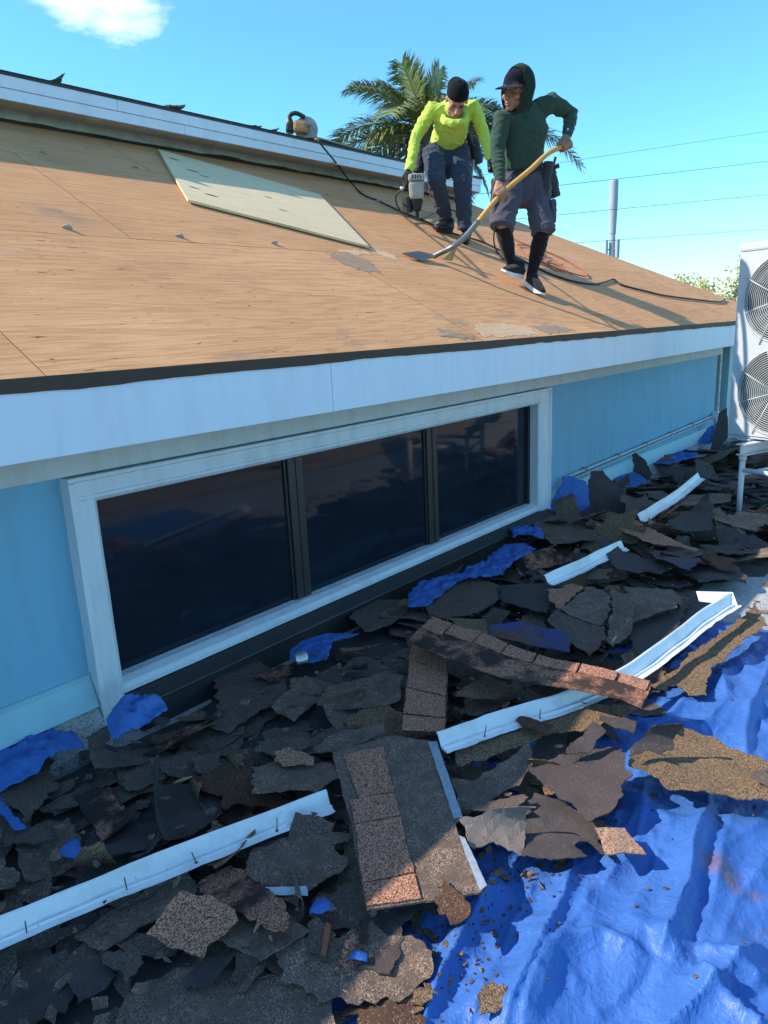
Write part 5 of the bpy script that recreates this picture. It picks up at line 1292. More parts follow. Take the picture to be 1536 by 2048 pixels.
    # rim returning to the cabinet
for (a, b) in (((0.012, 0.022), (AW - 0.012, 0.022)), ((AW - 0.012, 0.022), (AW - 0.012, AH - 0.062)), ((AW - 0.012, AH - 0.062), (0.012, AH - 0.062)), ((0.012, AH - 0.062), (0.012, 0.022))):
    bm.faces.new([bm.verts.new(p) for p in ((a[0], 0.0, a[1]), (b[0], 0.0, b[1]), (b[0], 0.03, b[1]), (a[0], 0.03, a[1]))])
from_bm('front_panel', bm, M_ACW, ac)
for cx, cz in FC:
    bm = bmesh.new()
    loft(bm, [(cx, 0.0185, cz), (cx, 0.0195, cz)], [FR * 0.985, FR * 0.985], n=48, cap='flat')
    from_bm('fan_cavity', bm, M_ACD, ac)
    bm = bmesh.new()
    for k in range(3):
        a0 = k * 2.094 + cz
        pr = []
        for i in range(9):
            t_ = i / 8
            pr.append([(cx + r * math.cos(a0 + t_ * 1.35 + (r - 0.06) * 1.2), 0.017 - 0.010 * t_, cz + r * math.sin(a0 + t_ * 1.35 + (r - 0.06) * 1.2)) for r in (0.06, 0.15, 0.26)])
        vr = [[bm.verts.new(p) for p in row] for row in pr]
        for r0, r1 in zip(vr, vr[1:]):
            for j in range(2): bm.faces.new((r0[j], r0[j + 1], r1[j + 1], r1[j]))
    loft(bm, [(cx, 0.018, cz), (cx, 0.004, cz)], [0.065, 0.055], n=20, cap='flat')
    from_bm('fan', bm, M_FAN, ac, True)
    gr_ = None
    bm = bmesh.new()
    nr = 17
    for k in range(nr):
        r = 0.06 + (FR + 0.006 - 0.06) * k / (nr - 1)
        rw = 0.0028 if k < nr - 1 else 0.006
        yy = -0.022 + 0.016 * (k / (nr - 1)) ** 3
        pp = [V((cx + r * math.cos(2 * math.pi * i / 48), yy, cz + r * math.sin(2 * math.pi * i / 48))) for i in range(49)]
        prev = None; rg = []
        for i, q in enumerate(pp[:-1]):
            a = 2 * math.pi * i / 48; er = V((math.cos(a), 0, math.sin(a)))
            rg.append([bm.verts.new(q + er * rw), bm.verts.new(q + V((0, -rw, 0))), bm.verts.new(q - er * rw), bm.verts.new(q + V((0, rw, 0)))])
        for i in range(48):
            a_, b_ = rg[i], rg[(i + 1) % 48]
            for j in range(4): bm.faces.new((a_[j], a_[(j + 1) % 4], b_[(j + 1) % 4], b_[j]))
    o = from_bm('fan_grille', bm, M_GRILLE, ac, True)
    for k in range(8):
        a = rad(17 + k * 45)
        L = FR + (0.045 if k % 2 else 0.008)
        q0 = V((cx + 0.05 * math.cos(a), -0.025, cz + 0.05 * math.sin(a))); q1 = V((cx + L * math.cos(a), -0.006, cz + L * math.sin(a))); qm = q0.lerp(q1, 0.6) + V((0, -0.006, 0))
        bm = bmesh.new(); loft(bm, [q0, qm, q1], [0.004] * 3, n=6, cap='flat')
        if k % 2: loft(bm, [q1, q1 + V((0, 0.012, 0))], [0.009, 0.009], n=10, cap='flat')
        from_bm('grille_spoke', bm, M_GRILLE, o, True)
for xx in (0.16, 0.80):
    bm = bmesh.new(); bm_box(bm, (xx - 0.05, -0.02, -0.018), (xx + 0.05, 0.06, -0.002), 0.004); from_bm('mounting_foot', bm, M_ACW, ac)

# ---- pipe stand
LEG = V(AC[1])
st = empty('equipment_stand', LEG)
tag(st, 'white pipe and channel stand carrying the air conditioner', 'stand')
st.matrix_world = Matrix(((AL.x, DP.x, 0, AC0.x), (AL.y, DP.y, 0, AC0.y), (0, 0, 1, 0.0), (0, 0, 0, 1)))
M_STAND = paint_mat('grey_stand_paint', (0.62, 0.65, 0.67), (0.25, 0.25, 0.25), 0.3, 0.45, streak=False)
zb = AC0.z - 0.019
for xx in (0.245, 0.83):
    y0_, y1_ = -0.175, 0.60
    bm = bmesh.new()
    bm_box(bm, (xx - 0.035, y0_, zb - 0.008), (xx + 0.035, y1_, zb)); bm_box(bm, (xx - 0.004, y0_ + 0.01, zb - 0.078), (xx + 0.004, y1_ - 0.01, zb - 0.0085)); bm_box(bm, (xx - 0.035, y0_ + 0.01, zb - 0.087), (xx + 0.035, y1_ - 0.01, zb - 0.0785))
    from_bm('beam', bm, M_STAND, st)
    for yy in (-0.13, 0.55):
        tube('leg', [(xx, yy, 0.0), (xx, yy, zb - 0.088)], 0.021, M_STAND, st, 14, 1)
        tube('leg_collar', [(xx, yy, zb - 0.125), (xx, yy, zb - 0.0885)], 0.028, M_STAND, st, 14, 1)
    tube('side_rail', [(xx, -0.13, 0.36), (xx, 0.55, 0.36)], 0.015, M_STAND, st, 10, 1)
for yy, zz in ((-0.13, 0.395), (0.55, 0.395), (-0.13, 0.045)):
    tube('cross_rail', [(0.245, yy, zz), (0.83, yy, zz)], 0.018, M_STAND, st, 12, 1)

# ================================================================== PEOPLE
SKIN_B = plain('skin_brown', (0.30, 0.145, 0.085), 0.55, var=0.12, scale=30, bump=0.15)
SKIN_A = plain('skin_tan', (0.40, 0.21, 0.135), 0.55, var=0.12, scale=30, bump=0.15)
M_GREEN = cloth_mat('dark_green_jersey', (0.030, 0.060, 0.042))
M_LIME = cloth_mat('lime_jersey', (0.50, 0.64, 0.09), var=0.12)
M_DENIM = cloth_mat('navy_work_cloth', (0.040, 0.052, 0.085))
M_SHORTS = cloth_mat('grey_purple_cloth', (0.075, 0.068, 0.092))
M_CAP_ = cloth_mat('navy_cap_cloth', (0.014, 0.016, 0.028), fold=0.1)
M_CAPB = cloth_mat('black_cap_cloth', (0.012, 0.012, 0.016), fold=0.1)
M_SOCK = cloth_mat('black_sock', (0.008, 0.008, 0.010), fold=0.1)
M_SHOE = cloth_mat('black_shoe_mesh', (0.014, 0.014, 0.016), fold=0.2)
M_SOLE = plain('white_sole', (0.72, 0.72, 0.74), 0.6, var=0.08)
M_BOOT = plain('black_boot_leather', (0.014, 0.013, 0.013), 0.55, var=0.4, bump=0.3)
M_LEATHER = plain('black_pouch_leather', (0.016, 0.015, 0.017), 0.6, var=0.4, bump=0.3)
M_GLOVE = cloth_mat('dark_glove', (0.02, 0.02, 0.026))
M_EYE = plain('eye_white', (0.16, 0.10, 0.075), 0.3, var=0.05)
M_IRIS = plain('eye_dark', (0.012, 0.008, 0.006), 0.2, var=0.05)
M_BROW = plain('black_hair', (0.010, 0.008, 0.007), 0.7, var=0.3)
M_LIP = plain('lip_skin', (0.28, 0.10, 0.075), 0.5, var=0.1)


def wrinkle(amp, freq, axis_pts=None):
    """Cloth creases: displaced along the normal, drawn out across the limb."""
    def fn(c, n_):
        q = V((c.x * freq * 0.7, c.y * freq * 0.7, c.z * freq * 1.25))
        soft = noise.noise(q * 0.8)
        cr = max(0.0, 1 - abs(noise.noise(q + V((3, 1, 7)))) * 4.5) + 0.25 * max(0.0, 1 - abs(noise.noise(q * 2.1 + V((9, 4, 2)))) * 4.0)
        return c + n_ * (amp * (0.5 * soft + 0.9 * cr - 0.45))
    return fn


def head_frame(chin, fdir, upv):
    f_ = V(fdir).normalized()
    u_ = (V(upv) - f_ * V(upv).dot(f_)).normalized()
    x_ = u_.cross(-f_)           # person's axis; local y points backwards, -y is the face
    M = Matrix((x_, -f_, u_)).transposed()
    return M


def add_head(bm, O, M, k=1.0):
    def L(p): return O + M @ (V(p) * k)
    def E(c, r): ellipsoid(bm, L(c), tuple(a * k for a in r), M)
    E((0, 0.012, 0.142), (0.074, 0.094, 0.092))
    E((0, -0.022, 0.062), (0.056, 0.066, 0.062))
    E((0, -0.062, 0.022), (0.030, 0.026, 0.021))
    E((0, -0.055, 0.145), (0.058, 0.036, 0.040))
    for s in (-1, 1):
        E((s * 0.046, -0.058, 0.082), (0.022, 0.024, 0.020))
        E((s * 0.030, -0.079, 0.124), (0.026, 0.014, 0.008))
        E((s * 0.0755, 0.010, 0.098), (0.010, 0.020, 0.032))
        E((s * 0.045, -0.02, 0.045), (0.020, 0.035, 0.03))
        E((s * 0.011, -0.100, 0.074), (0.009, 0.011, 0.008))
    loft(bm, [L((0, -0.080, 0.122)), L((0, -0.097, 0.098)), L((0, -0.113, 0.078))], [0.0085 * k, 0.010 * k, 0.0125 * k], n=10)
    E((0, -0.083, 0.046), (0.026, 0.014, 0.016))


def face_parts(body, O, M, k, skin):
    def L(p): return O + M @ (V(p) * k)
    for s in (-1, 1):
        bm = bmesh.new(); ellipsoid(bm, L((s * 0.031, -0.082, 0.107)), (0.012 * k, 0.005 * k, 0.0026 * k), M); e = from_bm('eye', bm, M_EYE, body, True)
        bm = bmesh.new(); ellipsoid(bm, L((s * 0.031, -0.0865, 0.106)), (0.0075 * k, 0.003 * k, 0.0032 * k), M, 10); from_bm('iris', bm, M_IRIS, e, True)
        bm = bmesh.new(); loft(bm, [L((s * 0.012, -0.0945, 0.122)), L((s * 0.03, -0.0965, 0.128)), L((s * 0.052, -0.079, 0.123))], [0.003 * k, 0.0042 * k, 0.002 * k], n=6); from_bm('eyebrow', bm, M_BROW, body, True)
    bm = bmesh.new()
    loft(bm, [L((-0.023, -0.090, 0.0475)), L((-0.008, -0.0985, 0.051)), L((0.008, -0.0985, 0.051)), L((0.023, -0.090, 0.0475))], [0.002 * k, 0.0045 * k, 0.0045 * k, 0.002 * k], n=8)
    loft(bm, [L((-0.020, -0.090, 0.0425)), L((0, -0.0985, 0.0395)), L((0.020, -0.090, 0.0425))], [0.002 * k, 0.0055 * k, 0.002 * k], n=8)
    from_bm('lips', bm, M_LIP, body, True)


def cap_part(body, O, M, k, mat, visor=1, name='cap'):
    """crown of six panels; visor +1 forward, -1 backward"""
    def L(p): return O + M @ (V(p) * k)
    bm = bmesh.new()
    n_ = 30; rings = []
    for i in range(9):
        th = (i / 8) * math.pi / 2
        rr, zz = math.cos(th), math.sin(th)
        ring = []
        for j in range(n_):
            a = 2 * math.pi * j / n_
            seam = 1.0 - 0.012 * (abs(math.sin(3 * a)) < 0.2)
            x = 0.084 * rr * math.cos(a) * seam; y = 0.012 + 0.106 * rr * math.sin(a) * seam
            z = 0.146 + (0.100 * zz ** 0.8) + 0.012 * math.sin(a) * (1 - zz) * -1 * 0.6
            ring.append(bm.verts.new(L((x, y, z))))
        rings.append(ring)
    for a, b in zip(rings, rings[1:]):
        for j in range(n_): bm.faces.new((a[j], a[(j + 1) % n_], b[(j + 1) % n_], b[j]))
    bmesh.ops.solidify(bm, geom=bm.faces[:], thickness=0.004)
    c_ = from_bm(name, bm, mat, body, True)
    bm = bmesh.new(); ellipsoid(bm, L((0, 0.012, 0.241)), (0.007, 0.007, 0.004), M, 10); from_bm('cap_button', bm, mat, c_, True)
    bm = bmesh.new()
    top = []; bot = []
    sgn = -1 if visor > 0 else 1
    for i in range(13):
        a = -1.15 + 2.3 * i / 12
        bx, by = 0.083 * math.sin(a), 0.012 + sgn * 0.104 * math.cos(a)
        ext = 0.100 * math.cos(a * 0.95) ** 0.55 if abs(a) < 1.14 else 0.004
        row_t = []
        for s in range(5):
            t_ = s / 4
            droop = -0.012 * t_ * t_ - 0.016 * (math.sin(a) ** 2)
            row_t.append(bm.verts.new(L((bx * (1 + 0.02 * t_), by + sgn * ext * t_, 0.150 + droop))))
        top.append(row_t)
    for a, b in zip(top, top[1:]):
        for s in range(4): bm.faces.new((a[s], a[s + 1], b[s + 1], b[s]))
    bmesh.ops.solidify(bm, geom=bm.faces[:], thickness=0.005)
    from_bm('visor', bm, mat, c_, True)
    return c_


def grip(bm, c, axis, palm, wrist, rs, k=1.0, thumb=1):
    """a closed hand round a bar: four fingers wrap, the thumb crosses from the other side"""
    axis = V(axis).normalized(); palm = V(palm); palm = (palm - axis * palm.dot(axis)).normalized(); b = axis.cross(palm)
    c = V(c)

    def arc(a0, a1, r, off, n_=5, lean=0.0):
        return [c + axis * (off + lean * i / (n_ - 1)) + (palm * math.cos(rad(a0 + (a1 - a0) * i / (n_ - 1))) + b * math.sin(rad(a0 + (a1 - a0) * i / (n_ - 1)))) * r for i in range(n_)]
    for i, (off, sp) in enumerate(((-0.031, 235), (-0.0105, 255), (0.0105, 250), (0.030, 225))):
        loft(bm, arc(25, sp, rs + 0.0095, off * k, 6), [0.0105 * k, 0.0105 * k, 0.0098 * k, 0.0092 * k, 0.0088 * k, 0.008 * k], n=8)
    loft(bm, arc(0, -120, rs + 0.011, 0.042 * thumb * k, 5, -0.012 * thumb), [0.015 * k, 0.013 * k, 0.0115 * k, 0.0105 * k, 0.009 * k], n=8)
    pc_ = c + palm * (rs + 0.016)
    loft(bm, [pc_ - axis * 0.036 * k, pc_ - axis * 0.012 * k, pc_ + axis * 0.012 * k, pc_ + axis * 0.036 * k], [(0.030 * k, 0.014 * k), (0.034 * k, 0.016 * k), (0.034 * k, 0.016 * k), (0.030 * k, 0.014 * k)], n=10, side=b)
    loft(bm, [pc_ + palm * 0.002 - b * 0.01, pc_.lerp(V(wrist), 0.5), V(wrist)], [(0.034 * k, 0.02 * k), (0.030 * k, 0.021 * k), (0.028 * k, 0.023 * k)], n=10, side=axis)


def shoe(body, heel, toe, nrm, ankle, mat, sole_mat, name='shoe', sole_h=0.028):
    heel = V(heel); toe = V(toe); n_ = V(nrm).normalized()
    d_ = toe - heel; d_ = (d_ - n_ * d_.dot(n_)).normalized(); s_ = n_.cross(d_)
    L = max(0.235, (toe - heel).length * 1.0 + 0.03)
    h0 = heel - d_ * 0.035

    def P(u, v, w): return h0 + d_ * (u * L) + s_ * v + n_ * w
    bm = bmesh.new()
    loft(bm, [P(0.10, 0, 0.050), P(0.30, 0, 0.056), P(0.52, 0, 0.050), P(0.72, 0, 0.040), P(0.90, 0, 0.032)], [(0.034, 0.036), (0.038, 0.042), (0.043, 0.036), (0.045, 0.028), (0.034, 0.020)], n=14, side=s_)
    loft(bm, [P(0.16, 0, 0.055), P(0.20, 0, 0.085), V(ankle)], [(0.034, 0.040), (0.036, 0.044), (0.043, 0.045)], n=14, side=s_)
    o = union(name, bm, 0.007, mat, body, 4, wrinkle(0.002, 30))
    bm = bmesh.new(); prof = [(-0.02, 0.0), (0.02, 0.026), (0.12, 0.036), (0.35, 0.037), (0.55, 0.043), (0.75, 0.047), (0.90, 0.040), (0.985, 0.022), (1.005, 0.0)]
    out_ = [(u, w) for u, w in prof] + [(u, -w) for u, w in reversed(prof[1:-1])]
    lo = [bm.verts.new(P(u, w, 0.0 + (0.014 * max(0, u - 0.75) / 0.25))) for u, w in out_]
    hi = [bm.verts.new(P(u, w * 0.97, sole_h + 0.012 * max(0, 0.25 - u) * 4 * 0.5)) for u, w in out_]
    bm.faces.new(hi); bm.faces.new(list(reversed(lo)))
    k_ = len(out_)
    for i in range(k_): bm.faces.new((lo[i], lo[(i + 1) % k_], hi[(i + 1) % k_], hi[i]))
    from_bm('sole', bm, sole_mat, o)
    for q in range(4):
        u = 0.42 + 0.08 * q
        bm = bmesh.new(); zt = 0.098 - 0.010 * q
        loft(bm, [P(u - 0.02, -0.022, zt - 0.012), P(u, 0, zt - 0.002), P(u + 0.02, 0.022, zt - 0.012)], [0.0025] * 3, n=6)
        from_bm('lace', bm, mat, o)
    return o


ROOFN = V((0, -PITCH, 1)).normalized()


def snap(p, lift=0.0):
    """the point of the roof deck straight below/above p"""
    return V((p[0], p[1], roof_z(p[1]) - 0.006 + 0.012 * PITCH + lift))


# ------------------------------------------------------------------ worker in green
j = {k: V(p) for k, p in B.items()}
RH = (j['shL'] - j['shR']).normalized()
FWDB = UP.cross(RH).normalized()
if FWDB.dot(F2) > 0: FWDB = -FWDB
hdir = (-F2 * 0.62 - R2 * 0.70 - UP * 0.20)
hup = (UP * 1.0 - F2 * 0.25 + R2 * 0.05)
HM = head_frame(None, hdir, hup)
KB = 1.08
HO = j['headc'] - HM @ V((0, 0.0, 0.128 * KB))
SHV = [V(p) for p in SHOVEL]
shaft_dir = (SHV[4] - SHV[3]).normalized()
top_dir = (SHV[7] - SHV[6]).normalized()
hR = SHV[3]; hL = SHV[7] - top_dir * 0.035
bm = bmesh.new()
add_head(bm, HO, HM, KB)
loft(bm, [j['chest'], j['neck'], HO + HM @ V((0, 0.02, 0.07))], [0.075, 0.062, 0.055], n=14)
loft(bm, [j['hip'], j['waist'], j['mid'], j['chest'], j['chest'] + UP * 0.05], [(0.10, 0.07), (0.105, 0.075), (0.115, 0.085), (0.125, 0.085), (0.10, 0.07)], n=20, side=RH)
for s, hc, pd in (('R', hR, None), ('L', hL, None)):
    wr = j['wr' + s]
    loft(bm, [j['chest'].lerp(j['sh' + s], 0.6), j['sh' + s], j['sh' + s].lerp(j['el' + s], 0.5), j['el' + s], j['el' + s].lerp(wr, 0.4), wr], [0.05, 0.052, 0.047, 0.04, 0.041, 0.029], n=12)
grip(bm, hR, shaft_dir, (j['wrR'] - hR) + R2 * -0.02, j['wrR'], 0.019, 1.05, thumb=-1)
grip(bm, hL, top_dir, (j['wrL'] - hL), j['wrL'], 0.018, 1.08, thumb=-1)
for s in 'RL':
    loft(bm, [j['hp' + s], j['hp' + s].lerp(j['kn' + s], 0.5), j['kn' + s], j['kn' + s].lerp(j['an' + s], 0.35), j['an' + s].lerp(j['kn' + s], 0.15), j['an' + s]], [0.062, 0.066, 0.054, 0.054, 0.034, 0.030], n=14)
pB = union('person', bm, 0.0075, SKIN_B, None, 2)
tag(pB, 'person in dark green hooded top, shorts and black socks prying with a shovel', 'person')
face_parts(pB, HO, HM, KB, SKIN_B)
cap_part(pB, HO, HM, KB, M_CAP_, 1)
# hooded top
bm = bmesh.new()
loft(bm, [j['waist'] - UP * 0.005, j['waist'].lerp(j['mid'], 0.5), j['mid'], j['chest'] - UP * 0.03, j['chest'] + UP * 0.03, j['neck'] - UP * 0.005], [(0.150, 0.112), (0.150, 0.112), (0.156, 0.117), (0.168, 0.120), (0.140, 0.098), (0.088, 0.085)], n=22, side=RH, cap='flat')
for s in 'RL':
    wr = j['wr' + s]
    loft(bm, [j['chest'].lerp(j['sh' + s], 0.45) + UP * 0.02, j['sh' + s], j['sh' + s].lerp(j['el' + s], 0.5), j['el' + s], j['el' + s].lerp(wr, 0.5), wr], [0.076, 0.067, 0.060, 0.053, 0.048, 0.038], n=14)
wrR_, elR_ = j['wrR'].copy(), j['elR'].copy()


def shirt_fn(base, rings_from=None, rings_to=None):
    def fn(c, n_):
        q = base(c, n_)
        if rings_from is not None:
            ab = rings_to - rings_from; t_ = (c - rings_from).dot(ab) / ab.length_squared
            if 0.05 < t_ < 1.05 and (c - (rings_from + ab * t_)).length < 0.075:
                w_ = math.sin(t_ * ab.length / 0.017 * math.pi + 2 * noise.noise(c * 14)) * min(1, t_ * 2)
                q = q + n_ * 0.0035 * w_
        return q
    return fn


union('hooded_top', bm, 0.0075, M_GREEN, pB, 4, shirt_fn(wrinkle(0.007, 14), elR_, wrR_))
# raised hood: shell open at the face, falling to the shoulders
bm = bmesh.new()
n_, m_ = 40, 16
C_ = HO + HM @ (V((0, 0.024, 0.120)) * KB)
vm = []
for i in range(m_ + 1):
    th = rad(4) + rad(114) * i / m_                 # from the back of the head to the rim
    row = []
    for k in range(n_):
        a = 2 * math.pi * k / n_
        x, z, y = math.sin(th) * math.cos(a), math.sin(th) * math.sin(a), math.cos(th)
        low = max(0.0, -z)
        w_ = 1 + 0.035 * noise.noise(V((x * 3, y * 3, z * 3))) + 0.03 * noise.noise(V((x * 9, y * 5, 2)))
        rim = 0.022 * math.sin(math.pi * (i / m_)) * (1 if z > 0 else 0.3)
        row.append(bm.verts.new(C_ + HM @ V((x * 0.110 * w_ * (1 - 0.12 * low), y * (0.118 if y > 0 else 0.14) - 0.03 * low * (i / m_) + (0.004 if z > 0 else -0.01) * (i / m_), z * (0.152 if z > 0 else 0.165) * w_ + rim * 0.3))))
    vm.append(row)
for i in range(m_):
    for k in range(n_):
        k2 = (k + 1) % n_
        bm.faces.new((vm[i][k], vm[i][k2], vm[i + 1][k2], vm[i + 1][k]))
bm.faces.new(vm[0])
bmesh.ops.solidify(bm, geom=bm.faces[:], thickness=-0.007)
from_bm('hood', bm, M_GREEN, pB, True)
bm = bmesh.new()
loft(bm, [j['chest'] + UP * 0.01, j['neck'] + F2 * 0.015, C_ + HM @ V((0, 0.035, -0.10))], [(0.105, 0.095), (0.085, 0.085), (0.078, 0.07)], n=18, side=RH)
union('hood_neck', bm, 0.010, M_GREEN, pB, 4, wrinkle(0.007, 16))
bm = bmesh.new(); bm_box(bm, (-0.006, -0.003, -0.007), (0.006, 0.003, 0.007))
bmesh.ops.translate(bm, verts=bm.verts[:], vec=j['wrL'].lerp(j['elL'], 0.2) - F2 * 0.045 - R2 * 0.012)
from_bm('sleeve_tag', bm, M_SOLE, pB)
# cargo shorts
bm = bmesh.new()
loft(bm, [j['waist'] - UP * 0.0, j['hip'] + UP * 0.02, j['hip'] - UP * 0.04, j['hip'] - UP * 0.10 - F2 * 0.02], [(0.150, 0.112), (0.158, 0.120), (0.155, 0.122), (0.11, 0.10)], n=20, side=R2)
for s in 'RL':
    hp, kn = j['hp' + s], j['kn' + s]
    dn = (kn - hp).normalized()
    loft(bm, [hp + UP * 0.03, hp.lerp(kn, 0.35), hp.lerp(kn, 0.7), kn + dn * 0.035], [0.104, 0.098, 0.092, 0.090], n=18, cap='flat')
union('cargo_shorts', bm, 0.0075, M_SHORTS, pB, 3, wrinkle(0.009, 12))
for s, sg in (('R', -1), ('L', 1)):
    hp, kn = j['hp' + s], j['kn' + s]
    q = hp.lerp(kn, 0.62) + R2 * (0.088 * sg) - F2 * 0.01
    bm = bmesh.new(); Mx = Matrix((F2, R2, UP)).transposed()
    bm_box(bm, (-0.06, -0.022, -0.085), (0.06, 0.022, 0.085), 0.018)
    for v in bm.verts: v.co = q + Mx @ v.co
    po = union('cargo_pocket', bm, 0.009, M_SHORTS, pB, 3, wrinkle(0.004, 18))
    # socks, shoes
    bm = bmesh.new()
    kn, an = j['kn' + s], j['an' + s]
    loft(bm, [kn.lerp(an, 0.04), kn.lerp(an, 0.35), kn.lerp(an, 0.6), an.lerp(kn, 0.12), an - UP * 0.01], [0.0575, 0.0615, 0.053, 0.041, 0.040], n=16, cap='flat')
    union('sock', bm, 0.008, M_SOCK, pB, 3, wrinkle(0.003, 16))
shoe(pB, snap(j['heR'], 0.045), snap(j['toR'], 0.022), ROOFN + V((0.10, 0.1, 0)), j['anR'], M_SHOE, M_SOLE)
shoe(pB, snap(j['heL'], 0.010), snap(j['toL'], 0.006), ROOFN, j['anL'], M_SHOE, M_SOLE)
# belt with pouches
bm = bmesh.new()
wc = j['waist'] - UP * 0.03
ring = []
for k in range(28):
    a = 2 * math.pi * k / 28
    d_ = RH * (0.163 * math.cos(a)) + FWDB * (0.124 * math.sin(a))
    ring.append([bm.verts.new(wc + d_ + UP * h) for h in (-0.022, 0.022)] + [bm.verts.new(wc + d_ * 0.96 + UP * h) for h in (0.022, -0.022)])
for k in range(28):
    a_, b_ = ring[k], ring[(k + 1) % 28]
    for q in range(4): bm.faces.new((a_[q], a_[(q + 1) % 4], b_[(q + 1) % 4], b_[q]))
tb_ = from_bm('tool_belt', bm, M_LEATHER, pB, True)


def pouch(par, c, w, h, d_, tilt=0.0, mat=None):
    bm = bmesh.new(); Mx = Matrix((R2, F2, UP)).transposed() @ Matrix.Rotation(tilt, 3, 'Y')
    c = V(c)
    for a, b, k in ((-h / 2, h / 2, 1.0),):
        loft(bm, [c + Mx @ V((0, 0, a)), c + Mx @ V((0, 0, (a + b) / 2)), c + Mx @ V((0, 0, b))], [(w * 0.42, d_ * 0.45), (w * 0.5, d_ * 0.5), (w * 0.56, d_ * 0.6)], n=14, side=R2, cap='flat')
    return union('tool_pouch', bm, 0.009, mat or M_LEATHER, par, 3, wrinkle(0.006, 16))


pl_ = pouch(pB, j['hpL'] + R2 * 0.125 + F2 * 0.07 + UP * 0.015, 0.12, 0.19, 0.09, -0.30)
pouch(pB, j['hpL'] + R2 * 0.06 - F2 * 0.09 + UP * 0.03, 0.07, 0.24, 0.05, 0.12)
pouch(pB, j['hpR'] - R2 * 0.10 + F2 * 0.05 - UP * 0.03, 0.09, 0.19, 0.09, 0.12)
hp0 = j['hpL'] + R2 * 0.11 + F2 * 0.05 + UP * 0.13
tube('hammer_handle', [hp0 - R2 * 0.06 - UP * 0.02, hp0 + R2 * 0.07 + UP * 0.01], 0.016, M_BLACK, pB, 10, 3)
tube('tool_grip', [hp0 + R2 * 0.03 + UP * 0.02, hp0 + R2 * 0.045 + UP * 0.07], 0.010, plain('red_handle', (0.30, 0.05, 0.05), 0.5), pB, 8, 2)

# ------------------------------------------------------------------ worker in lime
j = {k: V(p) for k, p in A.items()}
RH = (j['shL'] - j['shR']).normalized()
TW = R2
hdirA = (-F2 * 0.72 - R2 * 0.06 - UP * 0.92)
HMA = head_frame(None, hdirA, UP - F2 * 0.75 + R2 * 0.14)
KA = 1.06
HOA = j['headc'] - HMA @ V((0, -0.005, 0.125 * KA))
NGp = [V(p) for p in NG]
gun_axis = (NGp[1] - NGp[0]).normalized()
hgR = j['hdR']
bm = bmesh.new()
add_head(bm, HOA, HMA, KA)
loft(bm, [j['chest'], j['neck'], HOA + HMA @ V((0, 0.03, 0.07))], [0.075, 0.062, 0.055], n=14)
loft(bm, [j['hip'], j['waist'], j['mid'], j['chest']], [(0.09, 0.06), (0.10, 0.065), (0.11, 0.08), (0.12, 0.08)], n=18, side=R2)
for s in 'RL':
    wr = j['wr' + s]
    loft(bm, [j['chest'].lerp(j['sh' + s], 0.6), j['sh' + s], j['sh' + s].lerp(j['el' + s], 0.5), j['el' + s], j['el' + s].lerp(wr, 0.4), wr], [0.05, 0.05, 0.045, 0.039, 0.039, 0.028], n=12)
    loft(bm, [j['hp' + s], j['hp' + s].lerp(j['kn' + s], 0.5), j['kn' + s], j['kn' + s].lerp(j['an' + s], 0.35), j['an' + s]], [0.058, 0.060, 0.046, 0.045, 0.028], n=14)
grip(bm, hgR, UP + F2 * 0.1, -R2 * 0.8 - F2 * 0.5, j['wrR'], 0.018, 1.0, thumb=1)
grip(bm, j['hdL'], V((0.2, 0.2, 1)), j['wrL'] - j['hdL'] + R2 * 0.05, j['wrL'], 0.016, 1.0, thumb=1)
pA = union('person', bm, 0.0075, SKIN_A, None, 2)
tag(pA, 'person in lime long-sleeved top and navy trousers bending down with a nail gun', 'person')
face_parts(pA, HOA, HMA, KA, SKIN_A)
cap_part(pA, HOA, HMA, KA, M_CAPB, -1)
bm = bmesh.new()
grip(bm, hgR, UP + F2 * 0.1, -R2 * 0.8 - F2 * 0.5, j['wrR'], 0.018, 1.14, thumb=1)
union('glove', bm, 0.007, M_GLOVE, pA, 2)
bm = bmesh.new()
grip(bm, j['hdL'], V((0.2, 0.2, 1)), j['wrL'] - j['hdL'] + R2 * 0.05, j['wrL'], 0.016, 1.14, thumb=1)
union('glove', bm, 0.007, M_GLOVE, pA, 2)
bm = bmesh.new()
loft(bm, [j['waist'] - UP * 0.005, j['waist'].lerp(j['mid'], 0.45), j['mid'], j['chest'] - UP * 0.01, j['chest'] + UP * 0.05, j['neck'] + UP * 0.0], [(0.142, 0.105), (0.142, 0.112), (0.146, 0.116), (0.155, 0.112), (0.128, 0.086), (0.066, 0.06)], n=22, side=R2, cap='flat')
for s in 'RL':
    wr = j['wr' + s]
    loft(bm, [j['chest'].lerp(j['sh' + s], 0.4), j['sh' + s], j['sh' + s].lerp(j['el' + s], 0.5), j['el' + s], j['el' + s].lerp(wr, 0.5), wr + (wr - j['el' + s]).normalized() * 0.01], [0.078, 0.066, 0.058, 0.050, 0.046, 0.038], n=14)
# dropped belly fold and pouch of fabric
ellipsoid(bm, j['waist'] - R2 * 0.05 - F2 * 0.09 + UP * 0.03, (0.075, 0.06, 0.05), None)
union('hooded_top', bm, 0.0075, M_LIME, pA, 4, wrinkle(0.008, 13))
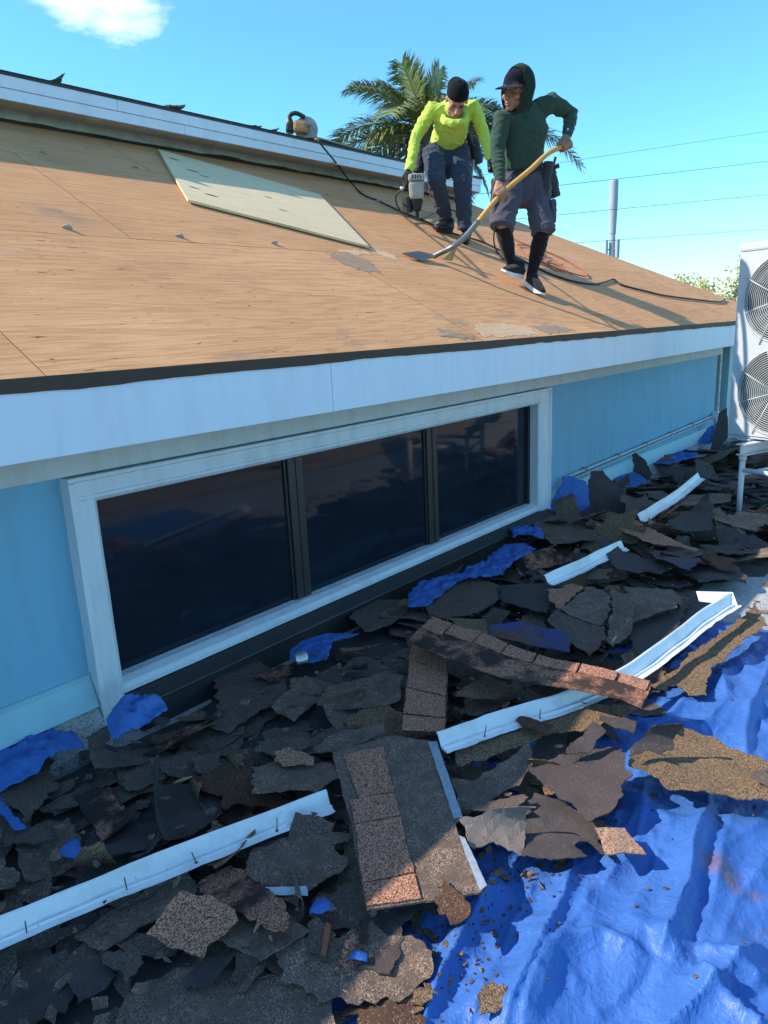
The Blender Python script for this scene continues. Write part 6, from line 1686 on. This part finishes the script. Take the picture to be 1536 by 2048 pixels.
# hood lying round the neck
bm = bmesh.new()
nk = j['neck']
pr = []
for k in range(11):
    a = rad(-200 + 40 * k * 0.8)
    pr.append(nk + R2 * (0.092 * math.cos(a)) + F2 * (0.075 * math.sin(a)) + UP * (0.055 * math.sin(a)) - UP * 0.055 - R2 * 0.01 - F2 * 0.01)
loft(bm, pr, [0.024, 0.03, 0.032, 0.032, 0.030, 0.028, 0.028, 0.03, 0.032, 0.03, 0.022], n=12)
union('hood', bm, 0.008, M_LIME, pA, 3, wrinkle(0.008, 16))
bm = bmesh.new()
loft(bm, [j['waist'] + UP * 0.01, j['hip'] + UP * 0.0, j['hip'] - UP * 0.05, j['hip'] - UP * 0.13 - F2 * 0.03], [(0.142, 0.105), (0.155, 0.118), (0.150, 0.12), (0.10, 0.10)], n=20, side=R2)
for s in 'RL':
    hp, kn, an = j['hp' + s], j['kn' + s], j['an' + s]
    loft(bm, [hp + UP * 0.02, hp.lerp(kn, 0.5), kn, kn.lerp(an, 0.45), kn.lerp(an, 0.85), an - UP * 0.012], [0.100, 0.090, 0.078, 0.072, 0.063, 0.066], n=16, cap='flat')
union('work_trousers', bm, 0.0075, M_DENIM, pA, 3, wrinkle(0.010, 13))
shoe(pA, snap(j['heR'], 0.004), snap(j['toR'], 0.004), ROOFN, j['anR'], M_BOOT, M_BLACK, 'boot')
shoe(pA, snap(j['heL'], 0.004), snap(j['toL'], 0.004), ROOFN, j['anL'], M_BOOT, M_BLACK, 'boot')
pouch(pA, j['hpL'] + R2 * 0.15 + F2 * 0.05 + UP * 0.02, 0.11, 0.20, 0.10, -0.25)
pouch(pA, j['hpR'] - R2 * 0.11 + F2 * 0.08 - UP * 0.02, 0.12, 0.22, 0.10, 0.2)
pouch(pA, j['hpL'] + R2 * 0.10 - F2 * 0.02 + UP * 0.10, 0.05, 0.12, 0.06, -0.4)
tube('hanging_tool', [j['hpL'] + R2 * 0.13 - UP * 0.05, j['hpL'] + R2 * 0.10 - UP * 0.25], 0.012, M_GALV, pA, 8, 2)

# ------------------------------------------------------------------ shovel
M_HANDLE = plain('yellow_wood_handle', (0.55, 0.29, 0.075), 0.5, var=0.18, scale=20)
M_STEEL = plain('worn_steel', (0.20, 0.20, 0.21), 0.42, 0.7, var=0.35, scale=30)
shv = empty('roofing_shovel', SHV[0])
tag(shv, 'roofing shovel with yellow wooden handle and toothed steel blade', 'shovel')
SI = Matrix.Translation(-SHV[0])


def spart(o, par=shv, inv=SI):
    o.parent = par; o.matrix_parent_inverse = inv
    return o


pth = spline(SHV[3:], 6)
mid = SHV[2].lerp(SHV[3], 0.35)
spart(tube('handle', [mid, SHV[3]] + SHV[4:], 0.0175, M_HANDLE, None, 12, 6))
spart(tube('socket', [SHV[0], SHV[0].lerp(SHV[1], 0.5) + UP * 0.0, SHV[1], SHV[2], mid + (SHV[3] - mid) * 0.02], 0.0195, M_STEEL, None, 12, 6))
b0, b1, b2, b3 = [V(p) for p in BLADE]
nb = (b1 - b0).cross(b3 - b0).normalized()
if nb.z < 0: nb = -nb
bm = bmesh.new(); front = []; NT_ = 12
for i in range(NT_):
    a = b0.lerp(b1, i / NT_); c = b0.lerp(b1, (i + 0.5) / NT_); dd = (b0 - b3).normalized()
    front += [a, c + dd * 0.016]
front.append(b1)
pl = front + [b2, b3]
va = [bm.verts.new(p + nb * 0.004) for p in pl]; vb = [bm.verts.new(p) for p in pl]
bm.faces.new(va); bm.faces.new(list(reversed(vb)))
for i in range(len(pl)): bm.faces.new((va[i], va[(i + 1) % len(pl)], vb[(i + 1) % len(pl)], vb[i]))
spart(from_bm('blade', bm, M_STEEL))

# wood shard under the shovel, tilted up
sp4 = [V(p) for p in SHARD]
bm = bmesh.new(); th = V((0.004, 0.006, 0.004))
va = [bm.verts.new(p) for p in sp4]; vb = [bm.verts.new(p + F2 * 0.012) for p in sp4]
bm.faces.new(va); bm.faces.new(list(reversed(vb)))
for i in range(4): bm.faces.new((va[i], va[(i + 1) % 4], vb[(i + 1) % 4], vb[i]))
tag(from_bm('wood_shard', bm, M_WOOD), 'pale wood shard standing up behind the shovel socket on the roof', 'wood shard')

# ------------------------------------------------------------------ nail gun
ng = empty('nail_gun', NGp[2])
tag(ng, 'worn grey and black coil nail gun held by the person in lime', 'nail gun')
NI = Matrix.Translation(-NGp[2])
M_GUN = plain('scuffed_grey_casting', (0.36, 0.35, 0.31), 0.5, 0.2, var=0.45, scale=45, bump=0.2)
Mx = Matrix((R2, F2, UP)).transposed()


def gbox(name, c, lo, hi, mat, bev=0.012, taper=None):
    bm = bmesh.new(); bm_box(bm, lo, hi, bev)
    for v in bm.verts:
        if taper:
            t_ = (v.co.z - lo[2]) / (hi[2] - lo[2]); k_ = taper[0] + (taper[1] - taper[0]) * t_; v.co.x *= k_; v.co.y *= k_
        v.co = V(c) + Mx @ v.co
    return spart(from_bm(name, bm, mat, None, False), ng, NI)


hgun = (NGp[0] - NGp[1]).length
gbox('housing', NGp[1], (-0.062, -0.06, 0.0), (0.062, 0.06, hgun * 0.72), M_GUN, 0.024, (0.88, 1.05))
gbox('end_cap', NGp[1], (-0.066, -0.066, hgun * 0.725), (0.066, 0.066, hgun * 1.02), M_GUN, 0.02)
for k in range(4):
    gbox('exhaust_slot', NGp[1], (-0.035 + k * 0.02, -0.068, hgun * 0.80), (-0.026 + k * 0.02, -0.0655, hgun * 0.96), M_BLACK, 0.001)
gbox('nose', NGp[1], (-0.045, -0.045, -0.085), (0.05, 0.045, -0.002), M_BLACK, 0.014, (0.6, 1.0))
gbox('driver_tip', NGp[1], (-0.014, -0.014, -(NGp[1] - NGp[2]).length), (0.014, 0.014, -0.086), M_BLACK, 0.004)
bm = bmesh.new(); loft(bm, [NGp[3] - UP * 0.055, NGp[3] + UP * 0.055], [0.042, 0.042], n=24, cap='flat'); mg = spart(from_bm('coil_magazine', bm, M_BLACK, None, False), ng, NI)
bm = bmesh.new(); bm_box(bm, (-0.012, -0.0435, -0.03), (0.012, -0.041, 0.01)); bmesh.ops.transform(bm, matrix=Matrix.Translation(NGp[3]) @ Mx.to_4x4(), verts=bm.verts[:])
spart(from_bm('warning_label', bm, M_SOLE), mg, (NI.inverted() @ Matrix()).inverted() if False else NI)
hq = hgR
spart(tube('grip_handle', [NGp[1] + UP * 0.10 + R2 * -0.03, hq + UP * 0.05, hq - UP * 0.05, NGp[4]], 0.0185, M_BLACK, None, 10, 4), ng, NI)
spart(tube('air_fitting', [NGp[4] + R2 * 0.02, NGp[4] - R2 * 0.03], 0.016, M_GALV, None, 12, 1), ng, NI)
tag(tube('air_hose', NGHOSE, 0.0065, plain('dark_green_hose', (0.012, 0.022, 0.014), 0.5), None, 8, 8), 'thin dark hose looping from the nail gun across the roof', 'hose')

# ================================================================== THINGS ON THE ROOF
tag(tube('power_cord', CORD, 0.0075, M_BLACK, None, 8, 8), 'black cord running from the circular saw down onto the plywood roof', 'cord')
tag(tube('air_hose', HOSE, 0.009, M_BLACK, None, 8, 6), 'thick black hose trailing across the roof towards the hip', 'hose')
tag(tube('air_hose', HOSE2, 0.0065, M_BLACK, None, 8, 6), 'short black hose loop hanging behind the green worker\'s leg', 'hose')
tag(tube('air_hose', ORHOSE, 0.006, M_ORANGE, None, 8, 6), 'orange air hose lying in loose coils behind the green worker', 'hose')
# loose new plywood sheet
c4 = [V(p) for p in PLY]
ctr = sum(c4, V()) / 4
ux = (c4[2] - c4[1]).normalized(); uz = ROOFN; ux = (ux - uz * ux.dot(uz)).normalized(); uy = uz.cross(ux)
M4 = Matrix(((ux.x, uy.x, uz.x, ctr.x), (ux.y, uy.y, uz.y, ctr.y), (ux.z, uy.z, uz.z, ctr.z), (0, 0, 0, 1)))
loc4 = [M4.inverted() @ p for p in c4]
vsx = [(p.x, p.y, 0.004) for p in loc4] + [(p.x, p.y, -0.011) for p in loc4]
ps = pydata('plywood_sheet', vsx, [(0, 1, 2, 3), (7, 6, 5, 4), (0, 4, 5, 1), (1, 5, 6, 2), (2, 6, 7, 3), (3, 7, 4, 0)], M_PLYNEW)
ps.matrix_world = M4
tag(ps, 'pale new plywood sheet lying loose on the old roof deck', 'plywood')
M_KNOT = plain('knot_hole', (0.10, 0.055, 0.03), 0.8, var=0.4, scale=60)
for (x, y, L) in ((-0.45, 0.20, 0.07), (-0.38, 0.13, 0.06), (-0.50, -0.28, 0.06), (-0.40, -0.36, 0.08), (0.05, 0.02, 0.05), (-0.55, 0.42, 0.07), (0.1, -0.25, 0.05)):
    bm = bmesh.new()
    pts = [(L * random.uniform(0.8, 1.1) * math.cos(a), L * 0.16 * math.sin(a) * random.uniform(0.7, 1.3)) for a in [i * math.pi / 5 for i in range(10)]]
    va = [bm.verts.new((p[0] * 0.6 + x, p[1] + y, 0.0052)) for p in pts]; vb = [bm.verts.new((p[0] * 0.6 + x, p[1] + y, 0.002)) for p in pts]
    bm.faces.new(va)
    for i in range(10): bm.faces.new((va[i], vb[i], vb[(i + 1) % 10], va[(i + 1) % 10]))
    from_bm('knot', bm, M_KNOT, ps)
# delaminated torn veneer flakes at the deck's worn spots
M_PALE = plywood_mat('torn_veneer', (0.74, 0.46, 0.26), (0.62, 0.36, 0.19), (0.82, 0.56, 0.35), stain=False)
M_WORN = plywood_mat('worn_veneer', (0.42, 0.27, 0.17), (0.26, 0.17, 0.11), (0.52, 0.36, 0.24), stain=True)
for (px, n_pts, lb, mt) in VENEER:
    c_ = sum((V(p) for p in px), V()) / len(px)
    lp = [Matrix((V((1, 0, 0)), V((0, ca, sa)), ROOFN)) @ (V(p) - c_) for p in px]
    me = slab_mesh('veneer_patch', [(p.x, p.y) for p in lp], 1.2, 0.002, None, n_pts, 0.0, step=0.012)
    ob = link('veneer_patch', me, M_PALE if mt == 0 else M_WORN)
    ob.matrix_world = Matrix(((1, 0, 0, c_.x), (0, ca, -sa, c_.y), (0, sa, ca, c_.z), (0, 0, 0, 1)))
    tag(ob, lb, 'veneer', 'torn veneer patches on the roof deck')
M_TAB = plain('felt_nail_cap', (0.42, 0.50, 0.62), 0.5, var=0.2)
for i, p in enumerate(TABS):
    me = slab_mesh('paper_tab', [(-0.022, -0.014), (0.02, -0.018), (0.024, 0.012), (-0.018, 0.016)], 0.2, 0.001, None, i, 0.003)
    ob = link('paper_tab', me, M_TAB)
    ob.location = p; ob.rotation_euler = (ROOF_A + random.uniform(-0.05, 0.15), random.uniform(-0.1, 0.1), random.uniform(0, 3))
    tag(ob, 'pale blue paper scrap stuck on the bare plywood roof deck', 'paper scrap', 'paper scraps on the roof deck')

# circular saw resting on the upper roof edge
sw = empty('circular_saw', V(SAW) + V((0, 0, -0.0)))
tag(sw, 'orange and black circular saw resting on the upper roof edge', 'saw')
SWI = Matrix.Translation(-V(SAW))
sb_ = V(SAW); sb_.z = 3.145
M_SAWB = plain('tan_saw_body', (0.42, 0.22, 0.08), 0.5, var=0.35, scale=40)
M_MAG = plain('grey_magnesium', (0.30, 0.29, 0.28), 0.45, 0.4, var=0.3, scale=50)


def sbox(name, lo, hi, mat, bev=0.01, rot=0.0):
    bm = bmesh.new(); bm_box(bm, lo, hi, bev)
    Rm = Mx @ Matrix.Rotation(rot, 3, 'Y')
    for v in bm.verts: v.co = sb_ + Rm @ v.co
    return spart(from_bm(name, bm, mat), sw, SWI)


sbox('base_plate', (-0.14, -0.06, 0.0), (0.12, 0.07, 0.006), M_MAG, 0.001)
sbox('motor_housing', (-0.06, -0.075, 0.045), (0.06, 0.03, 0.135), M_SAWB, 0.025, 0.15)
sbox('gear_case', (-0.125, -0.06, 0.03), (-0.058, 0.02, 0.11), M_BLACK, 0.02, 0.2)
bm = bmesh.new()
cg = sb_ + R2 * 0.055 + UP * 0.085 + F2 * 0.035
loft(bm, [cg - F2 * 0.02, cg + F2 * 0.02], [0.098, 0.098], n=30, cap='flat'); spart(from_bm('blade_guard', bm, M_MAG), sw, SWI)
spart(tube('rear_handle', [sb_ - R2 * 0.06 + UP * 0.12, sb_ - R2 * 0.075 + UP * 0.185, sb_ - R2 * 0.02 + UP * 0.205, sb_ + R2 * 0.05 + UP * 0.17], 0.018, M_BLACK, None, 10, 5), sw, SWI)
spart(tube('front_handle', [sb_ - R2 * 0.085 + UP * 0.10, sb_ - R2 * 0.09 + UP * 0.17], 0.014, M_SAWB, None, 10, 2), sw, SWI)

# torn shingles lifted along the upper roof edge, and a sheet poking over it
for i, (p, L, cu, lb) in enumerate(zip(UBITS, (0.16, 0.14, 0.16, 0.10), (0.055, 0.03, 0.02, 0.03), ('curled shingle sticking up on the far left of the upper roof edge', 'dark shingle lump on the upper roof edge above the plywood sheet', 'dark flap of roofing left of the saw on the upper edge', 'thin lifted shingle right beside the saw on the upper edge'))):
    me = slab_mesh('shingle', [(-L / 2, -0.05), (L / 2, -0.06), (L / 2 + 0.02, 0.05), (-L / 2, 0.06)], 0.6, 0.012 if i == 1 else 0.005, (0, cu), i, 0.006)
    ob = link('shingle', me, MAT['granule'])
    ob.location = (p[0], p[1], 3.150 + (0.012 if i == 1 else 0)); ob.rotation_euler = (0.05, -0.1 if i == 0 else 0.0, 0.1)
    tag(ob, lb, 'shingle', 'shingles left on the upper roof edge')
me = slab_mesh('plywood_offcut', [(0, 0), (1.15, 0.02), (1.1, 0.35), (0.12, 0.30)], 0.1, 0.012, None, 2, 0.0, grid=0.2)
ob = link('plywood_offcut', me, M_PLYGREY)
ob.location = (UPLY[0][0], UPLY[0][1] + 0.01, 3.185); ob.rotation_euler = (0.12, 0.030, 0)
tag(ob, 'weathered plywood offcut lying on the upper roof edge behind the saw', 'plywood')

# ================================================================== FARTHER AWAY
M_LEAF = plain('palm_leaflet', (0.19, 0.23, 0.075), 0.40, var=0.45, scale=1.2)
M_LEAFDRY = plain('dry_palm_leaflet', (0.21, 0.16, 0.075), 0.6, var=0.35, scale=1.5)
M_TRUNK = plain('palm_trunk_bark', (0.16, 0.13, 0.10), 0.9, var=0.3, scale=6, bump=0.5)
palm = empty('palm_tree', (PALM[0], PALM[1], -3.4))
tag(palm, 'coconut palm with spreading green fronds behind the roof and both workers', 'palm tree')
PI_ = Matrix.Translation((-PALM[0], -PALM[1], 3.4))
pc0 = V(PALM)
bm = bmesh.new()
tp = [V((pc0.x + 0.25 * math.sin(k * 0.5), pc0.y + 0.1 * k / 8, -3.4 + (pc0.z - 0.15 + 3.4) * k / 8)) for k in range(9)]
loft(bm, tp, [0.24 - 0.012 * k for k in range(9)], n=12)
o = from_bm('trunk', bm, M_TRUNK, None, True); o.parent = palm; o.matrix_parent_inverse = PI_
top_ = tp[-1]


def frond(start, d0, L, droop, mat, nl=100, ll=0.80, name='frond'):
    """rachis that arches over, leaflets in two ranks hanging to either side"""
    d = V(d0).normalized(); p = V(start)
    pts = [p.copy()]; dirs = [d.copy()]
    K = 26
    for k in range(K):
        d = (d + V((0, 0, -droop / K * (0.4 + 1.6 * k / K)))).normalized()
        p = p + d * (L / K); pts.append(p.copy()); dirs.append(d.copy())
    vs_, fs_ = [], []
    def quad(a, b, c, e):
        i = len(vs_); vs_.extend([a, b, c, e]); fs_.append((i, i + 1, i + 2, i + 3))
    for k in range(K):
        w0 = 0.022 * (1 - k / K) + 0.004; w1 = 0.022 * (1 - (k + 1) / K) + 0.004
        s0 = dirs[k].cross(UP).normalized(); s1 = dirs[k + 1].cross(UP).normalized()
        quad(pts[k] - s0 * w0, pts[k] + s0 * w0, pts[k + 1] + s1 * w1, pts[k + 1] - s1 * w1)
        u0 = s0.cross(dirs[k]); u1 = s1.cross(dirs[k + 1])
        quad(pts[k] - u0 * w0, pts[k] + u0 * w0, pts[k + 1] + u1 * w1, pts[k + 1] - u1 * w1)
    for q in range(nl):
        t_ = 0.13 + 0.87 * q / (nl - 1)
        f_ = t_ * K; i = min(int(f_), K - 1); fr = f_ - i
        c = pts[i].lerp(pts[i + 1], fr); dd = dirs[i].lerp(dirs[i + 1], fr).normalized()
        s = dd.cross(UP)
        s = s.normalized() if s.length > 1e-3 else V((1, 0, 0))
        l_ = ll * (0.45 + 0.75 * math.sin(math.pi * min(1, 0.18 + 0.80 * t_))) * random.uniform(0.8, 1.1)
        for sg in (-1, 1):
            if random.random() < 0.06: continue
            ld = (s * sg * 0.8 + dd * random.uniform(0.45, 0.75) + UP * random.uniform(-0.05, 0.22)).normalized()
            w_ = 0.018
            m1 = c + ld * l_ * 0.5; ld2 = (ld + UP * -random.uniform(0.25, 0.75)).normalized(); e_ = m1 + ld2 * l_ * 0.5
            wd = ld.cross(UP.cross(ld)).normalized() if False else (dd - ld * dd.dot(ld)).normalized()
            i0 = len(vs_)
            vs_.extend([c - wd * w_ * 0.6, c + wd * w_ * 0.6, m1 + wd * w_, m1 - wd * w_, e_])
            fs_.append((i0, i0 + 1, i0 + 2, i0 + 3)); fs_.append((i0 + 3, i0 + 2, i0 + 4))
    o = pydata(name, vs_, fs_, mat)
    o.parent = palm; o.matrix_parent_inverse = PI_
    return o


random.seed(21)
# (screen direction right/up, toward-viewer, length, droop, dry?)
FR_ = [(-1.0, 0.15, 0.1, 2.35, 0.7, 0), (-0.95, 0.42, -0.3, 2.3, 0.75, 0), (-0.78, 0.75, 0.2, 2.2, 0.7, 0), (-0.55, 1.0, -0.1, 2.1, 0.6, 0), (-0.30, 1.1, 0.2, 1.95, 0.55, 0),
       (-0.05, 1.15, 0.0, 1.75, 0.4, 0), (0.25, 1.1, 0.1, 1.75, 0.3, 0), (0.55, 0.8, -0.2, 1.9, 0.6, 0), (0.85, 0.55, 0.2, 2.0, 0.7, 0), (1.0, 0.35, -0.2, 2.1, 0.8, 0),
       (-0.9, -0.05, 0.35, 2.1, 0.75, 0), (-0.7, 0.25, -0.6, 2.0, 0.9, 0), (-0.45, 0.55, -0.7, 1.9, 0.9, 0), (0.1, 0.6, -0.8, 1.8, 1.0, 0), (0.6, 0.3, -0.6, 1.9, 1.0, 0),
       (0.9, 0.1, 0.1, 2.2, 0.9, 0), (1.0, 0.22, 0.1, 3.75, 0.95, 0), (0.4, 0.35, 0.7, 2.0, 0.9, 0), (-0.35, 0.4, 0.7, 2.0, 0.9, 0), (-0.6, -0.25, 0.2, 1.6, 0.8, 1), (0.35, -0.3, -0.2, 1.7, 0.9, 1), (0.7, -0.3, 0.1, 1.9, 0.9, 1), (-0.15, -0.4, -0.3, 1.5, 0.8, 1)]
for (r_, u_, tw, L, dr, dry) in FR_:
    frond(top_ + V((0, 0, random.uniform(-0.05, 0.15))), R2 * r_ + UP * u_ - F2 * tw, L * (1.04 if u_ < 0.5 else 0.74 if u_ > 0.9 else 0.90), dr * 1.15, M_LEAFDRY if dry else M_LEAF)

# ---- yellowish tree far beyond the hip
M_TLEAF = plain('olive_leaves', (0.36, 0.31, 0.12), 0.6, var=0.4, scale=0.8)
M_TBARK = plain('grey_bark', (0.17, 0.15, 0.12), 0.9, var=0.3, scale=3)


def far_tree(base, h, rx, label, leaves, seed, mat, dens=1.0):
    random.seed(seed)
    root = empty('tree', base)
    tag(root, label, 'tree', 'far trees beyond the hip')
    bm = bmesh.new(); b = V((0, 0, 0)); tips = []
    loft(bm, [b, b + V((0.1, 0, h * 0.35)), b + V((0.0, 0.1, h * 0.55))], [0.22, 0.17, 0.13], n=8)

    def limb(p, d_, L, r, lev):
        q = p + d_ * L * 0.5 + V((random.uniform(-0.1, 0.1), random.uniform(-0.1, 0.1), 0)) * L; e_ = p + d_ * L
        loft(bm, [p, q, e_], [r, r * 0.75, r * 0.5], n=5)
        if lev == 0:
            tips.append(e_); tips.append(q); return
        for _ in range(3):
            nd = (d_ + V((random.gauss(0, 0.55), random.gauss(0, 0.55), random.gauss(0.05, 0.35)))).normalized()
            limb(e_, nd, L * random.uniform(0.55, 0.75), r * 0.5, lev - 1)
    for k in range(6):
        a = k * 1.05 + random.uniform(-0.3, 0.3)
        limb(b + V((0, 0, h * random.uniform(0.38, 0.55))), V((math.cos(a) * rx / 2.2, math.sin(a) * rx / 2.2, 0.8)).normalized(), h * 0.27, 0.09, 2)
    from_bm('trunk', bm, M_TBARK, root)
    vs_, fs_ = [], []
    for tpp in tips:
        for _ in range(int(leaves * dens)):
            c = tpp + V((random.gauss(0, 0.28), random.gauss(0, 0.28), random.gauss(0.05, 0.16)))
            s = random.uniform(0.05, 0.11); a = V((random.gauss(0, 1), random.gauss(0, 1), random.gauss(0, 1))).normalized(); bb = a.orthogonal().normalized()
            i = len(vs_); vs_.extend([c - a * s, c + bb * s * 0.6, c + a * s, c - bb * s * 0.6]); fs_.append((i, i + 1, i + 2, i + 3))
    pydata('crown', vs_, fs_, mat, root)
    return root


far_tree((37.5, 11.8, -3.4), 7.6, 3.2, 'airy yellowish tree far beyond the hip beside the conditioner', 42, 5, M_TLEAF)
far_tree((33.5, 9.1, -3.4), 5.6, 2.2, 'denser green tree low behind the conditioner at the hip\'s end', 46, 11, plain('green_leaves', (0.15, 0.18, 0.06), 0.6, var=0.4, scale=0.8), 1.3)
far_tree((36.0, 13.6, -3.4), 5.6, 2.0, 'thin bare-twigged treetop just showing over the hip left of the airy tree', 8, 17, M_TLEAF)

# ---- mast with a fat radome
M_MAST = plain('grey_mast_paint', (0.36, 0.39, 0.43), 0.55, var=0.06, scale=2)
mt, ml, mb = [V(p) for p in TOWER]
mast = empty('antenna_mast', (ml.x, ml.y, -3.4))
tag(mast, 'grey antenna mast with a thick cylindrical top and side panels', 'antenna mast')
MI = Matrix.Translation((-ml.x, -ml.y, 3.4))


def mpart(o):
    o.parent = mast; o.matrix_parent_inverse = MI
    return o


bx = V((ml.x, ml.y, 0))
zt, zl = mt.z, ml.z
bm = bmesh.new(); loft(bm, [bx + UP * -3.4, bx + UP * (zl + 0.6)], [0.42, 0.28], n=20, cap='flat'); mpart(from_bm('pole', bm, M_MAST, None, False))
bm = bmesh.new()
loft(bm, [bx + UP * (zl + 0.55), bx + UP * (zl + 1.6), bx + UP * (zl + 3.2), bx + UP * (zt - 0.12), bx + UP * zt], [0.32, 0.35, 0.41, 0.41, 0.36], n=28, cap='flat')
mpart(from_bm('radome', bm, M_MAST, None, False))
for a in (0.35, 2.45, 4.5):
    c = bx + V((math.cos(a), math.sin(a), 0)) * 0.62 + UP * (zl - 0.85)
    bm = bmesh.new(); bm_box(bm, (-0.20, -0.12, -0.85), (0.20, 0.12, 0.85), 0.06)
    Rm = Matrix.Rotation(a + math.pi / 2, 3, 'Z')
    for v in bm.verts: v.co = c + Rm @ v.co
    pn = mpart(from_bm('antenna_panel', bm, M_MAST))
    tube('panel_bracket', [c, bx + UP * (zl - 0.85)], 0.06, M_MAST, pn, 6, 1)

for i, (w, lb) in enumerate(zip(WIRES, ('topmost thin overhead wire crossing the sky', 'second overhead wire from the top crossing the sky', 'third overhead wire crossing behind the antenna mast', 'lowest overhead wire crossing the sky above the hip'))):
    a, m_, b = [V(p) for p in w]
    pp = [a + (a - m_) * 1.0, a, m_, b, b + (b - m_) * 1.5]
    tag(tube('overhead_wire', pp, 0.009 if i else 0.006, M_BLACK, None, 6, 6), lb, 'wire', 'overhead wires')
